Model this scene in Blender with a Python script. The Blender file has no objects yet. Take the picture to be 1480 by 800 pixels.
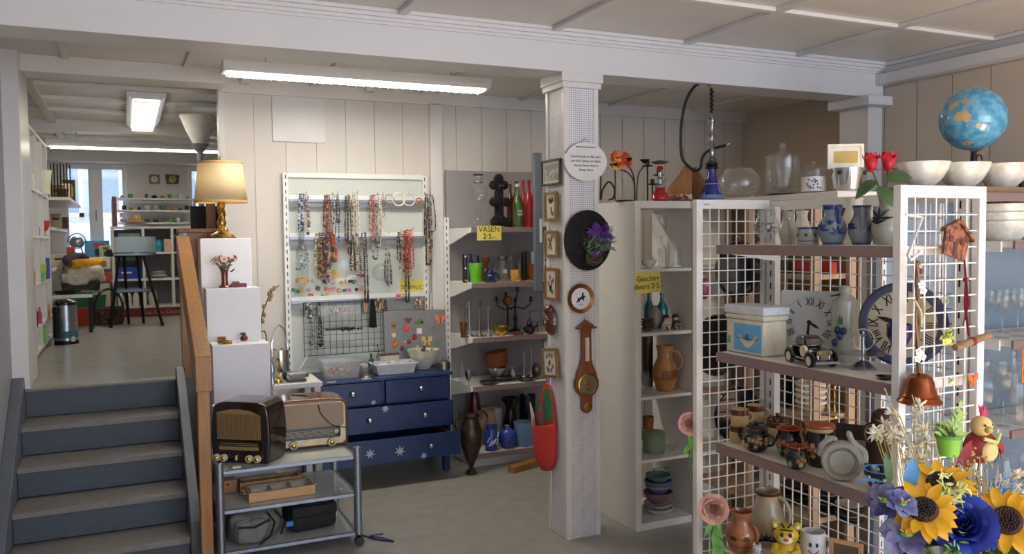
import bpy, math, random
from mathutils import Vector, Matrix
random.seed(7)
PI = math.pi
SC = bpy.context.scene
COL = SC.collection
# ---------------------------------------------------------------- camera (solved from the room's own lines)
FPX, YAW, PITCH, ROLL, CAMH = 1207.0, math.radians(24.78), math.radians(2.73), math.radians(.62), 1.63
CF = Vector((math.sin(YAW)*math.cos(PITCH), math.cos(YAW)*math.cos(PITCH), -math.sin(PITCH)))
_r = Vector((math.cos(YAW), -math.sin(YAW), 0)); _u = _r.cross(CF)
CR = _r*math.cos(ROLL) - _u*math.sin(ROLL); CU = _u*math.cos(ROLL) + _r*math.sin(ROLL)
CC = Vector((0, 0, CAMH))
cam = bpy.data.cameras.new('camera'); co = bpy.data.objects.new('camera', cam); COL.objects.link(co)
co.matrix_world = Matrix((( CR.x, CU.x, -CF.x, 0), (CR.y, CU.y, -CF.y, 0), (CR.z, CU.z, -CF.z, CAMH), (0, 0, 0, 1)))
cam.sensor_width = 36; cam.lens = 36*FPX/1480; cam.clip_start = .05; SC.camera = co

def W(px, py, X=None, Y=None, Z=None):
    "where the line of sight through a photo pixel meets a plane of the room"
    d = CF + CR*((px-740)/FPX) + CU*((400-py)/FPX)
    t = (X-CC.x)/d.x if X is not None else (Y-CC.y)/d.y if Y is not None else (Z-CC.z)/d.z
    return CC + d*t
def PR(p):
    q = Vector(p)-CC; z = q.dot(CF); return 740+FPX*q.dot(CR)/z, 400-FPX*q.dot(CU)/z
def on(px, z, X=None, Y=None):
    "point at height z on the plane X= or Y= seen in photo column px"
    py = 400
    for _ in range(4):
        v = W(px, py, X=X, Y=Y); v.z = z; py = PR(v)[1]
    v = W(px, py, X=X, Y=Y); v.z = z+.0012; return v
def mp(v): return (Vector(v)-CC).dot(CF)/FPX       # metres per photo pixel at v

# ---------------------------------------------------------------- materials
MT = {}
def lin(h):
    h = h.lstrip('#'); o = []
    for i in (0, 2, 4):
        c = int(h[i:i+2], 16)/255; o.append(c/12.92 if c <= .04045 else ((c+.055)/1.055)**2.4)
    return (*o, 1)
def newmat(name):
    m = bpy.data.materials.new(name); m.use_nodes = True; nt = m.node_tree
    return m, nt, nt.nodes['Principled BSDF']
def mat(key, h, rough=.5, metal=0, var=.08, scale=25, bump=0, stretch=None, h2=None, fac=(.4, .6), coat=0, emit=0, spec=.5, detail=3):
    if key in MT: return MT[key]
    m, nt, p = newmat(key); N, L = nt.nodes.new, nt.links.new
    tc = N('ShaderNodeTexCoord'); nz = N('ShaderNodeTexNoise'); nz.inputs['Scale'].default_value = scale; nz.inputs['Detail'].default_value = detail
    if stretch:
        mp_ = N('ShaderNodeMapping'); mp_.inputs['Scale'].default_value = stretch
        L(tc.outputs['Object'], mp_.inputs[0]); L(mp_.outputs[0], nz.inputs['Vector'])
    else: L(tc.outputs['Object'], nz.inputs['Vector'])
    c = lin(h); rp = N('ShaderNodeValToRGB')
    if h2: a, b = c, lin(h2)
    else: a, b = tuple(x*(1-var) for x in c[:3])+(1,), tuple(min(1, x*(1+var)) for x in c[:3])+(1,)
    rp.color_ramp.elements[0].color = a; rp.color_ramp.elements[1].color = b
    rp.color_ramp.elements[0].position, rp.color_ramp.elements[1].position = fac if h2 else (.3, .7)
    L(nz.outputs['Fac'], rp.inputs[0]); L(rp.outputs[0], p.inputs['Base Color'])
    p.inputs['Roughness'].default_value = rough; p.inputs['Metallic'].default_value = metal; p.inputs['Specular IOR Level'].default_value = spec
    if coat: p.inputs['Coat Weight'].default_value = coat; p.inputs['Coat Roughness'].default_value = .08
    if emit: p.inputs['Emission Color'].default_value = c; p.inputs['Emission Strength'].default_value = emit
    if bump:
        bp = N('ShaderNodeBump'); bp.inputs['Strength'].default_value = bump; bp.inputs['Distance'].default_value = .01
        L(nz.outputs['Fac'], bp.inputs['Height']); L(bp.outputs[0], p.inputs['Normal'])
    MT[key] = m; return m
def glass(key, h='ffffff', a=.12, rough=.03, body=.0):
    "thin clear glass: mostly lets light through, with a bright fresnel reflection"
    if key in MT: return MT[key]
    m, nt, p = newmat(key); N, L = nt.nodes.new, nt.links.new
    tr = N('ShaderNodeBsdfTransparent'); tr.inputs[0].default_value = lin(h)
    p.inputs['Base Color'].default_value = lin(h); p.inputs['Roughness'].default_value = rough; p.inputs['Specular IOR Level'].default_value = .8
    lw = N('ShaderNodeLayerWeight'); lw.inputs[0].default_value = .5
    pw = N('ShaderNodeMath'); pw.operation = 'POWER'; pw.inputs[1].default_value = 3.2; L(lw.outputs['Facing'], pw.inputs[0])
    ma = N('ShaderNodeMath'); ma.operation = 'MULTIPLY_ADD'; ma.inputs[1].default_value = .45; ma.inputs[2].default_value = .045; ma.use_clamp = True
    L(pw.outputs[0], ma.inputs[0])
    nz = N('ShaderNodeTexNoise'); nz.inputs['Scale'].default_value = 40
    bp = N('ShaderNodeBump'); bp.inputs['Strength'].default_value = .2; bp.inputs['Distance'].default_value = .003
    L(nz.outputs['Fac'], bp.inputs['Height'])
    gl = N('ShaderNodeBsdfGlossy'); gl.inputs['Color'].default_value = (.9, .9, .9, 1); gl.inputs['Roughness'].default_value = rough; L(bp.outputs[0], gl.inputs['Normal'])
    m1 = N('ShaderNodeMixShader'); m1.inputs[0].default_value = a*.1 if a < .3 else a*.6; L(tr.outputs[0], m1.inputs[1]); L(p.outputs[0], m1.inputs[2])
    mx = N('ShaderNodeMixShader'); L(ma.outputs[0], mx.inputs[0]); L(m1.outputs[0], mx.inputs[1]); L(gl.outputs[0], mx.inputs[2])
    L(mx.outputs[0], nt.nodes['Material Output'].inputs['Surface']); MT[key] = m; return m
def C(h, rough=.5, metal=0, **k):
    return mat('paint_%s_%d_%d' % (h, rough*100, metal*100), h, rough, metal, **k)
def emis(key, h, s):
    if key in MT: return MT[key]
    m, nt, p = newmat(key); p.inputs['Base Color'].default_value = lin(h)
    p.inputs['Emission Color'].default_value = lin(h); p.inputs['Emission Strength'].default_value = s
    MT[key] = m; return m

# ---------------------------------------------------------------- mesh builder
class B:
    def __init__(s, m=None): s.v = []; s.f = []; s.mi = []; s.mats = []; s.c = 0; s.M = Matrix(); (m and s.use(m))
    def use(s, m):
        if isinstance(m, str): m = MT[m] if m in MT else C(m)
        if m not in s.mats: s.mats.append(m)
        s.c = s.mats.index(m); return s
    def at(s, x=0, y=0, z=0, rz=0, rx=0, ry=0, sc=1):
        s.M = Matrix.Translation((x, y, z)) @ Matrix.Rotation(rz, 4, 'Z') @ Matrix.Rotation(ry, 4, 'Y') @ Matrix.Rotation(rx, 4, 'X') @ Matrix.Scale(sc, 4); return s
    def add(s, V, Fs):
        n = len(s.v); s.v += [s.M @ Vector(v) for v in V]
        s.f += [tuple(i+n for i in f) for f in Fs]; s.mi += [s.c]*len(Fs); return s
    def box(s, x0, x1, y0, y1, z0, z1):
        return s.add([(x0,y0,z0),(x1,y0,z0),(x1,y1,z0),(x0,y1,z0),(x0,y0,z1),(x1,y0,z1),(x1,y1,z1),(x0,y1,z1)],
                     [(0,3,2,1),(4,5,6,7),(0,1,5,4),(1,2,6,5),(2,3,7,6),(3,0,4,7)])
    def frame(s, x0, x1, z0, z1, y0, y1, w, wt=None, wb=None):
        "four bars of an upright frame, uprights full height"
        wt = w if wt is None else wt; wb = wt if wb is None else wb
        s.box(x0, x0+w, y0, y1, z0, z1).box(x1-w, x1, y0, y1, z0, z1)
        return s.box(x0+w, x1-w, y0, y1, z1-wt, z1).box(x0+w, x1-w, y0, y1, z0, z0+wb)
    def cb(s, x, y, z, sx, sy, sz): return s.box(x-sx/2, x+sx/2, y-sy/2, y+sy/2, z-sz/2, z+sz/2)
    def lathe(s, prof, seg=20, x=0, y=0, z=0, k=1, kz=None, fl=0, fn=0, ell=1):
        "profile [(r,z)] turned about a vertical axis; fl/fn: fluting depth and count"
        kz = k if kz is None else kz; V = []; Fs = []; rings = []
        for r, h in prof:
            if r <= 1e-6: rings.append([len(V)]); V.append((x, y, z+h*kz))
            else:
                ids = []
                for i in range(seg):
                    a = 2*PI*i/seg; rr = r*k*(1+(fl*math.cos(fn*a) if fl else 0)); ids.append(len(V)); V.append((x+rr*math.cos(a), y+ell*rr*math.sin(a), z+h*kz))
                rings.append(ids)
        for a, b in zip(rings, rings[1:]):
            if len(a) == 1 and len(b) == 1: continue
            for i in range(seg):
                j = (i+1) % seg
                if len(a) == 1: Fs.append((a[0], b[j], b[i]))
                elif len(b) == 1: Fs.append((a[i], a[j], b[0]))
                else: Fs.append((a[i], a[j], b[j], b[i]))
        return s.add(V, Fs)
    def cyl(s, r, z0, z1, x=0, y=0, seg=16, r2=None): return s.lathe([(0, z0), (r, z0), (r if r2 is None else r2, z1), (0, z1)], seg, x, y)
    def sph(s, x, y, z, r, u=12, v=8, sz=None, sy=None, a0=-PI/2, a1=PI/2):
        sz = sz or r; pr = []
        for i in range(v+1):
            a = a0+(a1-a0)*i/v; pr.append((max(0, r*math.cos(a)) if 0 < i < v else r*math.cos(a) if abs(math.cos(a)) > 1e-5 else 0, sz*math.sin(a)))
        return s.lathe(pr, u, x, y, z, 1, ell=(sy or r)/r)
    def tube(s, pts, r, seg=8, closed=False, flat=1):
        P = [Vector(p) for p in pts]; n = len(P); V = []; Fs = []
        R = r if isinstance(r, (list, tuple)) else [r]*n
        T = [((P[(i+1) % n]-P[i-1]) if closed else (P[min(i+1, n-1)]-P[max(i-1, 0)])).normalized() for i in range(n)]
        up = Vector((0, 0, 1)) if abs(T[0].z) < .9 else Vector((1, 0, 0)); nn = T[0].cross(up).normalized()
        for i in range(n):
            nn = (nn - T[i]*nn.dot(T[i])); nn = nn.normalized() if nn.length > 1e-6 else T[i].orthogonal().normalized(); bb = T[i].cross(nn)
            for j in range(seg):
                a = 2*PI*j/seg; V.append(P[i] + (nn*math.cos(a) + bb*math.sin(a)*flat)*R[i])
        for i in range(n if closed else n-1):
            k = (i+1) % n
            for j in range(seg): Fs.append((i*seg+j, i*seg+(j+1) % seg, k*seg+(j+1) % seg, k*seg+j))
        if not closed: Fs += [tuple(range(seg))[::-1], tuple((n-1)*seg+j for j in range(seg))]
        return s.add(V, Fs)
    def rod(s, a, b, r, seg=8): return s.tube([a, b], r, seg)
    def prism(s, out, y0, y1):
        "outline [(x,z)] pushed from y0 to y1"
        n = len(out); V = [(x, y0, z) for x, z in out]+[(x, y1, z) for x, z in out]
        return s.add(V, [tuple(range(n)), tuple(range(2*n-1, n-1, -1))]+[(i, i+n, (i+1) % n+n, (i+1) % n) for i in range(n)])
    def leaf(s, base, d, up, ln, w, curl=.2, n=5, fold=.15):
        "one leaf or petal blade from base along d"
        d = Vector(d).normalized(); up = Vector(up); sd = d.cross(up).normalized(); up = sd.cross(d).normalized(); V = []; Fs = []
        for i in range(n+1):
            t = i/n; ww = w*math.sin(PI*min(1, t*.93+.07))**.8; c = Vector(base)+d*ln*t - up*curl*ln*t*t
            V += [c+sd*ww/2+up*fold*ww, c, c-sd*ww/2+up*fold*ww]
        for i in range(n):
            a = i*3; Fs += [(a, a+1, a+4, a+3), (a+1, a+2, a+5, a+4)]
        return s.add(V, Fs)
    def mesh(s, name, ang=38):
        me = bpy.data.meshes.new(name); me.from_pydata(s.v, [], s.f); me.update()
        for m in s.mats or [C('888888')]: me.materials.append(m)
        me.polygons.foreach_set('material_index', s.mi); me.polygons.foreach_set('use_smooth', [True]*len(me.polygons))
        try: me.set_sharp_from_angle(angle=math.radians(ang))
        except Exception: pass
        return me
    def ob(s, name, parent=None, loc=(0,0,0), rz=0, bevel=0, solid=0, label=None, cat=None, group=None, kind=None, seg=2, sub=0, ang=38):
        o = bpy.data.objects.new(name, s.mesh(name, ang)); COL.objects.link(o)
        if parent is not None: o.parent = parent
        o.location = loc; o.rotation_euler[2] = rz
        if solid: m = o.modifiers.new('thickness', 'SOLIDIFY'); m.thickness = solid; m.offset = 0
        if bevel: m = o.modifiers.new('bevel', 'BEVEL'); m.width = bevel; m.segments = seg; m.limit_method = 'ANGLE'; m.angle_limit = math.radians(40)
        if sub: m = o.modifiers.new('smooth', 'SUBSURF'); m.levels = m.render_levels = sub
        return tag(o, label, cat, group, kind)
def tag(o, label=None, cat=None, group=None, kind=None):
    if label: o['label'] = label
    if cat: o['category'] = cat
    if group: o['group'] = group
    if kind: o['kind'] = kind
    return o
def T(name, label, cat, loc=(0,0,0), rz=0, group=None, rx=0, ry=0):
    o = bpy.data.objects.new(name, None); COL.objects.link(o); o.empty_display_size = .05
    o.location = loc; o.rotation_euler = (rx, ry, rz); return tag(o, label, cat, group)
def dup(o, loc, rz=None, label=None, group=None, sc=None, parent=None):
    c = o.copy(); COL.objects.link(c)
    if parent is None:
        c.location = loc
        if rz is not None: c.rotation_euler[2] = rz
        if sc: c.scale = (sc,)*3 if not isinstance(sc, tuple) else sc
        tag(c, label, None, group)
    else: c.parent = parent
    for ch in list(o.children): dup(ch, None, parent=c)
    return c
def S(b, name, **k): return b.ob(name, kind='structure', **k)
def lettering(txt, size, m, parent, loc, rot=(PI/2, 0, 0), name='lettering', align='CENTER', ext=.0006, space=1, sx=1, shear=0, bold=0):
    cu = bpy.data.curves.new(name, 'FONT'); cu.body = txt; cu.size = size; cu.align_x = align; cu.align_y = 'CENTER'; cu.extrude = ext; cu.space_line = space; cu.shear = shear; cu.offset = bold*size
    o = bpy.data.objects.new(name, cu); COL.objects.link(o)
    me = bpy.data.meshes.new_from_object(o.evaluated_get(bpy.context.evaluated_depsgraph_get())); bpy.data.objects.remove(o)
    me.name = name; me.materials.clear(); me.materials.append(m); o = bpy.data.objects.new(name, me); COL.objects.link(o)
    o.parent = parent; o.location = loc; o.rotation_euler = rot; o.scale = (sx, 1, 1); return o
def arc(cx, cy, r, a0, a1, n=12, ry=None):
    return [(cx+r*math.cos(math.radians(a0+(a1-a0)*i/n)), cy+(ry or r)*math.sin(math.radians(a0+(a1-a0)*i/n))) for i in range(n+1)]
def rrect(w, h, r, n=4, cx=0, cz=0):
    o = []
    for sx, sz, a in ((1,1,0),(-1,1,90),(-1,-1,180),(1,-1,270)): o += arc(cx+sx*(w/2-r), cz+sz*(h/2-r), r, a, a+90, n)
    return o
def spline(pts, n=6):
    P = [Vector(p) for p in pts]; P = [P[0]*2-P[1]]+P+[P[-1]*2-P[-2]]; o = []
    for i in range(1, len(P)-2):
        a, b, c, d = P[i-1:i+3]
        for k in range(n):
            t = k/n; o.append(.5*((2*b)+(c-a)*t+(2*a-5*b+4*c-d)*t*t+(3*b-a-3*c+d)*t**3))
    return o+[P[-2]]
# ================================================================ setting materials
mat('wall_paint', 'd3cdc4', .45, var=.03, scale=3)
mat('white_gloss', 'd9d6d2', .3, var=.03, scale=4)
mat('ceiling_paint', 'd8d3cd', .4, var=.03, scale=3)
mat('beam_paint', 'd9d7d6', .38, var=.02, scale=4)
mat('grey_wall', '92949a', .5, var=.04, scale=3)
mat('floor_lino', '9a9892', .25, var=.07, scale=9, bump=.02)
mat('stair_tread', '7d7872', .4, var=.1, scale=30)
mat('stair_riser', '474f58', .45, var=.1, scale=20)
mat('stringer', '5d646d', .4, var=.06)
mat('oak', '9e6f3e', .4, var=.22, scale=6, stretch=(12, 12, .8))
mat('oak_dark', '8a5c34', .45, var=.2, scale=6, stretch=(12, 12, .8))
mat('white_metal', 'e4e4e2', .35, var=.02)
mat('white_board', 'dcdad4', .4, var=.03, scale=6)
mat('grey_metal', '8d9196', .35, .3, var=.04)
mat('chrome', 'd5d6d8', .12, 1, var=.03)
mat('silver', 'aeb3ba', .28, 1, var=.05)
mat('pewter', '8d8a86', .32, 1, var=.12)
mat('brass', 'c09a4c', .25, 1, var=.15)
mat('copper', 'a8623a', .28, 1, var=.2, scale=12)
mat('iron', '1d1c1d', .5, .3)
mat('black_gloss', '111114', .15, coat=.4)
mat('cream', 'e6dfc9', .45)
mat('mauve_edge', '8a7573', .5, var=.05)
mat('label_yellow', 'e6d767', .6, var=.04)
mat('ink', '17171a', .6)
glass('glass_clear'); glass('glass_crystal', 'f6f8f8', .2); glass('glass_shelf', 'cfe0da', .3)
glass('glass_blue', '3f6fd0', .3); glass('glass_green', '76c840', .35); glass('plastic_clear', 'eef0f0', .3, .25)
glass('glass_window', 'ffffff', .04)
def pegmat():
    m, nt, p = newmat('pegboard'); N, L = nt.nodes.new, nt.links.new; MT['pegboard'] = m
    tc = N('ShaderNodeTexCoord'); sp = N('ShaderNodeSeparateXYZ'); L(tc.outputs['Object'], sp.inputs[0])
    ad = N('ShaderNodeMath'); ad.operation = 'ADD'; L(sp.outputs[0], ad.inputs[0]); L(sp.outputs[1], ad.inputs[1])
    ds = []
    for src in (ad.outputs[0], sp.outputs[2]):
        a = N('ShaderNodeMath'); a.operation = 'MULTIPLY'; a.inputs[1].default_value = 1/.0115; L(src, a.inputs[0])
        f = N('ShaderNodeMath'); f.operation = 'FRACT'; L(a.outputs[0], f.inputs[0])
        g = N('ShaderNodeMath'); g.operation = 'SUBTRACT'; g.inputs[1].default_value = .5; L(f.outputs[0], g.inputs[0])
        h = N('ShaderNodeMath'); h.operation = 'POWER'; h.inputs[1].default_value = 2; L(g.outputs[0], h.inputs[0]); ds.append(h)
    q = N('ShaderNodeMath'); q.operation = 'ADD'; L(ds[0].outputs[0], q.inputs[0]); L(ds[1].outputs[0], q.inputs[1])
    c = N('ShaderNodeMath'); c.operation = 'LESS_THAN'; c.inputs[1].default_value = .055; L(q.outputs[0], c.inputs[0])
    mx = N('ShaderNodeMix'); mx.data_type = 'RGBA'; mx.inputs[6].default_value = lin('dcdbdc'); mx.inputs[7].default_value = lin('6e6a70')
    L(c.outputs[0], mx.inputs[0]); L(mx.outputs[2], p.inputs['Base Color']); p.inputs['Roughness'].default_value = .45
pegmat()

# ================================================================ room shell
ZC = 2.70
def boards(b, x0, x1, y, z0, z1, step=.205, gap=.006, th=.008, axis='x'):
    n = max(1, round((x1-x0)/step)); w = (x1-x0)/n
    for i in range(n):
        a, c = x0+i*w+gap/2, x0+(i+1)*w-gap/2
        if axis == 'x': b.box(a, c, y-th, y, z0, z1)
        else: b.box(y-th, y, a, c, z0, z1)
S(B('floor_lino').box(-.75, 5.1, -2.75, 6.0, -.06, 0), 'floor')
S(B('floor_lino').box(-1.1, .36, 5.44, 5.62, 0, .8).box(-1.1, .585, 5.62, 6.0, 0, .8).box(-1.1, 2.6, 6.0, 10.8, .6, .8), 'floor_upper')
S(B('ceiling_paint').box(-1.1, 5.1, -2.6, 10.8, ZC, ZC+.08), 'ceiling')
S(B('wall_paint').box(-9, 9, -2.7, 10.8, ZC+.085, 9), 'sun_blocker_slab')  # unseen oversized slab, added to keep the sun off the facade across the street
S(B('grey_wall').box(-.75, -.6, -2.6, 5.4, 0, ZC), 'wall_left')
S(B('white_gloss').box(-1.05, -.515, 5.4, 5.88, .8, ZC), 'trim_1', bevel=.006)
S(B('wall_paint').box(-1.1, -.95, 5.88, 10.8, .8, ZC), 'wall_left_upper')
b = B('wall_paint').box(.6, 5.1, 5.905, 6.0, 0, ZC); boards(b, .6, 4.99, 5.905, 0, 2.63)
b.use('white_gloss').box(.6, 5.0, 5.86, 5.905, 2.61, ZC).box(.585, .62, 5.885, 6.0, 0, ZC)
S(b, 'wall_back')
S(B('white_gloss').box(2.055, 2.15, 5.86, 5.9, 0, 2.62), 'trim_2', bevel=.004)
S(B('white_gloss').box(.93, 1.29, 5.883, 5.899, 2.30, 2.63), 'trim_3', bevel=.003)       # flush hatch in the boarding
S(B('wall_paint').box(2.5, 2.6, 6.0, 10.8, .8, ZC), 'wall_right_upper')
mat('wall_beige', 'c6b9a8', .45, var=.03, scale=3)
b = B('wall_beige').box(4.41, 4.55, -2.6, 4.1, 0, ZC); boards(b, -2.6, 4.1, 4.41, 0, 2.55, .24, axis='y')
S(b, 'wall_right')
S(B('beam_paint').box(4.33, 4.41, -2.6, 3.87, 2.56, 2.63).box(4.38, 4.41, -2.6, 3.87, 2.63, ZC).box(4.355, 4.41, -2.6, 3.87, 2.675, ZC), 'trim_4', bevel=.004)
b = B('wall_beige').box(5.0, 5.1, 4.1, 5.905, 0, ZC).box(4.41, 5.1, 4.0, 4.1, 0, ZC)
S(b, 'wall_alcove')
S(B('white_gloss').box(4.285, 4.41, 3.88, 4.12, 0, 2.43).use('beam_paint').box(4.20, 4.42, 3.80, 4.14, 2.43, 2.488), 'trim_5', bevel=.006)
# main beam with stepped moulding under the ceiling
b = B('beam_paint').box(-.6, 4.40, 3.87, 4.10, 2.488, ZC)
for i, (d, z) in enumerate(((.055, 2.682), (.038, 2.664), (.022, 2.648), (.010, 2.634))): b.box(-.6, 4.40, 3.87-d, 3.88, z, ZC-.0005*i)
S(b, 'trim_6', bevel=.002)
b = B('beam_paint')                                               # battens on the panelled ceiling
for x in (-.41, .40, 1.212, 2.025, 2.839, 3.644): b.box(x-.022, x+.022, -2.6, 3.83, ZC-.022, ZC)
for y in (3.12, 1.5, -.1, -1.7): b.box(-.6, 4.4, y-.022, y+.022, ZC-.020, ZC)
S(b, 'trim_7', bevel=.003)
b = B('ceiling_paint')
for x in (-.28, .37, 1.2, 2.0, 2.8, 3.6, 4.4): b.box(x-.02, x+.02, 4.1, 5.86, ZC-.02, ZC)
b.box(-.6, 5.0, 4.1, 4.16, ZC-.03, ZC)
S(b, 'trim_8', bevel=.003)
S(B('ceiling_paint').box(-.6, .6, 5.5, 5.72, 2.60, ZC), 'trim_9', bevel=.004)              # lintel above the steps
b = B('ceiling_paint')
for y, h in ((6.4, .03), (7.0, .03), (7.6, .03), (8.35, .10), (8.9, .03), (9.5, .03), (10.1, .03)): b.box(-.95, 2.5, y-.03, y+.03, ZC-h, ZC)
for x in (-.55, .75, 1.6): b.box(x-.03, x+.03, 5.8, 10.6, ZC-.035, ZC)
b.box(-.95, 2.5, 10.42, 10.6, 2.52, ZC)
S(b, 'trim_10', bevel=.003)
# front of the shop, behind the camera: piers and sill of a wide shop window
S(B('wall_paint').box(-.75, 5.1, -2.75, -2.6, 0, .55).box(-.75, 5.1, -2.75, -2.6, 2.45, ZC).box(-.75, -.3, -2.75, -2.6, .55, 2.45).box(4.2, 5.1, -2.75, -2.6, .55, 2.45).box(1.9, 2.0, -2.75, -2.6, .55, 2.45), 'wall_front')
# far wall of the upper room with two windows
wy = 10.6
wl, wr = W(90, 300, Y=wy).x, W(186, 300, Y=wy).x; wt, wb = W(130, 236, Y=wy).z, W(130, 372, Y=wy).z
w2l, w2r = W(271, 300, Y=wy).x, W(271, 300, Y=wy).x+.8
S(B('wall_paint').box(-1.1, wl, wy, wy+.2, .8, ZC).box(wr, w2l, wy, wy+.2, .8, ZC).box(w2r, 2.6, wy, wy+.2, .8, ZC)
  .box(wl, wr, wy, wy+.2, .8, wb).box(wl, wr, wy, wy+.2, wt, ZC).box(w2l, w2r, wy, wy+.2, .8, wb).box(w2l, w2r, wy, wy+.2, wt, ZC), 'wall_far')
def window(n, x0, x1):
    t = B('white_gloss'); m = (x0+x1)/2; y = wy+.05
    t.frame(x0, x1, wb, wt, y, y+.07, .06).box(m-.07, m+.07, y-.02, y+.069, wb+.06, wt-.06)
    w = S(t, 'window_%d' % n, bevel=.004)
    B('glass_window').box(x0+.05, x1-.05, y+.03, y+.036, wb+.05, wt-.05).ob('pane', w)
    B('white_gloss').box(x0-.05, x1+.05, wy-.16, wy+.02, wb-.04, wb).ob('window_sill', w)
    B('chrome').rod((m, y-.03, wb+.42), (m, y-.03, wb+.54), .009).ob('window_handle', w)
window(1, wl, wr); window(2, w2l, w2r)
# the house across the street
mat('facade', 'e0e8f0', .8); mat('facade_glass', '9fb3c8', .3); mat('facade_trim', 'f0f3f7', .6)
hb = T('street_building', 'pale building across the street seen through the far window', 'building', (0, 16, 0))
B('facade').box(-5, 6, 0, .3, -1, 7).use('facade_trim').box(-5, 6, -.12, 0, 1.75, 1.95).ob('wall', hb)
for i in range(9):
    x = -4+i*.62
    w = B('facade_trim').box(x-.27, x-.20, -.05, 0, 2.05, 3.5).box(x+.20, x+.27, -.05, 0, 2.05, 3.5).box(x-.27, x+.27, -.05, 0, 3.42, 3.5).box(x-.27, x+.27, -.05, 0, 2.05, 2.12).ob('window', hb)
    B('facade_glass').box(x-.2, x+.2, -.02, 0, 2.12, 3.42).ob('pane', w)

# ================================================================ steps up to the back room
b = B('stair_riser'); t = .25
for i in range(5):
    y1 = 5.4-t*i; z = .8-.16*i
    b.use('stair_riser').box(-.54, .25, y1, 5.44, z-.16, z-.028 if i else z-.01)
    if i: b.use('stair_tread').box(-.54, .25, y1-.025, y1+t, z-.03, z)
    else: b.use('stair_tread').box(-.54, .30, y1-.02, 5.5, z-.012, z+.002)
S(b, 'trim_11', bevel=.004)
def slope(x0, x1, up=.085):
    out = [(4.36, 0), (4.36, .17+up), (5.36, .8+up), (5.42, .8+up), (5.42, 0)]
    b = B('stringer'); n = len(out); V = [(x0, y, z) for y, z in out]+[(x1, y, z) for y, z in out]
    return b.add(V, [tuple(range(n))[::-1], tuple(range(n, 2*n))]+[(i, (i+1) % n, (i+1) % n+n, i+n) for i in range(n)])
S(slope(-.6, -.54, .07), 'trim_12', bevel=.004); S(slope(.25, .30, .07), 'trim_13', bevel=.004)
# sloping oak handrail on two posts
hr = T('stair_handrail', 'oak board handrail sloping up along the right side of the grey steps', 'handrail', (.315, 4.30, 0))
def ramp(b, x0, x1, y0, z0, y1, z1, th):
    return b.add([(x0,y0,z0-th),(x1,y0,z0-th),(x1,y1,z1-th),(x0,y1,z1-th),(x0,y0,z0),(x1,y0,z0),(x1,y1,z1),(x0,y1,z1)],
                 [(0,3,2,1),(4,5,6,7),(0,1,5,4),(1,2,6,5),(2,3,7,6),(3,0,4,7)])
ramp(B('oak'), -.035, .04, -.1, 1.08, 1.18, 1.66, .17).ob('rail_board', hr, bevel=.004)
B('oak').box(-.025, .03, -.06, .02, 0, 1.0).ob('post', hr, bevel=.003)
B('oak').box(-.025, .03, 1.08, 1.16, .8, 1.55).ob('post', hr, bevel=.003)

# ================================================================ pegboard pillar
cx0, cx1, cy0, cy1 = 2.102, 2.312, 3.885, 4.095
b = B('pegboard').box(cx0+.006, cx1-.006, cy0+.006, cy1-.006, 0, 2.488)
b.use('white_gloss')
for x, y in ((cx0, cy0), (cx1-.028, cy0), (cx0, cy1-.028), (cx1-.028, cy1-.028)): b.box(x, x+.028, y, y+.028, 0, 2.488)
b.box(cx0-.02, cx1+.02, cy0-.02, cy1+.02, 2.44, 2.489).box(cx0-.012, cx1+.012, cy0-.012, cy1+.012, 2.41, 2.44)
S(b, 'trim_14', bevel=.002)
# ================================================================ cube bookcases
BZ = [.04+.352*i for i in range(5)]           # cube floors
def bookcase(x, label):
    t = T('cube_bookcase', label, 'bookcase', (x, 3.831, 0))
    W_, D, H = .77, .39, 1.82
    B('white_board').box(0, .038, 0, D, 0, H).ob('side_panel', t, bevel=.002)
    B('white_board').box(W_-.038, W_, 0, D, 0, H).ob('side_panel', t, bevel=.002)
    B('white_board').box(.038, W_-.038, 0, D, H-.04, H).ob('top_panel', t, bevel=.002)
    B('white_board').box(.038, W_-.038, 0, D, 0, .04).ob('bottom_panel', t, bevel=.002)
    B('white_board').box(W_/2-.009, W_/2+.009, .002, D, .04, H-.04).ob('divider', t)
    for c in range(2):
        for z in BZ[1:]:
            x0 = .038 if c == 0 else W_/2+.009
            B('white_board').box(x0, x0+.338, .003, D, z-.017, z).ob('shelf', t)
    return t
bookcase(2.505, 'tall white cube bookcase just right of the pegboard pillar')

# ================================================================ wire grid rack
RX, RXB, RY0, RY1, RH = 2.12, 2.505, 1.81, 2.80, 1.775
RZ = [1.590, 1.163, .795, .365]
def grid(b, x0, x1, z0, z1, nx, nz, y, r=.0021):
    for i in range(1, nx): x = x0+(x1-x0)*i/nx; b.box(x-r, x+r, y-r, y+r, z0, z1)
    for i in range(1, nz): z = z0+(z1-z0)*i/nz; b.box(x0, x1, y-2*r, y, z-r, z+r)
    return b
rk = T('grid_display_rack', 'white wire grid rack of crockery shelves standing at the right foreground', 'display rack', (RX, RY0, 0))
rw, rl = RXB-RX, RY1-RY0
def endpanel(y, name):
    f = B('white_metal').frame(0, rw, .06, RH, y-.014, y+.014, .031, .038, .04)
    f = f.ob('end_panel', rk, bevel=.002)
    grid(B('white_metal'), .03, rw-.03, .1, RH-.038, 7, 32, y).ob('wire_grid', f)
    return f
endpanel(0, 'n'); fp = endpanel(rl, 'f')
lb = B('d9dde6').box(.008, .085, rl-.0155, rl-.014, RH-.028, RH-.008).ob('maker_label', fp)
lettering('jegen', .014, C('5a6478'), lb, (.05, rl-.0157, RH-.018), ext=.0002)
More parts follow.
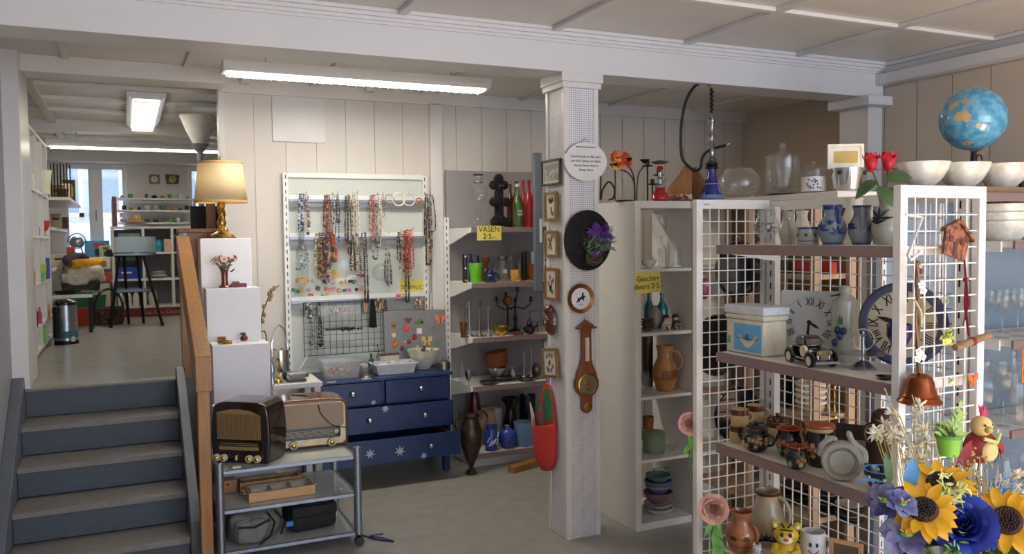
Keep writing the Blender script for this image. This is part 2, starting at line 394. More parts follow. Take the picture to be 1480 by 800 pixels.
bp = B('white_metal').box(rw-.002, rw+.022, .015, rl-.015, RH-.045, RH-.005).box(rw-.002, rw+.022, .015, rl-.015, .06, .1).box(rw-.002, rw+.022, .015, .045, .1, RH-.045).box(rw-.002, rw+.022, rl-.045, rl-.015, .1, RH-.045)
bp = bp.ob('back_panel', rk, bevel=.002)
g = B('white_metal')
for i in range(1, 20): y = rl*i/20; g.box(rw+.004, rw+.0082, y-.0021, y+.0021, .1, RH-.04)
for i in range(1, 32): z = .1+(RH-.145)*i/32; g.box(rw+.0082, rw+.0124, 0, rl, z-.0021, z+.0021)
g.ob('wire_grid', bp)
def slotted(b, x, y, z0, z1, w=.03, d=.025, face='-y', step=.05):
    b.use('white_metal').box(x-w/2, x+w/2, y-d/2, y+d/2, z0, z1); b.use('iron'); n = int((z1-z0)/step)
    for i in range(n):
        z = z0+(i+.5)*(z1-z0)/n
        if face == '-y': b.box(x-.003, x+.003, y-d/2-.0008, y, z-.013, z+.013)
        else: b.box(x-w/2-.0008, x, y-.003, y+.003, z-.013, z+.013)
    return b
slotted(B(), rw-.022, rl-.06, .06, RH-.03, w=.03, d=.05, face='-x').ob('slotted_upright', rk)
slotted(B(), rw-.022, .05, .06, RH-.03, w=.03, d=.05, face='-x').ob('slotted_upright', rk)
for z in RZ:
    sh = B('white_board').box(.022, rw-.038, .03, rl-.128, z-.03, z).ob('shelf', rk, bevel=.001)
    B('mauve_edge').box(.008, .022, .03, rl-.128, z-.036, z).ob('edge_strip', sh)
    B('white_metal').add([(.03,rl-.115,z-.005),(rw-.037,rl-.115,z-.005),(rw-.037,rl-.115,z-.075),(.03,rl-.115,z-.03),(.03,rl-.118,z-.005),(rw-.037,rl-.118,z-.005),(rw-.037,rl-.118,z-.075),(.03,rl-.118,z-.03)],
        [(0,1,2,3),(7,6,5,4),(0,4,5,1),(1,5,6,2),(2,6,7,3),(3,7,4,0)]).ob('bracket', rk)
for x, y in ((.016, .0), (rw-.015, 0), (.016, rl), (rw-.015, rl)): B('iron').cyl(.018, 0, .06, x, y, 12).ob('foot', rk)

# ================================================================ glassware shelving on the right wall
mat('blue_panel', '8797a8', .45, var=.04, scale=3)
GX0, GX1, GY0, GY1 = 3.57, 4.385, 2.42, 2.80
GZ = [1.80, 1.59, 1.145, .74, .35]
gs = T('glassware_shelving', 'blue-grey backed metal shelving full of glassware at the right edge', 'shelving', (0, 0, 0))
B('blue_panel').box(3.15, GX1, GY1, GY1+.02, .02, 1.83).ob('back_panel', gs)
slotted(B(), 3.17, GY1-.015, .0, 1.83).ob('slotted_upright', gs); slotted(B(), 3.55, GY1-.015, 0, 1.83).ob('slotted_upright', gs); slotted(B(), 4.36, GY1-.015, 0, 1.83).ob('slotted_upright', gs)
for i, z in enumerate(GZ):
    x0 = 3.0 if i == 0 else GX0
    sh = B('white_board').box(x0, GX1, GY0+.012, GY1-.028, z-.03, z).ob('shelf', gs, bevel=.001)
    B('mauve_edge').box(x0, GX1, GY0, GY0+.012, z-.036, z).ob('edge_strip', sh)
    B('white_metal').box(x0-.012, x0-.001, GY0+.06, GY1-.03, z-.05, z-.003).ob('bracket', gs)

# ================================================================ vase shelving behind the pillar
VX0, VX1, VY0, VY1 = 2.19, 2.95, 5.40, 5.84
VZ = [1.70, 1.31, .925, .58, .115]
mat('gondola_back', '989494', .5, var=.05, scale=2)
vs_ = T('vase_shelving', 'white slotted wall shelving with five vase shelves left of the pegboard pillar', 'shelving', (0, 0, 0))
B('gondola_back').box(VX0-.02, VX1+.02, VY1+.012, VY1+.03, .02, 2.13).ob('back_panel', vs_)
slotted(B(), VX0-.03, VY1, 0, 1.78, w=.04, d=.03).ob('slotted_upright', vs_); slotted(B(), VX1+.03, VY1, 0, 1.78, w=.04, d=.03).ob('slotted_upright', vs_)
for i, z in enumerate(VZ):
    y0 = VY0-.05 if i == 4 else VY0
    sh = B('white_board').box(VX0, VX1, y0+.012, VY1+.01, z-.03, z).ob('shelf', vs_, bevel=.001)
    B('mauve_edge').box(VX0+.0, VX1, y0, y0+.012, z-.034, z).ob('edge_strip', sh)
    for x in (VX0-.014, VX1+.002):
        k = B('white_metal')
        V = [(y0+.02, z-.002), (VY1-.01, z-.002), (VY1-.01, z-.12), (VY1-.08, z-.11), (y0+.02, z-.035)]; n = 5
        k.add([(x, y, q) for y, q in V]+[(x+.012, y, q) for y, q in V], [tuple(range(n))[::-1], tuple(range(n, 2*n))]+[(j, (j+1) % n, (j+1) % n+n, j+n) for j in range(n)])
        k.ob('bracket', vs_)
k = B('white_board').box(VX0, VX1, VY0+.05, VY1, 0, .08).ob('plinth', vs_)
gb = T('grey_hanging_board', 'narrow blue-grey board hanging at the right end of the vase shelves, behind the pillar', 'board', (2.69, 5.372, 1.24))
B('6f7783 .5' if 0 else C('6f7783', .5)).box(-.028, .03, -.012, .026, 0, .99).ob('panel', gb, bevel=.004)
B('e4e4e4').box(.006, .026, -.0135, -.012, .35, .52).ob('paper_strip', gb)

# ================================================================ blue chest of drawers
mat('navy', '19315f', .32, var=.12, scale=8); mat('navy_top', '1e396b', .3, var=.15, scale=10); mat('drawer_in', '9a5a34', .5, var=.15)
mat('star_silver', 'a7b0c0', .45, var=.06)
DX0, DX1, DY0, DY1, DZ = 1.065, 2.03, 5.45, 5.86, .70
dr = T('chest_of_drawers', 'navy blue chest of drawers with silver stars and two lower drawers pulled open', 'chest of drawers', (DX0, DY0, 0))
w, d = DX1-DX0, DY1-DY0
B('navy_top').box(-.02, w+.015, -.025, d, DZ-.022, DZ).use('star_silver').box(.10, .16, -.0258, -.02, DZ-.01, DZ+.0006).box(.33, .40, -.0258, .0, DZ-.006, DZ+.0006).box(.02, .05, -.0258, -.01, DZ-.006, DZ+.0006).ob('top', dr, bevel=.004)
B('navy').box(0, .022, .0, d, .15, DZ-.022).box(w-.022, w, 0, d, .15, DZ-.022).box(.022, w-.022, d-.01, d, .15, DZ-.022).box(.022, w-.022, .002, d-.01, .505, .515).box(.022, w-.022, .002, d-.01, .335, .345).box(.022, w-.022, .002, d, .15, .16).box(w*.5-.012, w*.5+.012, .002, d-.01, .515, DZ-.022).ob('body', dr, bevel=.002)
for x, y in ((.005, .005), (w-.05, .005), (.005, d-.05), (w-.05, d-.05)): B('navy').box(x, x+.045, y, y+.045, 0, .15).ob('leg', dr, bevel=.003)
def star(b, x, z, r, y, a0=90):
    V = []
    for i in range(14): a = math.radians(a0)+2*PI*i/14; rr = r if i % 2 == 0 else r*.42; V.append((x+rr*math.cos(a), z+rr*math.sin(a)))
    return b.prism(V, y-.0015, y)
def drawer(x0, x1, z0, z1, pull, knobs, stars, fill):
    b = B('navy').box(x0, x1, -.018-pull, -pull, z0, z1); D = b.ob('drawer', dr, bevel=.003)
    if pull:
        B('drawer_in').box(x0+.03, x0+.042, -pull, d-.05-pull, z0+.01, z1-.03).box(x1-.042, x1-.03, -pull, d-.05-pull, z0+.01, z1-.03).box(x0+.03, x1-.03, -pull, d-.05-pull, z0+.008, z0+.016).ob('drawer_box', D)
    for x, z in knobs: B('glass_crystal').use('pewter').lathe([(0, 0), (.008, 0), (.007, .012), (.017, .016), (.019, .022), (.012, .03), (0, .032)], 14).ob('knob', D, (x, -.018-pull, z)).rotation_euler = (PI/2, 0, 0)
    if stars:
        for x, z, r in stars: star(B('star_silver'), x, z, r, -.0185-pull).ob('star', D)
    return D
drawer(.022, w*.5-.014, .518, DZ-.026, 0, [(.27, .60)], [(.41, .535, .022)], 0)
drawer(w*.5+.014, w-.022, .518, DZ-.026, 0, [(w*.77, .60)], [], 0)
drawer(.015, w-.012, .345, .515, .075, [(.36, .43), (w*.77, .43)], [(.47, .50, .03)], 1)
drawer(.012, w-.005, .165, .325, .19, [(w*.77, .245)], [(.33, .24, .036), (.53, .235, .038), (w*.72, .185, .026)], 1)

# ================================================================ silver trolley
mat('silver_tube', '9299a3', .38, .9, var=.05); 
tr = T('tv_trolley', 'silver tube trolley with three glass shelves carrying old radios beside the steps', 'trolley', (.365, 4.327, 0))
tw, td = .735, .50
for x, y, h in ((.022, 0, .53), (tw-.02, 0, .53), (.0, td, .53), (tw-.03, td, .53)):
    p = B('silver_tube').cyl(.021, .06, h, x, y, 20).ob('post', tr, bevel=.003)
    B('iron').cyl(.012, .028, .06, x, y, 8).ob('caster_stem', p)
    q = B('black_gloss'); q.M = Matrix.Translation((x, y-.012, .026)) @ Matrix.Rotation(PI/2, 4, 'X'); q.lathe([(0, -.014), (.024, -.014), (.026, -.008), (.026, .008), (.024, .014), (0, .014)], 16); q.ob('caster', p)
mat('trolley_shelf', 'b9c0bd', .08, var=.03)
for z in (.485, .285, .075):
    f = B('silver_tube').box(.04, tw-.04, -.008, .008, z-.018, z+.0004).box(.02, tw-.05, td-.008, td+.008, z-.018, z+.0004).box(.012, .028, .02, td-.02, z-.018, z+.0004).box(tw-.04, tw-.022, .02, td-.02, z-.018, z+.0004).ob('shelf_frame', tr, bevel=.002)
    B('trolley_shelf').box(.028, tw-.04, .008, td-.008, z-.008, z).ob('glass_shelf', tr)

# ================================================================ pedestals
mat('pedestal_white', 'e6e6ea', .4, var=.015)
for lbl, x0, x1, y0, y1, z in (('lowest of three white plinths, nearest the radios', .43, .745, 5.0, 5.195, 1.03), ('middle-height white plinth carrying a small cherry ornament', .42, .727, 5.2, 5.395, 1.345), ('tallest white plinth under the pleated lamp', .41, .708, 5.4, 5.595, 1.642)):
    p = T('display_plinth', lbl, 'plinth', ((x0+x1)/2, y0, 0), 0, 'white display plinths'); h = (x1-x0)/2
    B('pedestal_white').box(-h, h, 0, y1-y0, .06, z).ob('body', p, bevel=.003)
    B('pedestal_white').box(-h+.01, h-.01, .01, y1-y0, 0, .06).ob('base', p)
B('pedestal_white').box(-.17, .16, 0, .125, 0, .70).ob('display_plinth', loc=(.585, 4.865, 0), bevel=.004, label='low white block half hidden behind the dark radio', cat='plinth')
oc = T('oak_cabinet', 'oak side cabinet with a dark top at the head of the steps, left of plinth', 'cabinet', (.30, 5.64, .8))
B('oak').box(.05, .27, .0, .2, 0, .88).ob('body', oc, bevel=.003)
B('oak_dark').box(-.0, .30, -.03, .22, .88, .905).ob('top', oc, bevel=.003)
B('grey_metal').box(.03, .05, .0, .03, 0, .88).ob('metal_post', oc)

# ================================================================ jewellery wall board
mat('sage_panel', 'c6ccc4', .45, var=.02, scale=3); mat('rail_grey', '7d8285', .4, var=.06)
JX0, JX1, JY = .985, 2.02, 5.87
jb = T('jewellery_board', 'white slotted frame with grey rails hung with necklaces on the boarded wall', 'display board', (0, 0, 0))
slotted(B(), JX0+.018, JY-.012, .70, 2.085, w=.036, d=.024, step=.05).ob('slotted_upright', jb)
slotted(B(), JX1-.018, JY-.012, 1.05, 2.085, w=.036, d=.024, step=.05).ob('slotted_upright', jb)
B('white_metal').box(JX0+.036, JX1-.036, JY-.022, JY-.007, 2.055, 2.09).ob('top_rail', jb, bevel=.002)
B('sage_panel').box(JX0+.036, JX1-.036, JY-.006, JY+.012, .70, 2.055).ob('panel', jb)
for z in (1.885, 1.625, 1.185):
    B('rail_grey').box(JX0+.036, JX1-.03, JY-.04, JY-.032, z-.034, z-.002).use('silver_tube').box(JX0+.036, JX1-.03, JY-.042, JY-.03, z+.004, z+.018).use('white_metal').box(JX0+.036, JX1-.036, JY-.03, JY-.006, z+.02, z+.05).use('rail_grey').box(JX0+.036, JX1-.03, JY-.032, JY-.006, z-.034, z+.02).ob('rail', jb)
# ================================================================ small-ware kit
PF = dict(
 bottle=[(0,0),(.9,0),(1,.04),(1,.5),(.85,.62),(.36,.76),(.32,.93),(.4,.935),(.4,1)],
 slim=[(0,0),(.92,0),(1,.03),(1,.6),(.8,.68),(.42,.8),(.38,.98),(.46,1)],
 vase=[(0,0),(.55,0),(.6,.03),(.85,.25),(1,.48),(.86,.68),(.5,.84),(.46,.9),(.62,1)],
 ball=[(0,0),(.5,0),(.55,.03),(.9,.25),(1,.48),(.88,.72),(.5,.88),(.34,.9),(.34,.96),(.44,1)],
 cup=[(0,0),(.82,0),(.9,.03),(1,1)], tumbler=[(0,0),(.7,0),(.74,.03),(1,1)], cyl=[(0,0),(.97,0),(1,.03),(1,1)],
 mug=[(0,0),(.8,0),(.92,.06),(1,.3),(1,.7),(.95,1)], pot=[(0,0),(.6,0),(.75,.1),(1,.45),(.95,.7),(.8,.85),(.86,1)],
 bowl=[(0,0),(.45,0),(.45,.07),(.72,.3),(.93,.7),(1,1)], dish=[(0,0),(.5,0),(.55,.15),(.9,.6),(1,1)],
 jug=[(0,0),(.62,0),(.68,.03),(.95,.28),(1,.4),(.9,.54),(.6,.72),(.56,.84),(.7,1)],
 pitcher=[(0,0),(.8,0),(.85,.03),(1,.3),(.95,.5),(.7,.75),(.62,.88),(.72,1)],
 stein=[(0,0),(.78,0),(.82,.04),(.72,.1),(1,.35),(1,.5),(.7,.75),(.68,.9),(.74,1)],
 wine=[(0,0),(.72,0),(.68,.015),(.12,.04),(.07,.1),(.07,.44),(.2,.5),(.75,.66),(1,.84),(.92,1)],
 goblet=[(0,0),(.6,0),(.55,.02),(.1,.05),(.1,.3),(.45,.36),(.85,.6),(1,1)],
 candle=[(0,0),(1,0),(.96,.04),(.42,.09),(.2,.15),(.36,.24),(.18,.33),(.15,.56),(.32,.62),(.15,.68),(.15,.84),(.55,.87),(.3,.9),(.42,1),(0,1)],
 plate=[(0,0),(.58,0),(.62,.25),(1,.9),(1,1),(.62,.45),(0,.4)],
 amphora=[(0,0),(.5,0),(.52,.02),(.42,.05),(.17,.1),(.2,.14),(.5,.26),(.85,.45),(1,.62),(.98,.72),(.7,.85),(.62,.92),(.75,.97)],
 dome=[(1,0),(1,.55),(.92,.72),(.72,.86),(.4,.95),(.12,.97),(.12,1),(0,1)],
 bell=[(1,0),(.97,.04),(.8,.2),(.66,.5),(.6,.75),(.45,.92),(.2,1),(0,1)],
 pan=[(0,0),(.85,0),(.92,.1),(1,1)], bucket=[(0,0),(.74,0),(.78,.02),(1,.96),(1.04,.96),(1.04,1),(.98,1)],
 fish=[(0,0),(.4,0),(.62,.05),(.9,.22),(1,.48),(.9,.75),(.66,.93),(.56,.97),(.6,1)])
def hollow(p, t=.06, tz=.05):
    q = [(max(.02, r-t), z) for r, z in p[::-1] if r > 0 and z > tz]; return p+q+[(0, max(tz, .03))]
def vessel(b, prof, r, h, seg=20, open_=True, t=.07, **k):
    p = PF[prof] if isinstance(prof, str) else prof; return b.lathe(hollow(p, t) if open_ else p, seg, k=r, kz=h, **k)
def handle(b, x, z0, z1, out, r=.006, a=0, y=0, n=10, flat=1):
    "C-shaped ear on the +x side (turned by a about the axis)"
    P = []
    for i in range(n+1):
        u = PI*(i/n)-PI/2; q = x+out*math.cos(u)*(1 if i not in (0, n) else 0)-(.004 if i in (0, n) else 0); P.append((q*math.cos(a), q*math.sin(a)+y, (z0+z1)/2+(z1-z0)/2*math.sin(u)))
    return b.tube(P, r, 7, flat=flat)
def it(name, label, cat, px, z, w, h, prof, m, X=None, Y=None, group=None, seg=18, open_=True, rz=0, root=False, t=.07, body='body', fl=0, fn=0, ell=1, band=None):
    """one turned vessel standing at photo column px on the plane X/Y at height z; w,h in photo pixels.
    Returns (object, radius, height); root=True gives an Empty with a body part to add more parts to."""
    v = on(px, z, X=X, Y=Y); s = mp(v); r, H = w*s/2, h*s; b = B(m); vessel(b, prof, r, H, seg, open_, t, fl=fl, fn=fn, ell=ell)
    if band:                                       # painted bands (mat, z0, z1, radius factor)
        for bm, z0, z1, k0, k1 in band: b.use(bm).lathe([(k0*1.012, z0), (k1*1.012, z1)], seg, k=r, kz=H, ell=ell)
    if root:
        o = T(name, label, cat, v, rz, group); b.ob(body, o)
    else: o = b.ob(name, loc=v, rz=rz, label=label, cat=cat, group=group)
    return o, r, H
def lid(o, r, z, m, k=1, knob=True, name='lid'):
    p = [(0, 0), (r, 0), (r, r*.12), (r*.8, r*.32), (r*.25, r*.42)]+([(r*.12, r*.48), (r*.22, r*.6), (r*.2, r*.72), (0, r*.76)] if knob else [(0, r*.44)])
    return B(m).lathe(p, 18).ob(name, o, (0, 0, z+.001))
def picture(name, label, cat, v, w, h, fm, pm, rz=0, d=.018, fw=.012, group=None, tilt=0, art=None, mount=None):
    o = T(name, label, cat, v, rz, group); o.rotation_euler[1] = tilt
    B(fm).frame(-w/2, w/2, -h/2, h/2, -d, 0, fw).ob('frame', o, bevel=.0015)
    b = B(mount or pm).box(-w/2+fw, w/2-fw, -d*.5, -.001, -h/2+fw, h/2-fw)
    if mount: b.use(pm).box(-w/2+fw*2.2, w/2-fw*2.2, -d*.5-.0008, -d*.4, -h/2+fw*2.2, h/2-fw*2.2)
    p = b.ob('picture', o)
    if art: art(p, w, h, -d*.5-.001)
    return o
def stems(b, base, n, ln, spread, r=.0015, lean=(0, 0)):
    tips = []
    for i in range(n):
        a = 2*PI*i/n+random.uniform(-.4, .4); q = spread*random.uniform(.35, 1)
        e = (base[0]+math.cos(a)*q+lean[0], base[1]+math.sin(a)*q+lean[1], base[2]+ln*random.uniform(.75, 1)); m_ = ((base[0]*.6+e[0]*.4), (base[1]*.6+e[1]*.4), base[2]*.4+e[2]*.6)
        b.tube([base, m_, e], r, 5); tips.append(Vector(e))
    return tips
def flower(b, c, d, r, m, cm=None, n=8, cup=.3, layers=1, w=.5):
    d = Vector(d).normalized(); a = d.orthogonal().normalized(); e = d.cross(a); b.use(m)
    for l in range(layers):
        for i in range(n):
            t = 2*PI*(i+.5*l)/n; rad = a*math.cos(t)+e*math.sin(t); k = cup+l*.5; b.leaf(Vector(c)+rad*r*.08, rad+d*k, d-rad*k, r*(1-.18*l), r*w*2, curl=.25)
    if cm: b.use(cm).sph(*(Vector(c)+d*r*.08), r*.32, 8, 5, sz=r*.2)
    return b
def rose(b, c, r, m, d=(0, 0, 1), n=5, open_=1.0):
    "a bloom of wrapped, cupped petals; open_ 0 is a tall bud, 1 a wide open rose"
    d = Vector(d).normalized(); a = d.orthogonal().normalized(); e = d.cross(a); b.use(m); c = Vector(c)
    L_ = [(.22, 1.1, .02), (.38, 1.12, .05), (.55, 1.08, .12), (.74, .98, .25), (.98, .82, .45)] if open_ > .5 else [(.3, 1.5, 0), (.48, 1.5, .03), (.62, 1.35, .1)]
    for l, (rr, hh, fl) in enumerate(L_):
        k = 3 if l == 0 else n
        for i in range(k):
            t0 = 2*PI*i/k+l*.7; sp = 1.25 if l == 0 else .95; V = []; Fs = []; nu, nv = 6, 5
            for v in range(nv+1):
                q = v/nv
                for u in range(nu+1):
                    w_ = -1+2*u/nu; an = t0+w_*sp*(.55+.45*math.sin(PI*min(1, q*.7+.25))); rad = r*rr*(.35+.65*q**.55+fl*q**3)*(1+.05*w_*w_*q); z = r*hh*(q*(1-.28*w_*w_*q)-.5)-r*fl*.35*q**4
                    V.append(c+(a*math.cos(an)+e*math.sin(an))*rad+d*z)
            for v in range(nv):
                for u in range(nu): p = v*(nu+1)+u; Fs.append((p, p+1, p+nu+2, p+nu+1))
            b.add(V, Fs)
    return b
# ================================================================ things hung on the pillar
FY = cy0-.001; LX = cx0-.001; NX = -PI/2
mat('frame_gold', '8f7444', .4, .4, var=.15); mat('frame_dark', '3a2d24', .5); mat('paper', 'd9d2c0', .7, var=.04); mat('etching', '8f8f86', .7, h2='cfc8b4', scale=40)
def hook(parent, x, z, y=0): B('pewter').tube([(x, y, z), (x, y-.012, z+.002), (x, y-.014, z+.012)], .0016, 6).ob('hook', parent)
v = W(844, 234, Y=FY); q = T('round_sign', 'oval white sign with a friendship saying hung high on the pillar', 'sign', v)
b = B('white_board'); e = [(.128*math.cos(2*PI*i/40), .102*math.sin(2*PI*i/40)) for i in range(40)]; b.prism(e, -.022, -.014).use('C' if 0 else C('9a8a70', .6)).prism([(x*.98, z*.98) for x, z in e], -.0139, -.011); b.ob('board', q)
B('frame_dark').rod((-.06, -.0235, .077), (.06, -.0235, .077), .002).ob('twig', q)
B('frame_dark').tube([(-.035, -.02, .09), (0, -.008, .125), (.035, -.02, .09)], .0012, 5).ob('string', q); hook(q, 0, .122)
lettering("Good friends are like stars,\nyou don't always see them,\nbut you know they're\nalways there.", .0185, C('55555a'), q, (0, -.0232, -.008), space=1.25, sx=.9)
# black straw hat with flowers
v = W(847, 347, Y=FY); q = T('straw_hat', 'black straw hat with purple flowers and a twig nest hung on the pillar', 'hat', v)
mat('straw_black', '1c181f', .7, bump=.6, scale=90)
b = B('straw_black')
for i in range(11): a = .055+.0085*i; b.tube([(a*math.cos(t*PI/16), -.012-.0012*abs(5-i), a*1.12*math.sin(t*PI/16)) for t in range(32)], .0052, 6, closed=True)
b.ob('brim', q)
b = B('straw_black')
for i in range(6): a = .06*math.cos(i*.26); b.tube([(a*math.cos(t*PI/12), -.016-.009*i, a*1.1*math.sin(t*PI/12)) for t in range(24)], .0055, 6, closed=True)
b.ob('crown', q)
b = B('oak_dark'); random.seed(3); mat('twig', '6b573f', .8, var=.25)
b.use('twig')
for i in range(26):
    t = random.uniform(0, PI); rr = random.uniform(.028, .05); ph = random.uniform(-.5, .5)
    b.tube([(.022+rr*math.cos(u*PI/8), -.05+rr*.8*math.sin(u*PI/8)*math.sin(t), -.085+rr*math.sin(u*PI/8)*math.cos(t)*.9+ph*.02) for u in range(16)], .0016, 5, closed=True)
b.ob('twig_nest', q)
mat('purple_petal', '5b2f86', .6, var=.3); mat('leaf_green', '4c6b3f', .6, var=.25); mat('leaf_pale', '7d9a78', .6, var=.2)
b = B('purple_petal')
for i in range(16): flower(b, (.02+random.uniform(-.03, .07), -.075+random.uniform(-.02, .015), .03+random.uniform(-.03, .04)), (random.uniform(-.5, .8), -1, random.uniform(-.2, .9)), .032, 'purple_petal', n=7, w=.22)
for i in range(6): flower(b, (.03+random.uniform(-.03, .03), -.075, -.055+random.uniform(-.02, .02)), (random.uniform(-.4, .6), -1, random.uniform(-.4, .4)), .026, 'purple_petal', n=7, w=.3)
b.ob('flowers', q)
b = B('leaf_green')
for i in range(60):
    p = Vector((.015+random.uniform(-.06, .05), -.078, -.02+random.uniform(-.035, .03))); b.use('leaf_green' if i % 3 else 'leaf_pale').leaf(p, (random.uniform(-1, 1), -.6, random.uniform(-.7, .7)), (0, -1, .3), .045, .008, n=3)
for i in range(22):
    p = Vector((.075+random.uniform(-.01, .03), -.07, .04+random.uniform(-.09, .03))); b.use('leaf_pale').leaf(p, (random.uniform(.1, 1), -.4, random.uniform(-.5, .8)), (0, -1, .3), .05, .007, n=3)
b.ob('leaves', q); B('frame_dark').rod((-.005, -.01, .1), (-.008, -.012, .148), .002).ob('loop', q); hook(q, -.008, .145)
# wall plate
v = W(838, 431, Y=FY); q = T('wall_plate', 'copper-rimmed white plate with a black rider drawing, above the barometer', 'plate', v)
mat('rim_copper', 'a77348', .25, .8, var=.2, scale=10)
def turned(prof, m, seg=32):
    b = B(m); b.M = Matrix.Rotation(PI/2, 4, 'X'); return b.lathe(prof, seg)
b = turned([(0, 0), (.05, 0), (.079, .012), (.079, .016), (.056, .010)], 'rim_copper'); b.lathe([(.056, .010), (0, .0095)], 32); b.ob('rim', q)
turned([(.057, .0105), (.054, .0115), (0, .0115)], 'e6e6ea', 32).ob('dish', q)
b = B('ink').prism([(-.028, -.022), (-.022, -.008), (-.018, .004), (-.004, .006), (.004, .012), (.008, .03), (.016, .034), (.018, .026), (.014, .014), (.02, .016), (.028, .012), (.024, .006), (.016, .002), (.02, -.01), (.016, -.012), (.008, -.004), (-.006, -.006), (-.008, -.018), (-.014, -.018), (-.014, -.008), (-.02, -.02)], -.0135, -.012); b.box(-.012, .014, -.0135, -.012, -.031, -.029); b.ob('drawing', q)
hook(q, 0, .08)
# barometer
v = W(845, 531, Y=FY); q = T('banjo_barometer', 'banjo-shaped wooden barometer with round brass dial on the pillar front', 'barometer', v)
mat('mahogany', '7a4526', .3, var=.25, scale=8, stretch=(10, 10, 1))
o_ = [(-.028, .215), (-.03, .06)]+[(-.03, .06), (-.045, .0)]
pts = [(.035, .235), (.0, .258), (-.035, .235), (-.055, .215), (-.03, .215), (-.026, .19), (-.028, .06), (-.036, .02), (-.06, -.03)]+[(.072*math.cos(math.radians(a)), -.085+.072*math.sin(math.radians(a))) for a in range(145, 250, 12)]+[(-.03, -.165)]+[(.032*math.cos(math.radians(a)), -.205+.036*math.sin(math.radians(a))) for a in range(160, 271, 18)]
pts += [(-x, z) for x, z in pts[::-1] if x < -.001 and abs(x) > .001]; B('mahogany').prism(pts, -.03, -.004).ob('case', q, bevel=.004)
b = B('brass').at(0, -.03, -.085); b.M = b.M @ Matrix.Rotation(PI/2, 4, 'X'); b.lathe([(.06, 0), (.06, .008), (.054, .01), (.05, .006), (.05, .0055)], 28); b.use('pewter').lathe([(.05, .0055), (0, .005)], 28); b.use('brass').lathe([(.026, .0055), (.022, .009), (0, .0085)], 20); b.ob('dial', q)
b = B('iron').at(0, -.039, -.085).box(-.0015, .0015, 0, .002, -.03, .03).box(-.012, .012, 0, .002, -.0015, .0015); b.ob('needle', q)
b = B('paper').box(-.011, .011, -.032, -.029, .04, .165).use('glass_crystal').rod((0, -.033, .045), (0, -.033, .16), .003).use('iron'); [b.box(-.009, -.003, -.0326, -.032, .05+.01*i, .0515+.01*i) for i in range(11)]; b.ob('thermometer', q)
b = B('brass').at(0, -.03, -.205); b.M = b.M @ Matrix.Rotation(PI/2, 4, 'X'); b.lathe([(.024, 0), (.024, .006), (.019, .007), (0, .004)], 20); b.ob('hygrometer', q)
B('mahogany').box(-.06, .06, -.034, -.004, .212, .222).ob('cornice', q, bevel=.002)
B('brass').cyl(.007, -.01, .0, 0, -.02).ob('finial', q, (0, 0, .27)); hook(q, 0, .258)
# small frames, mask and pouch on the left face
def sc_(p, w, h, y): pass
def art_land(p, w, h, y): B('etching').box(-w*.3, w*.3, y-.0006, y, -h*.26, h*.1).use('8f948e').box(-w*.3, w*.3, y-.0005, y, h*.1, h*.28).ob('print', p)
def art_tree(p, w, h, y):
    b = B('6f6d5c'); random.seed(int(h*1e4))
    for i in range(9): x, z = random.uniform(-w*.2, w*.2), random.uniform(-h*.3, h*.3); b.prism([(x+w*.07*math.cos(k), z+h*.09*math.sin(k)) for k in (0, 1, 2, 3, 4, 5, 6)], y-.0006, y)
    b.ob('print', p)
def left(px, py): return W(px, py, X=LX)
for px, py, wp, hp, lb, fm, mt, art, tl in ((798.5, 249, 27, 37, 'largest of the small pictures on the pillar side, pale landscape, topmost', 'frame_dark', 'paper', art_land, 0),
    (798, 298, 17, 42, 'narrow gilt-framed print just below the landscape on the pillar', 'frame_gold', 'paper', art_tree, 0),
    (798.5, 352, 18, 38, 'gilt-framed dark foliage print, third picture down the pillar side', 'frame_gold', None, art_tree, 0),
    (798.5, 410, 18, 47, 'wooden-framed cream print of leaves directly above the carved mask', 'oak_dark', 'paper', art_tree, 0),
    (797, 524, 21, 42, 'gilt-framed clock-like print hanging crooked below the carved mask', 'frame_gold', None, art_tree, -.13)):
    v = left(px, py); y0, y1 = left(px-wp/2, py).y, left(px+wp/2, py).y; s = mp(v)
    picture('framed_picture', lb, 'picture', v, abs(y1-y0), hp*s, fm, 'etching' if art is art_land else 'paper', NX, .016, .011 if art is art_land else .015, 'small pictures down the pillar side', tl, art, mt)
    hook(bpy.data.objects[-1] if 0 else COL.objects[-1].parent if 0 else [o for o in COL.objects if o.name.startswith('framed_picture')][-1], 0, hp*s/2)
v = left(798, 463); q = T('carved_mask', 'glossy brown carved face mask on the side of the pillar', 'mask', v, NX)
mat('lacquer', '5a2f22', .18, var=.3, coat=.5)
b = B('lacquer'); b.M = Matrix.Scale(1, 4); b.sph(0, 0, 0, .052, 20, 14, sz=.082, sy=.045); V2 = []
for p in b.v: V2.append(Vector((p.x, min(-.002, p.y) if p.y > -.002 else p.y, p.z)))
b.v = V2; b.ob('face', q)
b = B('lacquer').sph(0, -.045, -.005, .011, 8, 6, sz=.022).sph(0, -.037, .02, .03, 10, 6, sz=.007, sy=.012); b.ob('nose', q)
for sx in (-1, 1): B('d8c9b0').sph(sx*.02, -.040, .012, .008, 8, 6, sz=.004, sy=.005).ob('eye', q)
B('8e2c22').sph(0, -.038, -.036, .018, 10, 6, sz=.007, sy=.008).ob('mouth', q)
B('lacquer').sph(0, -.02, .06, .042, 14, 8, sz=.028, sy=.028).ob('hair', q); hook(q, 0, .08)
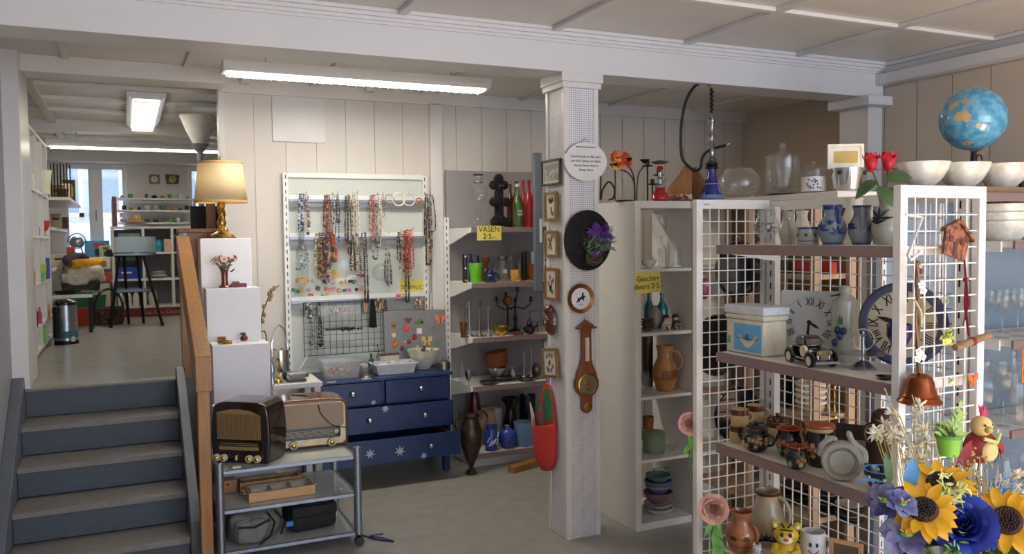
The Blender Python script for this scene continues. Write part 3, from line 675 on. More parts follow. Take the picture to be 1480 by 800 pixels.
# red pouch
v = left(790, 612); q = T('felt_pouch', 'red felt wall pouch stuffed with tools, hanging low on the pillar side', 'pouch', v, NX)
mat('red_felt', 'c23a31', .85, var=.06); mat('green_felt', '1f7a4a', .85)
pw = .125
back = [(-pw, -.15), (-pw*.9, -.2), (-pw*.55, -.245), (0, -.26), (pw*.55, -.245), (pw*.9, -.2), (pw, -.15), (pw, .03), (.085, .17), (.055, .225), (.02, .235), (-.02, .21), (-.04, .14), (-.06, .06), (-pw, .03)]
B('red_felt').prism(back, -.012, -.004).ob('back', q, bevel=.002)
B('green_felt').prism([(.005, .19), (.03, .21), (.05, .2), (.075, .15), (.095, .03), (0, .03), (-.02, .1)], -.0145, -.0121).ob('lining', q)
b = B('red_felt'); n = 10; V = []; Fs = []
for j, z in enumerate((-.245, -.2, -.12, 0, .03)):
    for i in range(n+1):
        t = -1+2*i/n; wz = pw*(.5 if j == 0 else .88 if j == 1 else 1); V.append((t*wz, -.014-.055*(1-t*t)*(.25 if j == 0 else .8 if j == 1 else 1), z-(.03*(1-t*t) if j == 4 else 0)-(.012*(1-t*t) if j == 0 else 0)))
for j in range(4):
    for i in range(n): a = j*(n+1)+i; Fs.append((a, a+1, a+n+2, a+n+1))
b.add(V, Fs).ob('pocket', q, solid=.004)
B('pewter').tube([(.02, -.008, .235), (.02, -.01, .265), (.02, -.004, .28)], .002, 6).ob('hanger', q)
for k, (x, z, h, nm, lb, m) in enumerate(((-.085, .0, .16, 'knitting_needles', 'bundle of pale sticks poking out of the red pouch', 'd8d0c0'), (-.01, .0, .0, 'wire_whisk', 'dark wire whisk loop rising from the red pouch', 'pewter'))):
    o = q.matrix_world
    t = T(nm, lb, 'utensil', Vector(v)+Vector((-.035, -x if 0 else -x, 0)), NX)
    if k == 0:
        for i in range(5): B(m).rod((i*.007, 0, -.12), (-.05+i*.01, .0, .1-.012*i), .0035, 6).ob('stick', t)
    else:
        for i in range(3): B('6b6a62').tube([(-.03+.01*i, 0, -.08), (-.045+.012*i, .0, .08), (-.01, 0, .145-.01*i), (.035-.012*i, 0, .08), (.03-.01*i, 0, -.08)], .0022, 6).ob('loop', t)
        B('oak_dark').cyl(.008, -.16, -.08).ob('grip', t)
# ================================================================ goods on the vase shelving
VY = 5.53
mat('red_glaze', 'b51f26', .25, coat=.3); mat('black_yarn', '0f0f10', .95, bump=1, scale=120); mat('navy_glaze', '1d2a5c', .2, coat=.3)
glass('glass_red', 'a81d2c', .45); glass('glass_amber', 'd98a2c', .35); glass('glass_dark', '2a1a1c', .6); glass('glass_lime', '9fc66a', .3)
Z1, Z2, Z3, Z4, Z5 = VZ
# top shelf
o, r, h = it('oil_lamp', 'clear glass oil lamp with metal collar at the left of the top vase shelf', 'lamp', 692, Z1, 28, 76, [(0,0),(.95,0),(.9,.06),(.5,.1),(.28,.14),(.2,.22),(.3,.34),(.2,.38),(.55,.46),(.95,.58),(1,.7),(.95,.78),(.5,.84),(.42,.97),(.5,1)], 'glass_crystal', Y=VY, root=True, open_=False)
B('pewter').lathe([(.5, .845), (.55, .85), (.5, .87)], 16, k=r, kz=h).ob('collar', o); B('iron').lathe([(.52, .985), (.54, 1), (.4, 1.01)], 16, k=r, kz=h).ob('rim', o)
v = on(721.5, Z1, Y=5.47); s = mp(v); q = T('yarn_poodle', 'black yarn pompom poodle standing on the top vase shelf', 'ornament', v)
k = s*4
def pom(b, x, y, z, r): return b.sph(x, y, z, r, 12, 9)
b = B('black_yarn').cyl(.033, .03, .26); pom(b, 0, 0, .05, .05); b.ob('body', q)
b = B('black_yarn'); pom(b, 0, -.01, .285, .036); pom(b, 0, -.035, .275, .02); b.ob('head', q); pom(B('black_yarn'), 0, 0, .345, .036).ob('topknot', q)
for sx in (-1, 1):
    pom(B('black_yarn'), sx*.042, 0, .30, .033).ob('ear', q); pom(B('black_yarn'), sx*.048, -.02, .18, .034).ob('paw', q); pom(B('black_yarn'), sx*.045, -.03, .036, .036).ob('foot', q)
    B('b0a090').sph(sx*.012, -.042, .295, .004, 6, 5).ob('eye', q)
for px, w, h, m, y, pf, lb in ((738, 10, 62, 'glass_red', 5.62, 'slim', 'pink-red clear bottle half hidden behind the yarn poodle'),
    (747, 13, 66, 'glass_red', 5.64, 'slim', 'dark red glass bottle behind the printed clear bottle'),
    (757, 11, 68, 'red_glaze', 5.66, 'bottle', 'slim red bottle second from right on the top vase shelf'),
    (764.5, 14, 68, 'red_glaze', 5.5, 'bottle', 'opaque bright red bottle in front at the right of the top vase shelf'),
    (773, 9, 63, 'glass_dark', 5.6, 'slim', 'dark bottle last on the top vase shelf beside the grey board')):
    it('bottle', lb, 'bottle', px, Z1, w, h, pf, m, Y=y, group='bottles on the top vase shelf', seg=14)
o, r, h = it('liqueur_bottle', 'clear greenish liqueur bottle with white lettering on top vase shelf', 'bottle', 748.5, Z1, 15, 62, 'bottle', 'glass_lime', Y=5.47, root=True, seg=16)
B('dcdcdc').lathe([(.36, .935), (.42, .94), (.42, 1.01), (0, 1.01)], 12, k=r, kz=h).ob('cap', o)
lettering('ORI\nGIN', .024, C('e8ece8'), o, (0, -r-.001, h*.33))
def note(name, label, v, w, h, txt, size, rz=0, m='label_yellow', tilt=0, sp=1, ink='ink', shift=0):
    q = T(name, label, 'sign', v, rz); q.rotation_euler[1] = tilt
    B(m).box(-w/2, w/2, -.002, 0, -h/2, h/2).ob('sign_card', q); lettering(txt, size, MT[ink], q, (shift, -.0024, 0), space=sp); return q
v = W(707, 336.5, Y=VY0-.003); s = mp(v)
note('price_note', 'yellow handwritten note VASEN on the top vase shelf edge', v, 38*s, 21*s, 'VASEN\n2·5.-', .054, sp=.9)
# second shelf
o, r, h = it('dotted_vase', 'tall narrow black vase with three white dots, left on second vase shelf', 'vase', 672, Z2, 7, 41, 'cyl', 'black_gloss', Y=5.52, root=True)
for z in (.08, .5, .92): B('e8e4dc').sph(0, -r*.95, h*z, .007, 8, 6).ob('dot', o)
for px, w, hh, pf, m, y, nm, lb in ((681, 9, 40, 'slim', 'navy_glaze', 5.62, 'vase', 'slim navy vase behind the lime green tumbler'),
    (687.5, 20, 28, 'tumbler', 'glass_lime2', 5.49, 'tumbler', 'lime green plastic tumbler on second vase shelf'),
    (691, 9, 37, 'slim', 'glass_dark', 5.66, 'bottle', 'dark brown bottle behind the lime green tumbler'),
    (703, 12, 34, [(0,0),(.9,0),(1,.08),(.8,.4),(.35,.55),(.6,.75),(1,.92),(1,1)], 'glass_amber', 5.62, 'vase', 'amber glass waisted vase behind the dark blue star ornament'),
    (715, 15, 36, 'bottle', 'glass_crystal', 5.64, 'vase', 'clear glass vase left of the silver-lidded jar'),
    (738, 13, 36, 'vase', 'glass_crystal', 5.66, 'vase', 'clear glass vase right behind the silver-lidded jar'),
    (745, 16, 17, 'mug', 'glass_amber2', 5.47, 'jug', 'small golden glass jug on second vase shelf'),
    (750.5, 9, 38, 'slim', 'glass_crystal', 5.6, 'bottle', 'narrow clear bottle behind the golden jug'),
    (758, 8, 41, 'cyl', 'glass_dark', 5.56, 'vase', 'tall dark cylinder vase on second vase shelf'),
    (768, 18, 40, 'cyl', 'pewter', 5.70, 'vase', 'grey metal cylinder at the back right of second vase shelf'),
    (770, 16, 24, 'bowl', 'glass_amber', 5.47, 'bowl', 'amber tealight bowl at right end of second vase shelf')):
    if m == 'glass_lime2': mat(m, '6cc32c', .3, var=.08)
    if m == 'glass_amber2': mat(m, 'cf9a3e', .2, .3, var=.2)
    it(nm, lb, nm, px, Z2, w, hh, pf, m, Y=y, group=None, seg=16)
o, r, h = it('storage_jar', 'glass jar with grey stopper in the middle of second vase shelf', 'jar', 726.5, Z2, 19, 30, 'pot', 'glass_crystal', Y=5.50, root=True)
B('pewter').lathe([(.0, 1), (.62, 1.0), (.8, 1.1), (.8, 1.22), (.3, 1.26), (0, 1.26)], 16, k=r, kz=h).ob('stopper', o); B('b5b8c0').at(0, -r*1.0, h*.5).cb(0, 0, 0, .03, .004, .03).ob('emblem', o)
v = on(709, Z2, Y=5.46); q = T('star_ornament', 'dark blue glazed star-shaped ornament on second vase shelf', 'ornament', v); s = mp(v)
b = B('navy_glaze').at(0, 0, .05); V = []
for i in range(10): a = PI/2+PI*i/5; rr = .058 if i % 2 == 0 else .03; V.append((rr*math.cos(a), rr*math.sin(a)))
b.prism(V, -.02, .02); b.ob('star', q, bevel=.006, seg=3); B('navy_glaze').box(-.04, .04, -.025, .025, 0, .012).ob('base', q, bevel=.004)
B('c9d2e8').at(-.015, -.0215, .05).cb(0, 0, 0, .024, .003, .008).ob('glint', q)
# third shelf: metal candlesticks
mat('copper_dull', '8a5a3a', .35, .8, var=.2)
for px, w, hh, y, lb, m in ((679, 13, 50, 5.50, 'silver candlestick nearest the left upright of the third vase shelf', 'silver'), (693, 13, 52, 5.48, 'tallest silver candlestick, second in the row on the third vase shelf', 'pewter'), (706, 11, 43, 5.45, 'short silver candlestick at the front of the third vase shelf', 'silver'), (671, 10, 47, 5.66, 'dark candlestick behind the copper beaker on the third vase shelf', 'pewter')):
    it('candlestick', lb, 'candlestick', px, Z3, w, hh, 'candle', m, Y=y, open_=False, group='candlesticks on the third vase shelf')
it('beaker', 'copper beaker at the left end of the third vase shelf', 'beaker', 670, Z3, 11, 22, 'tumbler', 'copper_dull', Y=5.48)
o, r, h = it('brass_dish', 'low brass oval dish on feet among the candlesticks', 'dish', 724, Z3, 28, 13, 'dish', 'brass', Y=5.47, root=True, ell=.6)
for a in (.7, 2.4, 3.9, 5.5): B('brass').sph(.5*r*math.cos(a), .3*r*math.sin(a), .0065, .006, 6, 4).ob('foot', o)
for sx in (-1, 1): handle(B('brass'), r*.85, h*.5, h*1.15, .012, .003, 0 if sx > 0 else PI).ob('handle', o)
v = on(745, Z3, Y=5.60); s = mp(v); q = T('candelabrum', 'dark branched candelabrum with wide arms on the third vase shelf', 'candelabrum', v)
B('iron').lathe([(0,0),(.045,0),(.045,.01),(.015,.03),(.008,.06),(.016,.1),(.008,.14),(.008,.24),(.012,.25),(0,.26)], 16).ob('stem', q)
for x, zt in ((-.15, .27), (.13, .26), (-.075, .3), (.02, .335)):
    b = B('iron').tube([(0, 0, .19), (x*.55, 0, .17 if abs(x) > .05 else .25), (x*.95, 0, .2 if abs(x) > .05 else .29), (x, 0, zt-.035)], .005, 7)
    b.lathe([(0, 0), (.022, .004), (.024, .01), (.008, .012), (.012, .035), (.015, .035), (0, .03)], 12, x, 0, zt-.035); b.ob('arm', q)
v = on(734, Z3, Y=5.72); q = T('amber_clock', 'round amber-faced ornament on a dark stand behind the candelabrum', 'ornament', v)
b = B('iron').cyl(.006, 0, .19).cyl(.03, 0, .01); b.ob('stand', q); b = B('iron').at(0, 0, .225); b.M = b.M @ Matrix.Rotation(PI/2, 4, 'X'); b.lathe([(0, -.012), (.036, -.012), (.036, .012), (.03, .014)], 18); b.use('glass_amber2').lathe([(.03, .013), (0, .016)], 18); b.ob('disc', q)
v = on(773.5, Z3, Y=5.52); q = T('pewter_plaque', 'square pewter plaque on a stand at the right end of third vase shelf', 'plaque', v)
B('pewter').box(-.048, .048, -.005, .005, .075, .165).use('9a9a96').box(-.04, .04, -.007, -.005, .085, .155).ob('plate', q, bevel=.002); B('iron').rod((-.03, .02, 0), (-.02, .004, .09), .004).rod((.03, .02, 0), (.02, .004, .09), .004).ob('stand', q)
o, r, h = it('kettle', 'small black kettle below the pewter plaque on third vase shelf', 'kettle', 765, Z3, 18, 14, 'ball', 'black_gloss', Y=5.44, root=True); b = B('black_gloss'); b.tube([(r*.7, 0, h*.5), (r*1.3, 0, h*.8), (r*1.5, 0, h*1.05)], [.01, .007, .005], 8).ob('spout', o); B('iron').tube([(-r*.4, 0, h*.95), (-r*.2, 0, h*1.5), (r*.2, 0, h*1.5), (r*.4, 0, h*.95)], .003, 6).ob('handle', o)
B('703c33').box(-.03, .05, -.03, .03, 0, .02).ob('book', loc=on(746, Z3, Y=5.44), bevel=.003, label='small red-brown box in front of the candelabrum foot', cat='box')
# fourth shelf: trays, copper pan, silver
mat('wicker', '8a4f2c', .6, var=.3, bump=.5, scale=60)
it('carafe', 'clear glass carafe at the left of the fourth vase shelf', 'carafe', 668, Z4, 12, 30, 'bottle', 'glass_crystal', Y=5.62)
it('goblet', 'silver goblet at the left front of the fourth vase shelf', 'goblet', 677.5, Z4, 11, 22, 'goblet', 'silver', Y=5.47)
for i, (px, w, hh, y, lb) in enumerate(((706, 28, 5, 5.46, 'small round silver tray at the front edge of the fourth vase shelf'), (731, 50, 5, 5.57, 'wide silver tray under the copper basket on the fourth vase shelf'), (762, 26, 5, 5.46, 'silver saucer under the two tall silver vases'))):
    it('silver_tray', lb, 'tray', px, Z4, w, hh, 'plate', 'pewter', Y=y, open_=False, seg=28, ell=.55 if w > 40 else .8)
zt = Z4+.026
o, r, h = it('silver_bowl', 'silver bowl standing on the wide tray on the fourth vase shelf', 'bowl', 719, zt, 26, 15, 'bowl', 'silver', Y=5.56)
o, r, h = it('copper_basket', 'copper-brown basket with looped handle tilted on top of the silver bowl', 'basket', 719, zt+h+.002, 34, 20, 'pan', 'wicker', Y=5.56, root=True, fl=.04, fn=14)
handle(B('pewter'), r*.95, h*.2, h*1.0, .04, .004, PI).ob('handle', o); o.rotation_euler = (0, -.16, 0); o.location.z += r*.15
it('creamer', 'small silver creamer right of the copper basket', 'jug', 741, zt, 13, 14, 'jug', 'silver', Y=5.52)
for px, hh, lb in ((757.5, 37, 'shorter of two slender silver bud vases on the fourth vase shelf'), (767.5, 43, 'taller of two slender silver bud vases on the fourth vase shelf')): it('bud_vase', lb, 'vase', px, Z4+.028, 7, hh, [(0,0),(1,0),(.9,.03),(.4,.08),(.35,.2),(.42,.6),(.55,1)], 'silver', Y=5.47, group='silver bud vases')
it('silver_pot', 'round dark silver pot at the right of fourth vase shelf', 'pot', 775, Z4, 15, 19, 'ball', 'pewter', Y=5.62)
# bottom shelf
mat('glaze_blue', '2c3f9a', .25, var=.15, coat=.3); mat('glaze_sky', '6d8fb4', .35, var=.08); mat('stone_beige', 'b59f7c', .6, var=.12); mat('oxblood', '6d1526', .25, coat=.3)
it('floor_bottle', 'tall dark red bottle vase at the back left of the bottom vase shelf', 'vase', 686.5, Z5, 19, 80, [(0,0),(.9,0),(1,.04),(1,.6),(.8,.8),(.5,.92),(.35,1)], 'oxblood', Y=5.68)
it('stoneware_pot', 'beige stoneware pot behind the bronze amphora', 'pot', 703, Z5, 30, 50, 'pot', 'stone_beige', Y=5.6)
it('white_pot', 'greyish white pot behind the blue and white vase', 'pot', 717, Z5, 18, 48, 'cyl', 'b8b4ab', Y=5.66)
it('dark_vase', 'dark brown wide-rimmed vase behind the round blue vase', 'vase', 738, Z5, 27, 62, [(0,0),(.6,0),(.75,.1),(.8,.4),(.5,.7),(.5,.8),(.95,.96),(1,1)], 'glass_dark2' if 'glass_dark2' in MT else mat('glass_dark2', '1f1614', .2, coat=.3), Y=5.62)
it('dark_vase', 'dark blue-black vase behind the pale blue planter', 'vase', 763, Z5, 24, 62, 'cyl', mat('ink_glaze', '15162a', .25, coat=.3), Y=5.64)
o, r, h = it('delft_vase', 'royal blue vase with white brushwork on the bottom vase shelf', 'vase', 710, Z5, 22, 36, [(0,0),(.8,0),(.85,.04),(.75,.15),(1,.35),(.95,.6),(.7,.8),(.75,.95),(.85,1)], 'glaze_blue', Y=5.42, root=True)
b = B('cfd6ea'); random.seed(4)
for i in range(7): a = -PI/2+random.uniform(-.9, .9); z = h*random.uniform(.25, .7); b.tube([(1.0*r*math.cos(a+t*.12), 1.0*r*math.sin(a+t*.12), z+h*.07*t) for t in range(-1, 3)], .004, 5)
b.ob('brushwork', o)
it('ball_vase', 'round royal blue vase with gold neck on the bottom vase shelf', 'vase', 733.5, Z5, 26, 32, 'ball', 'glaze_blue', Y=5.43, band=[('brass', .9, .97, .35, .36)])
it('planter', 'pale blue flower planter at the right of the bottom vase shelf', 'planter', 757, Z5, 29, 35, 'bucket', 'glaze_sky', Y=5.43)
# bronze amphora on the floor
mat('bronze', '4e3f38', .32, .75, var=.35, scale=18, bump=.8)
v = W(681.5, 684, Z=0); s = mp(v); q = T('bronze_amphora', 'dark bronze amphora with scrolled handles standing on the floor by the blue drawers', 'amphora', v); q.scale = (1, 1, 1)
vessel(B('bronze'), 'amphora', .080, .42, 28, True, .05).ob('body', q)
for sx in (-1, 1):
    b = B('bronze'); b.tube([(sx*x, 0, z) for x, z in ((.072, .27), (.105, .31), (.122, .36), (.118, .405), (.095, .425), (.072, .415), (.066, .39), (.082, .375), (.094, .39), (.086, .402))], [.008, .008, .008, .008, .008, .007, .006, .005, .004, .004], 8); b.ob('handle', q)
b = B('oak').at(0, 0, 0); v = W(762, 676, Z=0)
q = B('oak').box(-.16, .16, -.035, .035, 0, .045).ob('wooden_plank', loc=v, rz=.35, bevel=.004, label='short orange-brown wooden plank lying on the floor under the red pouch', cat='plank')
# ================================================================ jewellery
random.seed(11); JH = JY-.05
PAL = dict(mix=['b04a4a', '6a8fb0', 'd8c8b8', 'c98a8a', '3a3a44'], dark=['2b2622', '4a3a30', '8a7d6c', '1c1c20'], pearl=['e6dcc4', 'd8ccb0', 'f0e8d8'], brown=['7a4a30', '5a3a2a', 'b08a60', '3a2a22'],
    red=['b5322c', '8e2420', 'd0553e'], bone=['c8b8a0', 'a89078', 'e0d4c0', '6a5a4c'], grey=['6a6a6c', '9a9a9a', '3a3a3c', 'c0c0c0'], blue=['4a6a90', 'a8c0d0', '2a3a5a', 'd8d8e0'], pink=['c87a78', 'e0a8a0', 'a8545a'], coral=['c8503c', 'a04030', 'e08060'])
def necklace(label, px, py, ln, w, pal, r=.0045, big=0, y=JH, grp=None, pend=None, cat='necklace', name='necklace'):
    "a loop of beads hanging from (px,py) down ln pixels, w pixels wide; beads swell towards the bottom by big"
    r *= 1.3; w *= .8
    v = W(px, py, Y=y); s = mp(v); L_, Wd = ln*s, max(w*s, r*2.6); b = B(); cols = PAL[pal]
    P = []; n = max(10, int(L_/(r*2.1)))
    for i in range(n): t = i/n; P.append((-Wd/2*(.25+.75*min(1, t*1.6)), -t*(L_-Wd/2)))
    m = max(4, int(PI*Wd/2/(r*2)))
    arc_ = [(-Wd/2*math.cos(PI*i/m), -(L_-Wd/2)-Wd/2*math.sin(PI*i/m)) for i in range(m+1)]
    P = P+arc_+[(-x, z) for x, z in P[::-1]]; tot = len(P)
    for i, (x, z) in enumerate(P):
        t = 1-abs(2*i/(tot-1)-1); rr = r*(1+big*t*t)*random.uniform(.85, 1.1)
        if rr > r*1.5 and i % 2: continue
        b.use(random.choice(cols)).sph(x, random.uniform(-.002, .002)-.004*(x > 0), z, rr, 6, 4)
    o = b.ob(name, loc=v, label=label, cat=cat, group=grp)
    if pend:
        q = B(pend[0]); q.M = Matrix.Rotation(PI/2, 4, 'X'); q.lathe([(0, -.002), (pend[1]*s, -.002), (pend[1]*s, .002), (0, .003)], 14); q.ob('pendant', o, (0, -.004, -L_-pend[1]*s*.8))
    return o
def peg(px, py): v = W(px, py, Y=JY-.04); B('chrome').tube([(v.x, v.y, v.z), (v.x, v.y-.05, v.z), (v.x, v.y-.055, v.z+.012)], .0025, 6).ob('peg', jb)
for x, y in ((434, 281), (441, 279), (470, 283), (478, 281), (486, 279), (500, 283), (508, 281), (514, 279), (536, 283), (543, 281), (551, 281), (578, 281), (588, 280), (460, 337), (468, 336), (476, 335), (512, 337), (524, 336), (560, 336), (577, 334), (586, 332), (594, 331), (505, 383)): peg(x, y)
NL = 'on the upper rail'; ML = 'on the middle rail'
data = [
 ('small grey chain between the first two upper bunches', 445, 282, 46, 5, 'grey', .003, .1),
 ('copper and white bead necklace behind the second upper bunch', 473, 283, 70, 6, 'coral', .004, .4),
 ('dark green bead strand in the second upper bunch', 488, 281, 40, 5, 'dark', .004, .2),
 ('black and bone strand beside the ivory pearls', 504, 283, 84, 6, 'dark', .004, .3),
 ('rose and silver strand in the fourth upper bunch', 539, 283, 62, 5, 'pink', .004, .1),
 ('pearl and black strand in the fourth upper bunch', 549, 281, 60, 5, 'pearl', .004, .1),
 ('bone and brown strand between the knotted necklaces', 462, 338, 62, 7, 'brown', .0045, .4),
 ('mixed bead strand hanging low beside the pins', 470, 338, 70, 7, 'mix', .0055, .6),
 ('blue and grey strand ending above the pins', 474, 345, 60, 5, 'blue', .004, .5),
 ('dark red strand at the centre of the red bunch', 584, 334, 50, 5, 'red', .0045, .1),
 ('rust red strand at the right of the red bunch', 591, 333, 66, 5, 'coral', .0045, .1),
 ('blue and white bead necklace, leftmost on the upper rail', 434, 281, 52, 7, 'blue', .005, .3),
 ('chunky red and blue bead necklace second from left on the upper rail', 440, 281, 58, 12, 'mix', .005, 1.0),
 ('dark spaced-bead necklace at the left of the second upper bunch', 470, 283, 45, 7, 'dark', .0045, .2),
 ('long brown bead necklace in the second upper bunch', 475, 282, 92, 10, 'brown', .0045, .5),
 ('thin silver-grey necklace in the second upper bunch', 481, 281, 62, 7, 'grey', .003, .1),
 ('necklace ending in a cluster of pale blue beads, second upper bunch', 485, 280, 68, 9, 'blue', .0035, 1.3),
 ('black bead necklace at the left of the pearls', 500, 284, 64, 5, 'dark', .0048, .1),
 ('long ivory pearl necklace in the third upper bunch', 508, 281, 67, 13, 'pearl', .0052, .15),
 ('very long white bone necklace hanging below the pearls', 511, 283, 108, 9, 'bone', .004, .3),
 ('cream pearl string at the right of the third upper bunch', 516, 280, 50, 5, 'pearl', .004, .1),
 ('brown and pink bead necklace in the fourth upper bunch', 536, 283, 50, 6, 'pink', .005, .1),
 ('long grey and white bead necklace in the fourth upper bunch', 541, 282, 92, 8, 'grey', .0042, .4),
 ('bone-coloured bead necklace in the fourth upper bunch', 546, 281, 75, 6, 'bone', .004, .2),
 ('thin brown cord with pendant at the right of the fourth upper bunch', 553, 281, 32, 6, 'brown', .0022, 0),
 ('pale brown chain necklace, leftmost on the middle rail', 458, 338, 48, 8, 'bone', .0045, .8),
 ('dark brown bead necklace second on the middle rail', 466, 337, 56, 9, 'brown', .0055, .6),
 ('knotted copper-brown bead necklace third on the middle rail', 476, 336, 46, 13, 'brown', .0065, .7),
 ('reddish wooden bead necklace beside the ruffled glass plate', 482, 338, 40, 8, 'coral', .006, .5),
 ('dark necklace with grey stones left of the middle of the middle rail', 509, 340, 50, 7, 'dark', .0045, .7),
 ('black and silver chain in the centre of the middle rail', 517, 338, 62, 6, 'grey', .0035, .2),
 ('tan cord necklace in the centre of the middle rail', 523, 337, 54, 5, 'brown', .003, .1),
 ('long black bead rope hanging lowest in the centre', 528, 337, 100, 5, 'dark', .005, .4),
 ('brown bead string at the left of the red bunch', 576, 336, 40, 5, 'dark', .0045, .1),
 ('white tooth-bead necklace in the red bunch', 580, 334, 58, 7, 'bone', .005, .4),
 ('bright red coral bead necklace in the red bunch', 587, 333, 62, 8, 'red', .005, .2),
 ('dull coral bead necklace at the right of the red bunch', 594, 332, 56, 7, 'coral', .0042, .1),
 ('black and silver pendant chain hanging below the red bunch', 588, 368, 68, 5, 'dark', .005, .5),
]
for d in data: necklace(d[0], d[1], d[2], d[3], d[4], d[5], d[6], d[7], y=JH-.012-random.uniform(0, .03), grp='necklaces on the wall board')
for lb, px, py, ln, w, pal, r, bg in (('tangle of dark and white bead necklaces hung on the right upright', 616, 281, 60, 8, 'dark', .005, .2), ('black cord necklace at the far right of the upright', 624, 282, 52, 12, 'dark', .004, 0), ('white and grey bead necklace on the right upright', 621, 282, 76, 6, 'grey', .005, .2), ('long bronze bead rope at the lowest right of the board', 618, 300, 82, 7, 'brown', .0055, .4)):
    necklace(lb, px, py, ln, w, pal, r, bg, y=JY-.055, grp='necklaces on the right upright')
# bangles
for px, py, rp, m, lb in ((576, 288, 9, 'cream', 'cream bangle on the upper rail, left of a pair'), (591, 288, 9, 'd8d0d4', 'white bangle on the upper rail, right of a pair'), (563, 287, 6, 'b098a8', 'small mauve bangle beside the white bangles'), (606, 291, 5, 'b07a50', 'brown bangle at the right end of upper rail')):
    v = W(px, py, Y=JH-.01); s = mp(v); B(m).tube([(rp*s*math.cos(t*PI/12), .006*math.sin(t*PI/12), rp*s*math.sin(t*PI/12)) for t in range(24)], .005, 8, closed=True).ob('bangle', loc=v, label=lb, cat='bangle', group='bangles on the upper rail')
# glass things leaning/hanging on the board
v = W(437, 402, Y=JY-.062); s = mp(v); q = T('hanging_bottle', 'clear glass bottle with blue speckles and cork base hung on the board', 'bottle', v)
b = B('glass_crystal'); vessel(b, [(0,0),(.9,0),(1,.03),(1,.5),(.8,.62),(.45,.7),(.4,.95),(.5,1)], .044, .33, 20); b.ob('body', q)
B('c9a56a').cyl(.046, -.03, -.001).ob('cork_base', q)
b = B('3f6a98'); random.seed(2)
for i in range(16): a = random.uniform(-PI+.3, -.3); b.sph(.0445*math.cos(a), .0445*math.sin(a), random.uniform(.06, .17), .006, 6, 4)
b.ob('speckles', q)
v = W(493, 380, Y=JY-.045); q = T('glass_dish', 'ruffled clear glass dish hung behind the brown necklaces', 'dish', v)
b = B('glass_crystal'); b.M = Matrix.Rotation(PI/2, 4, 'X'); b.lathe([(0, 0), (.06, 0), (.11, .012), (.135, .03)], 28, fl=.05, fn=9); b.ob('body', q)
v = W(548, 393, Y=JY-.03); q = T('glass_ball', 'round clear glass ball ornament hanging on the board', 'ornament', v); B('glass_crystal').sph(0, -.05, 0, .066, 20, 14).ob('ball', q); B('chrome').tube([(0, -.05, .066), (0, -.03, .1)], .002).ob('hook', q)
for px, py, ln, w, lb in ((560, 356, 52, 11, 'oval bundle of grey chains beside the glass ball'), (562, 366, 46, 7, 'thin dark chain loop inside the grey bundle')):
    necklace(lb, px, py, ln, w, 'grey', .0042, .5, y=JY-.045, grp='chains by the glass ball')
v = W(509, 398, Y=JY-.015); B('cfd0d0').box(-.04, .04, -.004, 0, -.03, .02).ob('price_card', loc=v, label='small grey card hung between the long necklaces', cat='card')
v = W(482, 395, Y=JY-.013); q = T('earring_card', 'small bright yellow card of earrings on the board', 'card', v); B('e8b52a').box(-.024, .024, -.003, 0, -.03, .03).ob('card', q)
for i in (-1, 0, 1): B('c47a1c').sph(i*.011, -.004, -.004+.01*(i % 2), .004, 6, 4).ob('earring', q)
v = W(598, 415, Y=JY-.013); s = mp(v); note('price_note', 'yellow note SCHMUCK half covered by the red necklace bunch', v, 40*s, 24*s, 'SCHMUCK', .042, shift=.0, tilt=.04)
# rows of pins and magnets
random.seed(21)
SH = [('round', lambda b: b.lathe([(0, 0), (.012, 0), (.011, .004), (0, .006)], 12)), ('square', lambda b: b.box(-.011, .011, -.011, .011, 0, .004)), ('oblong', lambda b: b.box(-.02, .02, -.008, .008, 0, .005)), ('oval', lambda b: b.lathe([(0, 0), (.013, 0), (.01, .005), (0, .006)], 12, ell=.65)), ('heart', lambda b: b.lathe([(0, 0), (.01, 0), (.008, .006), (0, .008)], 5))]
CN = [('red', 'b03a38'), ('pink', 'd898a0'), ('blue', '4a70a0'), ('green', '4e7a58'), ('yellow', 'd8b048'), ('black', '26262c'), ('silver', 'b0b4b8'), ('brown', '7d5a40'), ('white', 'e0dede'), ('orange', 'd07a38')]
rows = [(399, [(462, 6), (488, 4), (506, 2), (513, 5), (520, 0)]), (407, [(441, 4), (452, 6), (466, 8), (474, 2), (482, 1), (493, 4), (500, 9), (505, 5), (511, 3), (521, 8)]), (418, [(427, 3), (435, 4), (446, 6), (459, 7), (471, 9), (480, 1), (490, 9), (498, 2), (505, 1), (515, 5), (521, 1)]), (428, [(428, 8), (449, 0), (466, 3), (470, 4)])]
rn = ['top', 'second', 'third', 'bottom']; NO = ['first', 'second', 'third', 'fourth', 'fifth', 'sixth', 'seventh', 'eighth', 'ninth', 'tenth', 'eleventh']
for ri, (py, L_) in enumerate(rows):
    for ci, (px, k) in enumerate(L_):
        si = (ci*3+ri) % 5; b = B(CN[k][1]); b.M = Matrix.Rotation(PI/2, 4, 'X') @ Matrix.Rotation(random.uniform(-.5, .5), 4, 'Z') @ Matrix.Scale(1.45, 4); SH[si][1](b)
        b.use(CN[(k+3+ci) % 10][1]); b.sph(.0, .0, .004, .0055, 6, 4, sz=.003)
        b.ob('pin_badge', loc=W(px, py+random.uniform(-2, 2), Y=JY-.007), label='%s %s pin, %s from left in the %s row above the wire mesh' % (CN[k][0], SH[si][0], NO[ci], rn[ri]), cat='pin', group='pins on the jewellery panel')
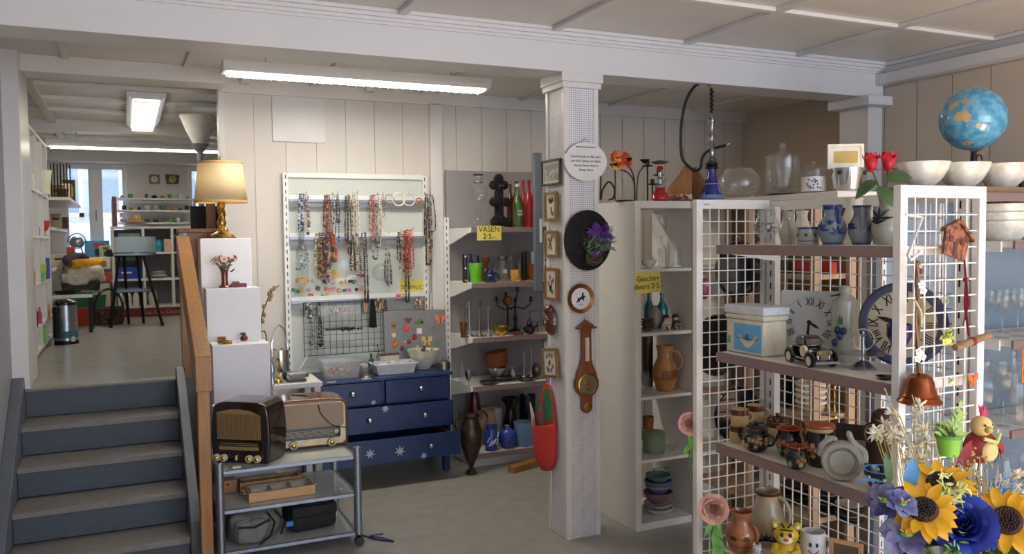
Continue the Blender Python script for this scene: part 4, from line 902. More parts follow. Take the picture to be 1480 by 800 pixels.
# black wire mesh with chains
v = W(438, 437, Y=JY-.046); v2 = W(558, 430, Y=JY-.046); zb = W(440, 515, Y=JY-.046).z
q = T('wire_mesh', 'black wire mesh panel leaning under the pins on the board', 'mesh panel', (v.x, JY-.046, zb)); ww, hh = v2.x-v.x, v.z-zb
b = B('iron'); b.frame(0, ww, 0, hh, -.003, .003, .004)
for i in range(1, 13): x = ww*i/13; b.box(x-.0014, x+.0014, -.0014, .0014, .004, hh-.004)
for i in range(1, 8): z = hh*i/8; b.box(.004, ww-.004, -.0042, -.0014, z-.0014, z+.0014)
b.ob('grid', q)
for px, py, ln, w, pal, r, bg, lb, cat in ((446, 438, 20, 10, 'grey', .007, .6, 'bunch of silver rings at the left top of the wire mesh', 'jewellery'), (462, 437, 62, 4, 'dark', .0045, 1.2, 'long dark pendant chain hanging on the wire mesh', 'necklace'), (449, 458, 40, 6, 'grey', .004, .2, 'silver chain hanging at the left edge of wire mesh', 'necklace'), (456, 455, 48, 5, 'grey', .003, .1, 'second thin silver chain at the left of the wire mesh', 'necklace'), (545, 432, 16, 10, 'bone', .006, .3, 'bone bracelet bunch right of the black cloth', 'bracelet'), (555, 433, 15, 9, 'brown', .006, .2, 'brown bracelet bunch at the right corner of wire mesh', 'bracelet'), (604, 431, 14, 8, 'bone', .006, .3, 'pale bracelet bunch at the right end of lower rail', 'bracelet'), (611, 432, 18, 9, 'pink', .005, .3, 'pinkish bracelet bunch beside the light switch', 'bracelet')):
    necklace(lb, px, py, ln, w, pal, r, bg, y=JY-.058, cat=cat, name=cat)
b = B('black_yarn'); v = W(538, 432, Y=JY-.068); s = mp(v); b.prism([(-.008, .0), (.01, 0), (.022, -.06), (.03, -.2), (.01, -.205), (-.026, -.2), (-.014, -.07)], -.008, .006); b.ob('black_cloth', loc=v, bevel=.003, label='black fabric pouch hanging on the wire mesh', cat='cloth')
v = W(528, 434, Y=JY-.062); B('c49a7c').prism([(-.012, 0), (.012, 0), (.018, -.05), (.012, -.085), (-.014, -.08), (-.016, -.04)], -.006, .006).ob('skin_coloured_pouch', loc=v, bevel=.003, label='beige pouch hanging left of the black fabric pouch', cat='pouch')
v = W(491, 447, Y=JY-.06); q = T('plastic_bag', 'flat clear bag of trinkets hung across the wire mesh', 'bag', v); B('plastic_clear').box(-.15, .15, -.006, .006, -.04, .03).ob('bag', q, bevel=.003)
b = B(); random.seed(6)
for i in range(26): b.use(random.choice(['d08a7c', 'c8c0b8', '9a8f88', 'e8e0d8'])).sph(random.uniform(-.08, .06), random.uniform(-.004, .004), random.uniform(-.03, .01), .008, 6, 4)
tag(b.ob('trinkets', q), kind='stuff')
v = W(495, 475, Y=JY-.058); v.y -= .006; q = T('hair_clips', 'row of black hair clips hung across the middle of the wire mesh', 'hair clip', v); B('black_gloss').box(-.125, .0, -.008, .004, -.006, .008).ob('bar', q, bevel=.003); b = B('black_gloss')
for i in range(7): b.sph(.0+.022*i, -.006, .004*math.sin(i*2), .016-.0012*i, 8, 5)
b.ob('beads', q); B('silver').sph(.09, -.014, .01, .009).ob('stone', q)
b = B('navy_glaze').tube([(x, 0, z) for x, z in ((.0, 0), (.01, -.05), (-.005, -.1))], .003); b.ob('ribbon', loc=W(545, 497, Y=JY-.058), label='thin dark cord dangling low on the wire mesh', cat='cord')
v = W(582, 413, Y=JY-.012); flower(B('pink_' if 0 else 'd86a70'), (0, 0, 0), (0, -1, .2), .022, 'd86a70', 'b03a48', n=6).ob('brooch', loc=W(576, 428, Y=JY-.05), label='pink flower brooch under the yellow note', cat='brooch')
# switch plate
v = W(627, 437, Y=5.893); q = T('light_switch', 'white double light switch and socket plate right of the jewellery board', 'switch', v); B('white_board').box(-.038, .038, -.012, -.001, -.075, .075).ob('plate', q, bevel=.003); B('white_board').box(-.026, .026, -.017, -.012, .012, .06).use('ink').box(-.003, .003, -.0175, -.0168, .035, .045).ob('rocker', q, bevel=.002); b = B('white_board').box(-.026, .026, -.0135, -.012, -.06, -.012).use('ink'); [b.cb(x, -.0137, z, .005, .001, .005) for x, z in ((-.01, -.04), (.01, -.04), (0, -.03))]; b.ob('socket', q)

# ---------------------------------------------------------------- grey magnet board on the drawers
DT = DZ+.0012
A, Bq = W(556, 459, Y=5.80), W(645, 453, Y=5.80); bw = Bq.x-A.x+.0; bx = (A.x+Bq.x)/2; bh = (518-458)*mp(A)
q = T('magnet_board', 'grey metal board with fridge magnets leaning behind the bowl on the blue drawers', 'board', (bx-.012, 5.772, DT+.006)); q.rotation_euler = (-.1, .02, 0)
mat('grey_sheet', '8a898a', .35, .4, var=.05); bh = .40
B('grey_sheet').box(-bw/2, bw/2, -.004, .004, 0, bh).ob('sheet', q, bevel=.002)
random.seed(5); qm = Matrix.Translation(q.location) @ q.rotation_euler.to_matrix().to_4x4()
def magnet(px, py, shape, m, lb, sz=.016, m2=None):
    # point of the board plane behind that photo column/row
    d = W(px, py, Y=6)-CC; n = qm.to_3x3() @ Vector((0, -1, 0)); p0 = qm @ Vector((0, -.0072, 0)); p = CC+d*((p0-CC).dot(n)/d.dot(n))
    b = B(m)
    if shape == 'disc': b.M = Matrix.Rotation(PI/2, 4, 'X'); b.lathe([(0, -.001), (sz, 0), (sz*.9, .006), (0, .009)], 12)
    elif shape == 'square': b.box(-sz, sz, -.004, 0, -sz, sz)
    elif shape == 'fly':
        for sx in (-1, 1): b.prism([(0, 0), (sx*sz*.5, sz*1.1), (sx*sz*1.3, sz*1.2), (sx*sz*1.2, .1*sz), (sx*sz*.5, -.1*sz), (sx*sz*.9, -sz*.8), (sx*sz*.3, -sz*.9)][::sx], -.004, 0)
        b.use('ink').box(-.002, .002, -.006, 0, -sz*.8, sz*.6)
    elif shape == 'lady': b.M = Matrix.Rotation(PI/2, 4, 'X'); b.sph(0, 0, 0, sz, 10, 6, sz=.009); b.use('ink').sph(0, sz*.8, 0, sz*.4, 8, 5, sz=.008)
    elif shape == 'leaf': b.prism([(-sz*1.3, -sz*.8), (-sz*.3, sz*.3), (sz*1.2, sz), (sz*.8, -sz*.2), (-sz*.2, -sz)], -.005, 0)
    elif shape == 'fruit': b.M = Matrix.Rotation(PI/2, 4, 'X'); b.sph(0, 0, 0, sz, 10, 6, sz=.01); b.use('4e7a3a').sph(0, sz*.95, 0, sz*.35, 6, 4)
    o = b.ob('fridge_magnet', loc=p, label=lb, cat='magnet', group='magnets on the grey board'); o.rotation_euler = q.rotation_euler; return o
for a in ((569, 469, 'fruit', 'a06a38', 'brown acorn magnet at the top left of the grey board', .018), (590, 463, 'fly', '8e2c28', 'dark red butterfly magnet at the top of the grey board', .018), (587, 474, 'disc', 'e0532c', 'round orange-red magnet near the top of the grey board', .022), (604, 463, 'leaf', '5a8a3e', 'green leafy magnet at the top middle of the grey board', .02), (610, 465, 'fruit', '3a5a34', 'dark green frog magnet right of the leafy magnet', .013), (636, 462, 'fly', 'e8805a', 'big orange butterfly magnet in the top right corner', .03), (569, 484, 'disc', 'e0cf80', 'pale yellow round magnet at the left of the grey board', .018), (606, 478, 'square', 'dedede', 'white square magnet in the middle of the grey board', .02), (626, 473, 'leaf', '7a7a60', 'dull green insect magnet at the right of the white square', .017), (571, 497, 'fruit', 'dd7a22', 'orange pumpkin magnet at the lower left of the grey board', .024), (585, 494, 'fruit', 'e0a890', 'peach fruit magnet left of the brown one', .014), (591, 493, 'fruit', '8a4a34', 'reddish brown fruit magnet beside the peach one', .016), (599, 487, 'lady', 'a03030', 'dark red ladybird magnet in the middle of the grey board', .02), (617, 493, 'fly', 'd8b86a', 'large tan butterfly magnet at the lower right', .032), (632, 493, 'leaf', '4a9a4a', 'bright green leaf magnet at the right edge', .02), (581, 503, 'lady', '8e2038', 'crimson ladybird magnet at the bottom of the grey board', .015), (603, 502, 'disc', 'd8c080', 'yellow round magnet just above the bowl', .017), (596, 507, 'disc', '22304a', 'dark blue round magnet at the bottom of the grey board', .013)): magnet(*a)
# ---------------------------------------------------------------- goods on the drawers
def tub(name, label, cat, loc, w, d, h, m, rz=0, t=.004, taper=.86, rim=None, bot=None):
    o = T(name, label, cat, loc, rz); b = B(m)
    def ring(k, z, q=0): return [(x*(w/2-q)*k, y*(d/2-q)*k, z) for x, y in ((-1, -1), (1, -1), (1, 1), (-1, 1))]
    R = [ring(taper, 0), ring(1, h), ring(1, h, t), ring(taper, t, t)]
    b.add(sum(R, []), [(3, 2, 1, 0)]+[(k*4+i, k*4+(i+1) % 4, k*4+4+(i+1) % 4, k*4+4+i) for k in range(3) for i in range(4)]+[(12, 13, 14, 15)])
    b.ob('tub', o, bevel=.003)
    if rim:
        r_ = B(rim); r_.frame(-w/2-.008, w/2+.008, -d/2-.008, d/2+.008, 0, .006, .014); r_.v = [Vector((v.x, v.z, h-v.y)) for v in r_.v]; r_.ob('rim', o)
    return o
def heap(o, w, d, z, h, cols, n, r, seed=1, name='contents'):
    random.seed(seed); b = B()
    for i in range(n):
        x, y = random.uniform(-w/2, w/2), random.uniform(-d/2, d/2); b.use(random.choice(cols)).sph(x, y, z+random.uniform(0, h), r*random.uniform(.6, 1.2), 6, 4, sz=r*random.uniform(.4, 1))
    return tag(b.ob(name, o), kind='stuff')
v = on(490, DT, Y=5.55); o = tub('plastic_box', 'clear plastic box full of beads at the left on the blue drawers', 'box', v, .255, .20, .12, 'plastic_clear', rim='plastic_clear')
heap(o, .19, .14, .015, .05, ['d8a090', 'c8b8b0', '9a8078', 'b0605a', 'e0d8d0'], 120, .013, 3)
v = on(528, DT, Y=5.735); o = tub('tray_box', 'low clear tray with a pink shell behind the glass dish', 'tray', v, .17, .11, .05, 'plastic_clear'); heap(o, .10, .04, .026, .02, ['e0a89a', 'd8c8c0', '8a5a4a'], 22, .02, 8)
v = on(521, DT, Y=5.52); o, r, h = it('glass_trinket_box', 'small ribbed glass dish with gilt rim in front on the drawers', 'dish', 529, DT, 22, 17, 'cup', 'glass_crystal', Y=5.50, root=True); B('brass').lathe([(.86, .0), (.9, .05), (.86, .08)], 20, k=r, kz=h).ob('gilt_rim', o)
o, r, h = it('green_bottle', 'tiny dark green bottle between the clear box and the white basket', 'bottle', 537, DT, 10, 27, 'bottle', '1e5148', Y=5.66, root=True); B('d8b868').sph(0, 0, h+.003, r*.3, 8, 5).ob('stopper', o)
v = on(568.5, DT, Y=5.56); o = tub('lattice_basket', 'low white lattice plastic basket in the middle of the blue drawers', 'basket', v, .29, .17, .075, 'cfd2d6', rim='cfd2d6'); heap(o, .2, .09, .02, .045, ['d8d8d8', 'c0b8a8', 'b8c0c8'], 40, .02, 9)
v = on(563, DT, Y=5.72); B('b0604a').use('d8cfc0').box(-.07, .07, -.01, .01, .0, .10).use('7a3a2a').box(-.07, .07, -.012, .012, .1, .112).ob('fan_box', loc=v, label='thin red-topped box standing behind the lattice basket', cat='box')
o, r, h = it('fruit_bowl', 'round white bowl of green trinkets in front of the magnet board', 'bowl', 612, DT, 46, 27, 'bowl', 'd8d6c8', Y=5.655, root=True, band=[('e0d8b8', .9, 1.0, .98, 1.03)])
heap(o, r*1.1, r*1.1, h*.7, h*.35, ['6a9a3a', '3a5a2c', 'c8b84a', 'e0d8c0', '2a2a28'], 26, .016, 12)
o, r, h = it('pewter_box', 'small dark pewter box at the right end of the blue drawers', 'box', 641, DT, 20, 9, 'cyl', 'pewter', Y=5.53, root=True, open_=False); lid(o, r*.95, h, 'pewter')
# contents showing in the open drawers
v = Vector((DX0+.5, DY0-.1, .2)); q = T('drawer_clutter', 'white and red odds and ends lying in the lowest open drawer', 'clutter', v); heap(q, .7, .06, .02, .06, ['c8c4c0', '8a2a28', '3a3a40', 'd8b0a8', '6a5a50'], 60, .026, 14)
v = Vector((DX0+.6, DY0-.038, .37)); q = T('drawer_clutter', 'dark and orange odds and ends in the upper open drawer', 'clutter', v); heap(q, .6, .012, .02, .08, ['3a3a40', '2a2a2c', 'b0684a', '6a5a50'], 40, .022, 15)
# ================================================================ radios, trolley, plinths
mat('bakelite', '1e100c', .16, var=.25, coat=.5, scale=6); mat('speaker_gold', '96794e', .7, var=.15, scale=200); mat('speaker_taupe', 'a08d78', .75, var=.08, scale=220)
mat('walnut_gloss', '6b4426', .22, var=.3, scale=6, stretch=(1.5, 12, 12), coat=.4); mat('dial_black', '1b1712', .2, coat=.5); mat('ivory', 'd8ccae', .35)
TZ = .4862
# dark radio: front faces left-forward
a = W(313, 655, Z=TZ); c = W(374, 659, Z=TZ); e = W(415, 643, Z=TZ)
q = T('bakelite_radio', 'dark brown bakelite valve radio with gold speaker cloth on the trolley', 'radio', (.0, 0, 0))
fd = Vector((.80, -.60, 0)).normalized(); rzr = math.atan2(fd.y, fd.x)
W1, D1, H1 = .305, .20, .305
q.location = (.56, 4.515, TZ); q.rotation_euler[2] = -.62
def shell(b, w, d, h, y0, bul=.03, top=.02, n=8):
    "rounded radio case: superellipse front outline bulging to a crowned top"
    out = [(-w/2, 0)]+[(w/2, 0)]+[(w/2+bul*math.sin(PI*i/n)*.5, h*.93*i/n) for i in range(1, n)]+[(w/2*math.cos(math.radians(t))**.45 if t < 90 else 0, h*.9+(h*.1+top)*math.sin(math.radians(t))) for t in range(20, 91, 14)]
    L_ = [(-x, z) for x, z in out[2:]][::-1]; return b.prism(out+L_[1:] if abs(out[-1][0]) < 1e-6 else out+L_, y0, y0+d)
shell(B('bakelite'), W1, D1, H1, -D1/2, .02, .012).ob('case', q, bevel=.012, seg=3)
fy = -D1/2
b = B('speaker_gold').prism([(-.125, .125), (.115, .125), (.115, .25), (.06, .272), (0, .28), (-.06, .277), (-.125, .262)], fy-.004, fy+.01); b.use('4a3320'); [b.box(x-.0012, x+.0012, fy-.0055, fy-.003, .128, .255) for x in [-.12+.0085*i for i in range(28)]]; b.ob('speaker_cloth', q)
b = B('dial_black').box(-.125, .115, fy-.006, fy+.01, .062, .115).use('8f7a50').box(-.115, .105, fy-.0068, fy-.005, .07, .088).box(-.11, .1, fy-.0068, fy-.005, .094, .097).box(-.11, .1, fy-.0068, fy-.005, .103, .106); b.ob('tuning_dial', q)
def knob(o, x, z, y, r, m='ivory', m2='brass'):
    b = B(m); b.M = Matrix.Translation((x, y, z)) @ Matrix.Rotation(PI/2, 4, 'X'); b.lathe([(r, 0), (r, .016), (r*.8, .022), (0, .022)], 18); b.use(m2).lathe([(r*.6, .0225), (r*.3, .027), (0, .027)], 14); b.ob('knob', o)
for x in (-.125, -.085, .055, .10): knob(q, x, .03, fy-.006, .019)
B('ivory').box(-.018, -.012, fy-.022, fy-.006, .02, .045).ob('switch', q, bevel=.002)
# brown radio
q = T('walnut_radio', 'wide walnut radio with beige grille and piano-key dial behind the dark one', 'radio', (.875, 4.69, TZ), -.05)
W2, D2, H2 = .45, .22, .25
shell(B('walnut_gloss'), W2, D2, H2, -D2/2, .0, .022).ob('case', q, bevel=.014, seg=3); fy = -D2/2
o_ = rrect(W2-.03, H2-.016, .03, 4, 0, H2/2+.006); B('ivory').prism(o_, fy-.004, fy+.008).ob('front_frame', q, bevel=.002)
o_ = rrect(W2-.05, H2-.115, .02, 4, 0, H2/2+.053); B('speaker_taupe').prism(o_, fy-.006, fy+.006).ob('speaker_cloth', q)
b = B('dial_black').prism(rrect(.34, .062, .008, 3, .01, .083), fy-.010, fy+.004).use('c8b888')
for i in range(5): b.box(-.13, .145, fy-.0108, fy-.0098, .066+.008*i, .0672+.008*i)
for i in range(24): x = -.12+.0115*i; b.box(x, x+.005, fy-.0111, fy-.0098, .068+.008*(i*7 % 4), .073+.008*(i*7 % 4))
b.ob('tuning_dial', q)
b = B('pewter'); b.M = Matrix.Translation((.158, fy-.0105, .085)) @ Matrix.Rotation(PI/2, 4, 'X'); b.lathe([(.014, 0), (.012, .003), (0, .003)], 16); b.ob('magic_eye', q)
knob(q, -.075, .028, fy-.006, .023); knob(q, .13, .028, fy-.006, .023)
lettering('Radiola', .016, C('8a6a3a'), q, (.025, fy-.0046, .027), shear=.2) if 0 else B('brass').box(-.005, .055, fy-.0055, fy-.003, .024, .03).ob('badge', q)
b = B('frame_dark').tube(spline([(-.06, .05, H2+.024), (.02, -.02, H2+.022), (.06, -.112, H2-.01), (.075, -.13, H2-.06), (.14, -.13, .12), (.215, -.12, .10)], 6), .003, 6); b.ob('power_cord', q)
# trays on the middle shelf
mat('beech', 'c89c6c', .45, var=.15, scale=6, stretch=(1, 10, 10))
ZM = .2862
q = T('wooden_tray', 'light wooden tray with three white compartments on the middle trolley shelf', 'tray', (.70, 4.47, ZM), .03)
b = B('beech').box(-.17, .17, -.075, -.06, 0, .05).box(-.17, .17, .06, .075, 0, .05).box(-.17, -.155, -.06, .06, 0, .05).box(.155, .17, -.06, .06, 0, .05).box(-.155, .155, -.06, .06, 0, .006); b.ob('frame', q, bevel=.003)
for i in range(3):
    x = -.102+.102*i; t = B('white_board'); w_, d_ = .048, .056
    t.add([(x-w_, -d_, .046), (x+w_, -d_, .046), (x+w_, d_, .046), (x-w_, d_, .046), (x-w_*.8, -d_*.8, .016), (x+w_*.8, -d_*.8, .016), (x+w_*.8, d_*.8, .016), (x-w_*.8, d_*.8, .016)], [(4, 5, 6, 7), (0, 1, 5, 4), (1, 2, 6, 5), (2, 3, 7, 6), (3, 0, 4, 7)]); t.ob('compartment', q, solid=.003)
for sx in (-1, 1): B('pewter').tube([(sx*.172, -.03, .035), (sx*.188, -.03, .04), (sx*.188, .03, .04), (sx*.172, .03, .035)], .003, 6).ob('handle', q)
q = T('slat_box', 'darker wooden slatted box behind the white-compartment tray', 'box', (.67, 4.62, ZM), .03)
mat('beech_dark', 'a07850', .5, var=.2); b = B('beech_dark').frame(-.16, .16, -.05, .05, 0, .06, .012); b.v = [Vector((v.x, v.z, v.y)) for v in b.v]; b.ob('frame', q)
b = B('beech_dark'); [b.box(-.148, .148, y-.008, y+.008, .02, .028) for y in (-.03, -.01, .01, .03)]; b.ob('slats', q)
B('oak').box(-.045, .045, -.04, .04, 0, .07).use('frame_dark').sph(0, -.041, .05, .006).ob('small_drawer_box', loc=(.455, 4.65, ZM), bevel=.003, label='little brown wooden drawer box at the back left of the middle shelf', cat='box')
v = on(478, ZM, Y=4.40); b = B('c4cdd2'); star(b, 0, 0, .03, 0); o = b.ob('glass_star', loc=(1.0, 4.42, ZM), label='pale star lying flat on the right of the middle trolley shelf', cat='ornament'); o.rotation_euler = (-PI/2, 0, .3); o.location.z += .0003
# bags on the bottom shelf
mat('bag_grey', '76766f', .8, var=.2, scale=20, bump=.4); mat('bag_black', '1a1a1c', .75, var=.3, scale=14, bump=.6)
ZB = .0762
def blob(b, x, y, z, sx, sy, sz, seed, amp=.12, u=22, v=14, pw=.6):
    random.seed(seed); ph = [random.uniform(0, 6) for _ in range(9)]; n0 = len(b.v); V = []; Fs = []
    for j in range(v+1):
        p = -PI/2+PI*j/v
        for i in range(u):
            t = 2*PI*i/u; k = 1+amp*(math.sin(3*t+ph[0]+2*p)+.7*math.sin(5*t+ph[1]-3*p)+.6*math.sin(4*p+ph[2]+t))/2
            f = lambda q: math.copysign(abs(q)**pw, q); V.append((x+sx*k*f(math.cos(p))*f(math.cos(t)), y+sy*k*f(math.cos(p))*f(math.sin(t)), max(z-sz, z+sz*k*f(math.sin(p)))))
    for j in range(v):
        for i in range(u): Fs.append((j*u+i, j*u+(i+1) % u, (j+1)*u+(i+1) % u, (j+1)*u+i))
    return b.add(V, Fs)
q = T('grey_backpack', 'grey and black backpack slumped at the left on the bottom trolley shelf', 'bag', (.55, 4.48, ZB), .15)
blob(B('bag_grey'), 0, 0, .085, .13, .11, .085, 3).ob('body', q); blob(B('bag_grey'), -.03, -.10, .075, .085, .035, .06, 8).ob('front_pocket', q)
b = B('bag_black').tube([(-.10, -.13, .11), (-.02, -.142, .1), (.06, -.13, .12)], .006, 6).tube([(.05, -.12, .16), (.09, -.12, .1), (.06, -.14, .04), (.0, -.15, .01)], .011, 6, flat=.4).tube([(.1, -.1, .15), (.15, -.1, .09), (.12, -.12, .03)], .011, 6, flat=.4); b.ob('straps', q)
q = T('camera_bag', 'black soft camera bag on the bottom trolley shelf', 'bag', (.86, 4.53, ZB), .05)
blob(B('bag_black'), 0, 0, .084, .13, .12, .084, 5, .06, pw=.45).ob('body', q); b = B('bag_black').box(-.12, .12, -.135, -.11, .09, .15); b.ob('flap', q, bevel=.01)
b = B('bag_black').tube([(-.11, 0, .15), (-.06, -.02, .175), (.06, -.02, .175), (.11, 0, .15)], .01, 6); b.ob('strap', q); B('3f7fc0').box(-.15, -.115, -.135, -.12, .06, .085).ob('blue_tag', q)
b = B('2a3060').tube(spline([(1.13, 4.45, .006), (1.18, 4.36, .006), (1.26, 4.28, .006), (1.20, 4.33, .02), (1.16, 4.40, .012), (1.24, 4.42, .006)], 6), .004, 6); b.ob('blue_strap', label='thin dark blue strap trailing on the floor beside the right trolley caster', cat='strap')
B('e4e6e4').box(-.02, .02, -.012, .012, 0, .006).ob('paper_tag', loc=on(342, TZ, Y=4.36), label='tiny white tag on the trolley top in front of the dark radio', cat='tag')
# ---------------------------------------------------------------- side table behind the radios with metalware
q = T('side_table', 'small white side table behind the radios holding metalware', 'table', (.905, 5.18, 0))
TS = .775; B('white_board').box(-.145, .145, -.17, .17, TS-.03, TS).ob('top', q, bevel=.003)
for sx, sy in ((-.13, -.15), (.115, -.15), (-.13, .15), (.115, .15)): B('white_board').box(sx-.018, sx+.018, sy-.018, sy+.018, 0, TS-.03).ob('leg', q)
TS += .0012
o, r, h = it('steel_kettle', 'shiny steel ice bucket with a tall arched handle beside the lowest plinth', 'bucket', 405, TS, 27, 44, 'cyl', 'chrome', Y=5.2, root=True); B('chrome').tube([(-r, 0, h*.8), (-r*1.02, 0, h*1.2), (-r*.6, 0, h*1.65), (0, 0, h*1.8), (r*.6, 0, h*1.65), (r*1.02, 0, h*1.2), (r, 0, h*.8)], .007, 8, flat=.6).ob('handle', o); o.rotation_euler[2] = .5
it('brass_candlestick', 'short brass candlestick in front of the steel bucket', 'candlestick', 402, TS, 13, 36, 'candle', 'brass', Y=5.09, open_=False)
o, r, h = it('silver_shaker', 'little silver pepper mill beside the brass candlestick', 'mill', 394, TS, 8, 30, [(0,0),(1,0),(.9,.1),(.5,.3),(.7,.5),(.8,.7),(.5,.8),(.6,.92),(0,1)], 'silver', Y=5.06, open_=False)
v = on(428, TS, Y=5.10); q = T('glass_casket', 'low glass casket with dark base on the side table', 'box', v); B('frame_dark').box(-.055, .055, -.04, .04, 0, .012).ob('base', q); B('glass_crystal').box(-.05, .05, -.036, .036, .012, .05).ob('glass', q); B('silver').box(-.055, .055, -.04, .04, .05, .056).ob('lid', q, bevel=.002)
v = on(430, TS, Y=5.27); q = B('frame_dark').box(-.07, .06, -.05, .05, 0, .016).use('b08a50').box(-.06, .05, -.04, .04, .016, .024).ob('lacquer_tray', loc=v, bevel=.002, label='dark tray with gold inlay behind the glass casket', cat='tray')
v = on(432, TS, Y=5.29); b = B('e8e8e0').tube([(-.02, 0, .0), (.02, 0, .06), (.055, 0, .12)], .004, 6); b.ob('white_cane', loc=v, label='thin pale stick leaning beside the blue drawers', cat='stick')
# ---------------------------------------------------------------- things on the plinths
P3, P2, P1 = 1.6432, 1.3462, 1.0312
def shade():
    m, nt, p = newmat('lampshade'); MT['lampshade'] = m; N, L = nt.nodes.new, nt.links.new; nz = N('ShaderNodeTexNoise'); nz.inputs['Scale'].default_value = 60; cr = N('ShaderNodeValToRGB'); cr.color_ramp.elements[0].color = lin('f0dfb6'); cr.color_ramp.elements[1].color = lin('f8ecd0')
    L(nz.outputs['Fac'], cr.inputs[0]); L(cr.outputs[0], p.inputs['Base Color']); p.inputs['Roughness'].default_value = .8; t = N('ShaderNodeBsdfTranslucent'); L(cr.outputs[0], t.inputs[0]); mx = N('ShaderNodeMixShader'); mx.inputs[0].default_value = .5; L(p.outputs[0], mx.inputs[1]); L(t.outputs[0], mx.inputs[2]); L(mx.outputs[0], nt.nodes['Material Output'].inputs['Surface'])
shade(); mat('lamp_trim', 'c9a668', .7)
v = on(321, P3, Y=5.5); s = mp(v); q = T('table_lamp', 'brass table lamp with cream pleated shade on the tallest plinth', 'lamp', v)
k = s
B('frame_dark').cyl(.085, 0, .006, seg=24).ob('base_plate', q)
vessel(B('brass'), [(0,.006),(.078,.006),(.074,.02),(.05,.03),(.03,.04),(.018,.06),(.026,.08),(.03,.1),(.018,.125),(.015,.17),(.022,.19),(.015,.21),(.012,.30),(0,.30)], 1, 1, 20, False).ob('base', q)
b = B('brass')
for i in range(3): a0 = 2*PI*i/3; b.tube([(.022*math.cos(a0+t*.5), .022*math.sin(a0+t*.5), .05+t*.022) for t in range(9)], .006, 6)
b.ob('twisted_stem', q)
z0, z1, r0_, r1_ = .225, .465, .155, .128; N_ = 72; V = []; Fs = []
for z, rr in ((z0, r0_), (z1, r1_)):
    for i in range(N_*2): a0 = 2*PI*i/(N_*2); r_ = rr+(.0028 if i % 2 else 0); V.append((r_*math.cos(a0), r_*math.sin(a0), z))
n2 = N_*2
for i in range(n2): Fs.append((i, (i+1) % n2, n2+(i+1) % n2, n2+i))
B('lampshade').add(V, Fs).ob('lamp_shade', q, solid=.002, ang=10)
for z, rr in ((z0, r0_), (z1, r1_)): B('lamp_trim').lathe([(rr+.004, z-.007), (rr+.0055, z), (rr+.004, z+.007), (rr-.001, z+.007), (rr-.001, z-.007), (rr+.004, z-.007)], 48).ob('trim_band', q)
la = bpy.data.lights.new('table_lamp_bulb', 'POINT'); la.energy = 1.0; la.color = (1, .9, .74); la.shadow_soft_size = .03; lo = bpy.data.objects.new('table_lamp_bulb', la); COL.objects.link(lo); lo.parent = q; lo.location = (0, 0, .35)
B('brass').cyl(.004, .46, .5).sph(0, 0, .5, .008).ob('finial', q); B('brass').rod((-.127, 0, .455), (.127, 0, .455), .002).ob('shade_carrier', q)
# dried flowers in a copper vase
v = on(325, P2, Y=5.28); q = T('dried_flower_vase', 'copper vase of pink and white dried flowers on the middle plinth', 'vase', v)
mat('copper_pink', '8f5f56', .2, .9, var=.2); vessel(B('copper_pink'), [(0,0),(.038,0),(.036,.006),(.022,.016),(.018,.04),(.02,.085),(.026,.11),(.034,.12)], 1, 1, 16).ob('body', q)
random.seed(17); b = B('6a5a3c'); tp = stems(b, (0, 0, .06), 22, .13, .075, .0012); b.ob('stems', q); b = B()
for i, t in enumerate(tp): flower(b, t*.97, (t.x, t.y-.04, .06), random.uniform(.014, .024), ['a83a4c', 'd8b0ac', 'e4ddd0', '8a2c3c', 'b8a888'][i % 5], '6a5030', n=6)
b.ob('flowers', q); b = B('5f6a48')
for i in range(26): b.leaf((random.uniform(-.04, .04), random.uniform(-.04, .02), random.uniform(.09, .17)), (random.uniform(-1, 1), random.uniform(-1, 0), random.uniform(-.2, 1)), (0, -1, .3), .035, .01, n=3)
b.ob('leaves', q)
B('6d1f33').box(-.045, .045, -.022, .022, 0, .022).ob('jewel_box', loc=on(345, P2, Y=5.27), bevel=.003, label='flat dark red case lying right of the dried flowers', cat='box')
B('6a5f4c').box(-.02, .02, -.012, .012, 0, .012).ob('small_case', loc=on(341, P2+.0225, Y=5.27), bevel=.002, label='tiny olive case lying on the flat dark red case', cat='box')
v = on(353, P1, Y=5.12); q = T('cherry_ornament', 'dark red cherry ornament with a black top on the lowest plinth', 'ornament', v)
B('8a1c2a').sph(0, 0, .02, .021, 16, 10, sz=.02).use('black_gloss').sph(-.008, -.008, .018, .016, 12, 8).ob('fruit', q); B('black_gloss').lathe([(0, .041), (.018, .041), (.02, .046), (.012, .053), (0, .054)], 14, -.006).ob('cap', q)
for i, (px, rr, lb) in enumerate(((321, .022, 'coiled gold bracelet at the left on the lowest plinth'), (328, .026, 'gold mesh bracelet curled on the lowest plinth'))):
    b = B('brass')
    for k in range(4 if i == 0 else 2): b.tube([(rr*math.cos(t*PI/10), rr*math.sin(t*PI/10), .006+.009*k) for t in range(20)], .005, 6, closed=True)
    b.ob('bracelet', loc=on(px, P1, Y=5.10 if i == 0 else 5.04), label=lb, cat='bracelet')
b = B('d8d0c0').tube([(.0, 0, .004), (.05, .01, .004), (.1, 0, .004), (.14, .012, .004)], .003, 6); b.ob('bracelet', loc=on(338, P1, Y=5.09), label='thin pale bracelet lying open on the lowest plinth', cat='bracelet')
v = on(388, .0, Y=5.62); q = T('bud_branch', 'tall bare twig with fuzzy buds standing behind the plinths against the wall', 'branch', (v.x, 5.62, 0))
pts = [(0, 0, .6)]+[tuple(W(x, y, Y=5.62)-Vector((v.x, 5.62, 0))) for x, y in ((386, 500), (377, 478), (379, 455), (386, 435), (392, 422), (403, 412))]
pts[0] = (.0, 0, .0); b = B('twig').tube(spline(pts, 5), .0045, 6); b.ob('twig', q); sp_ = spline(pts, 5)
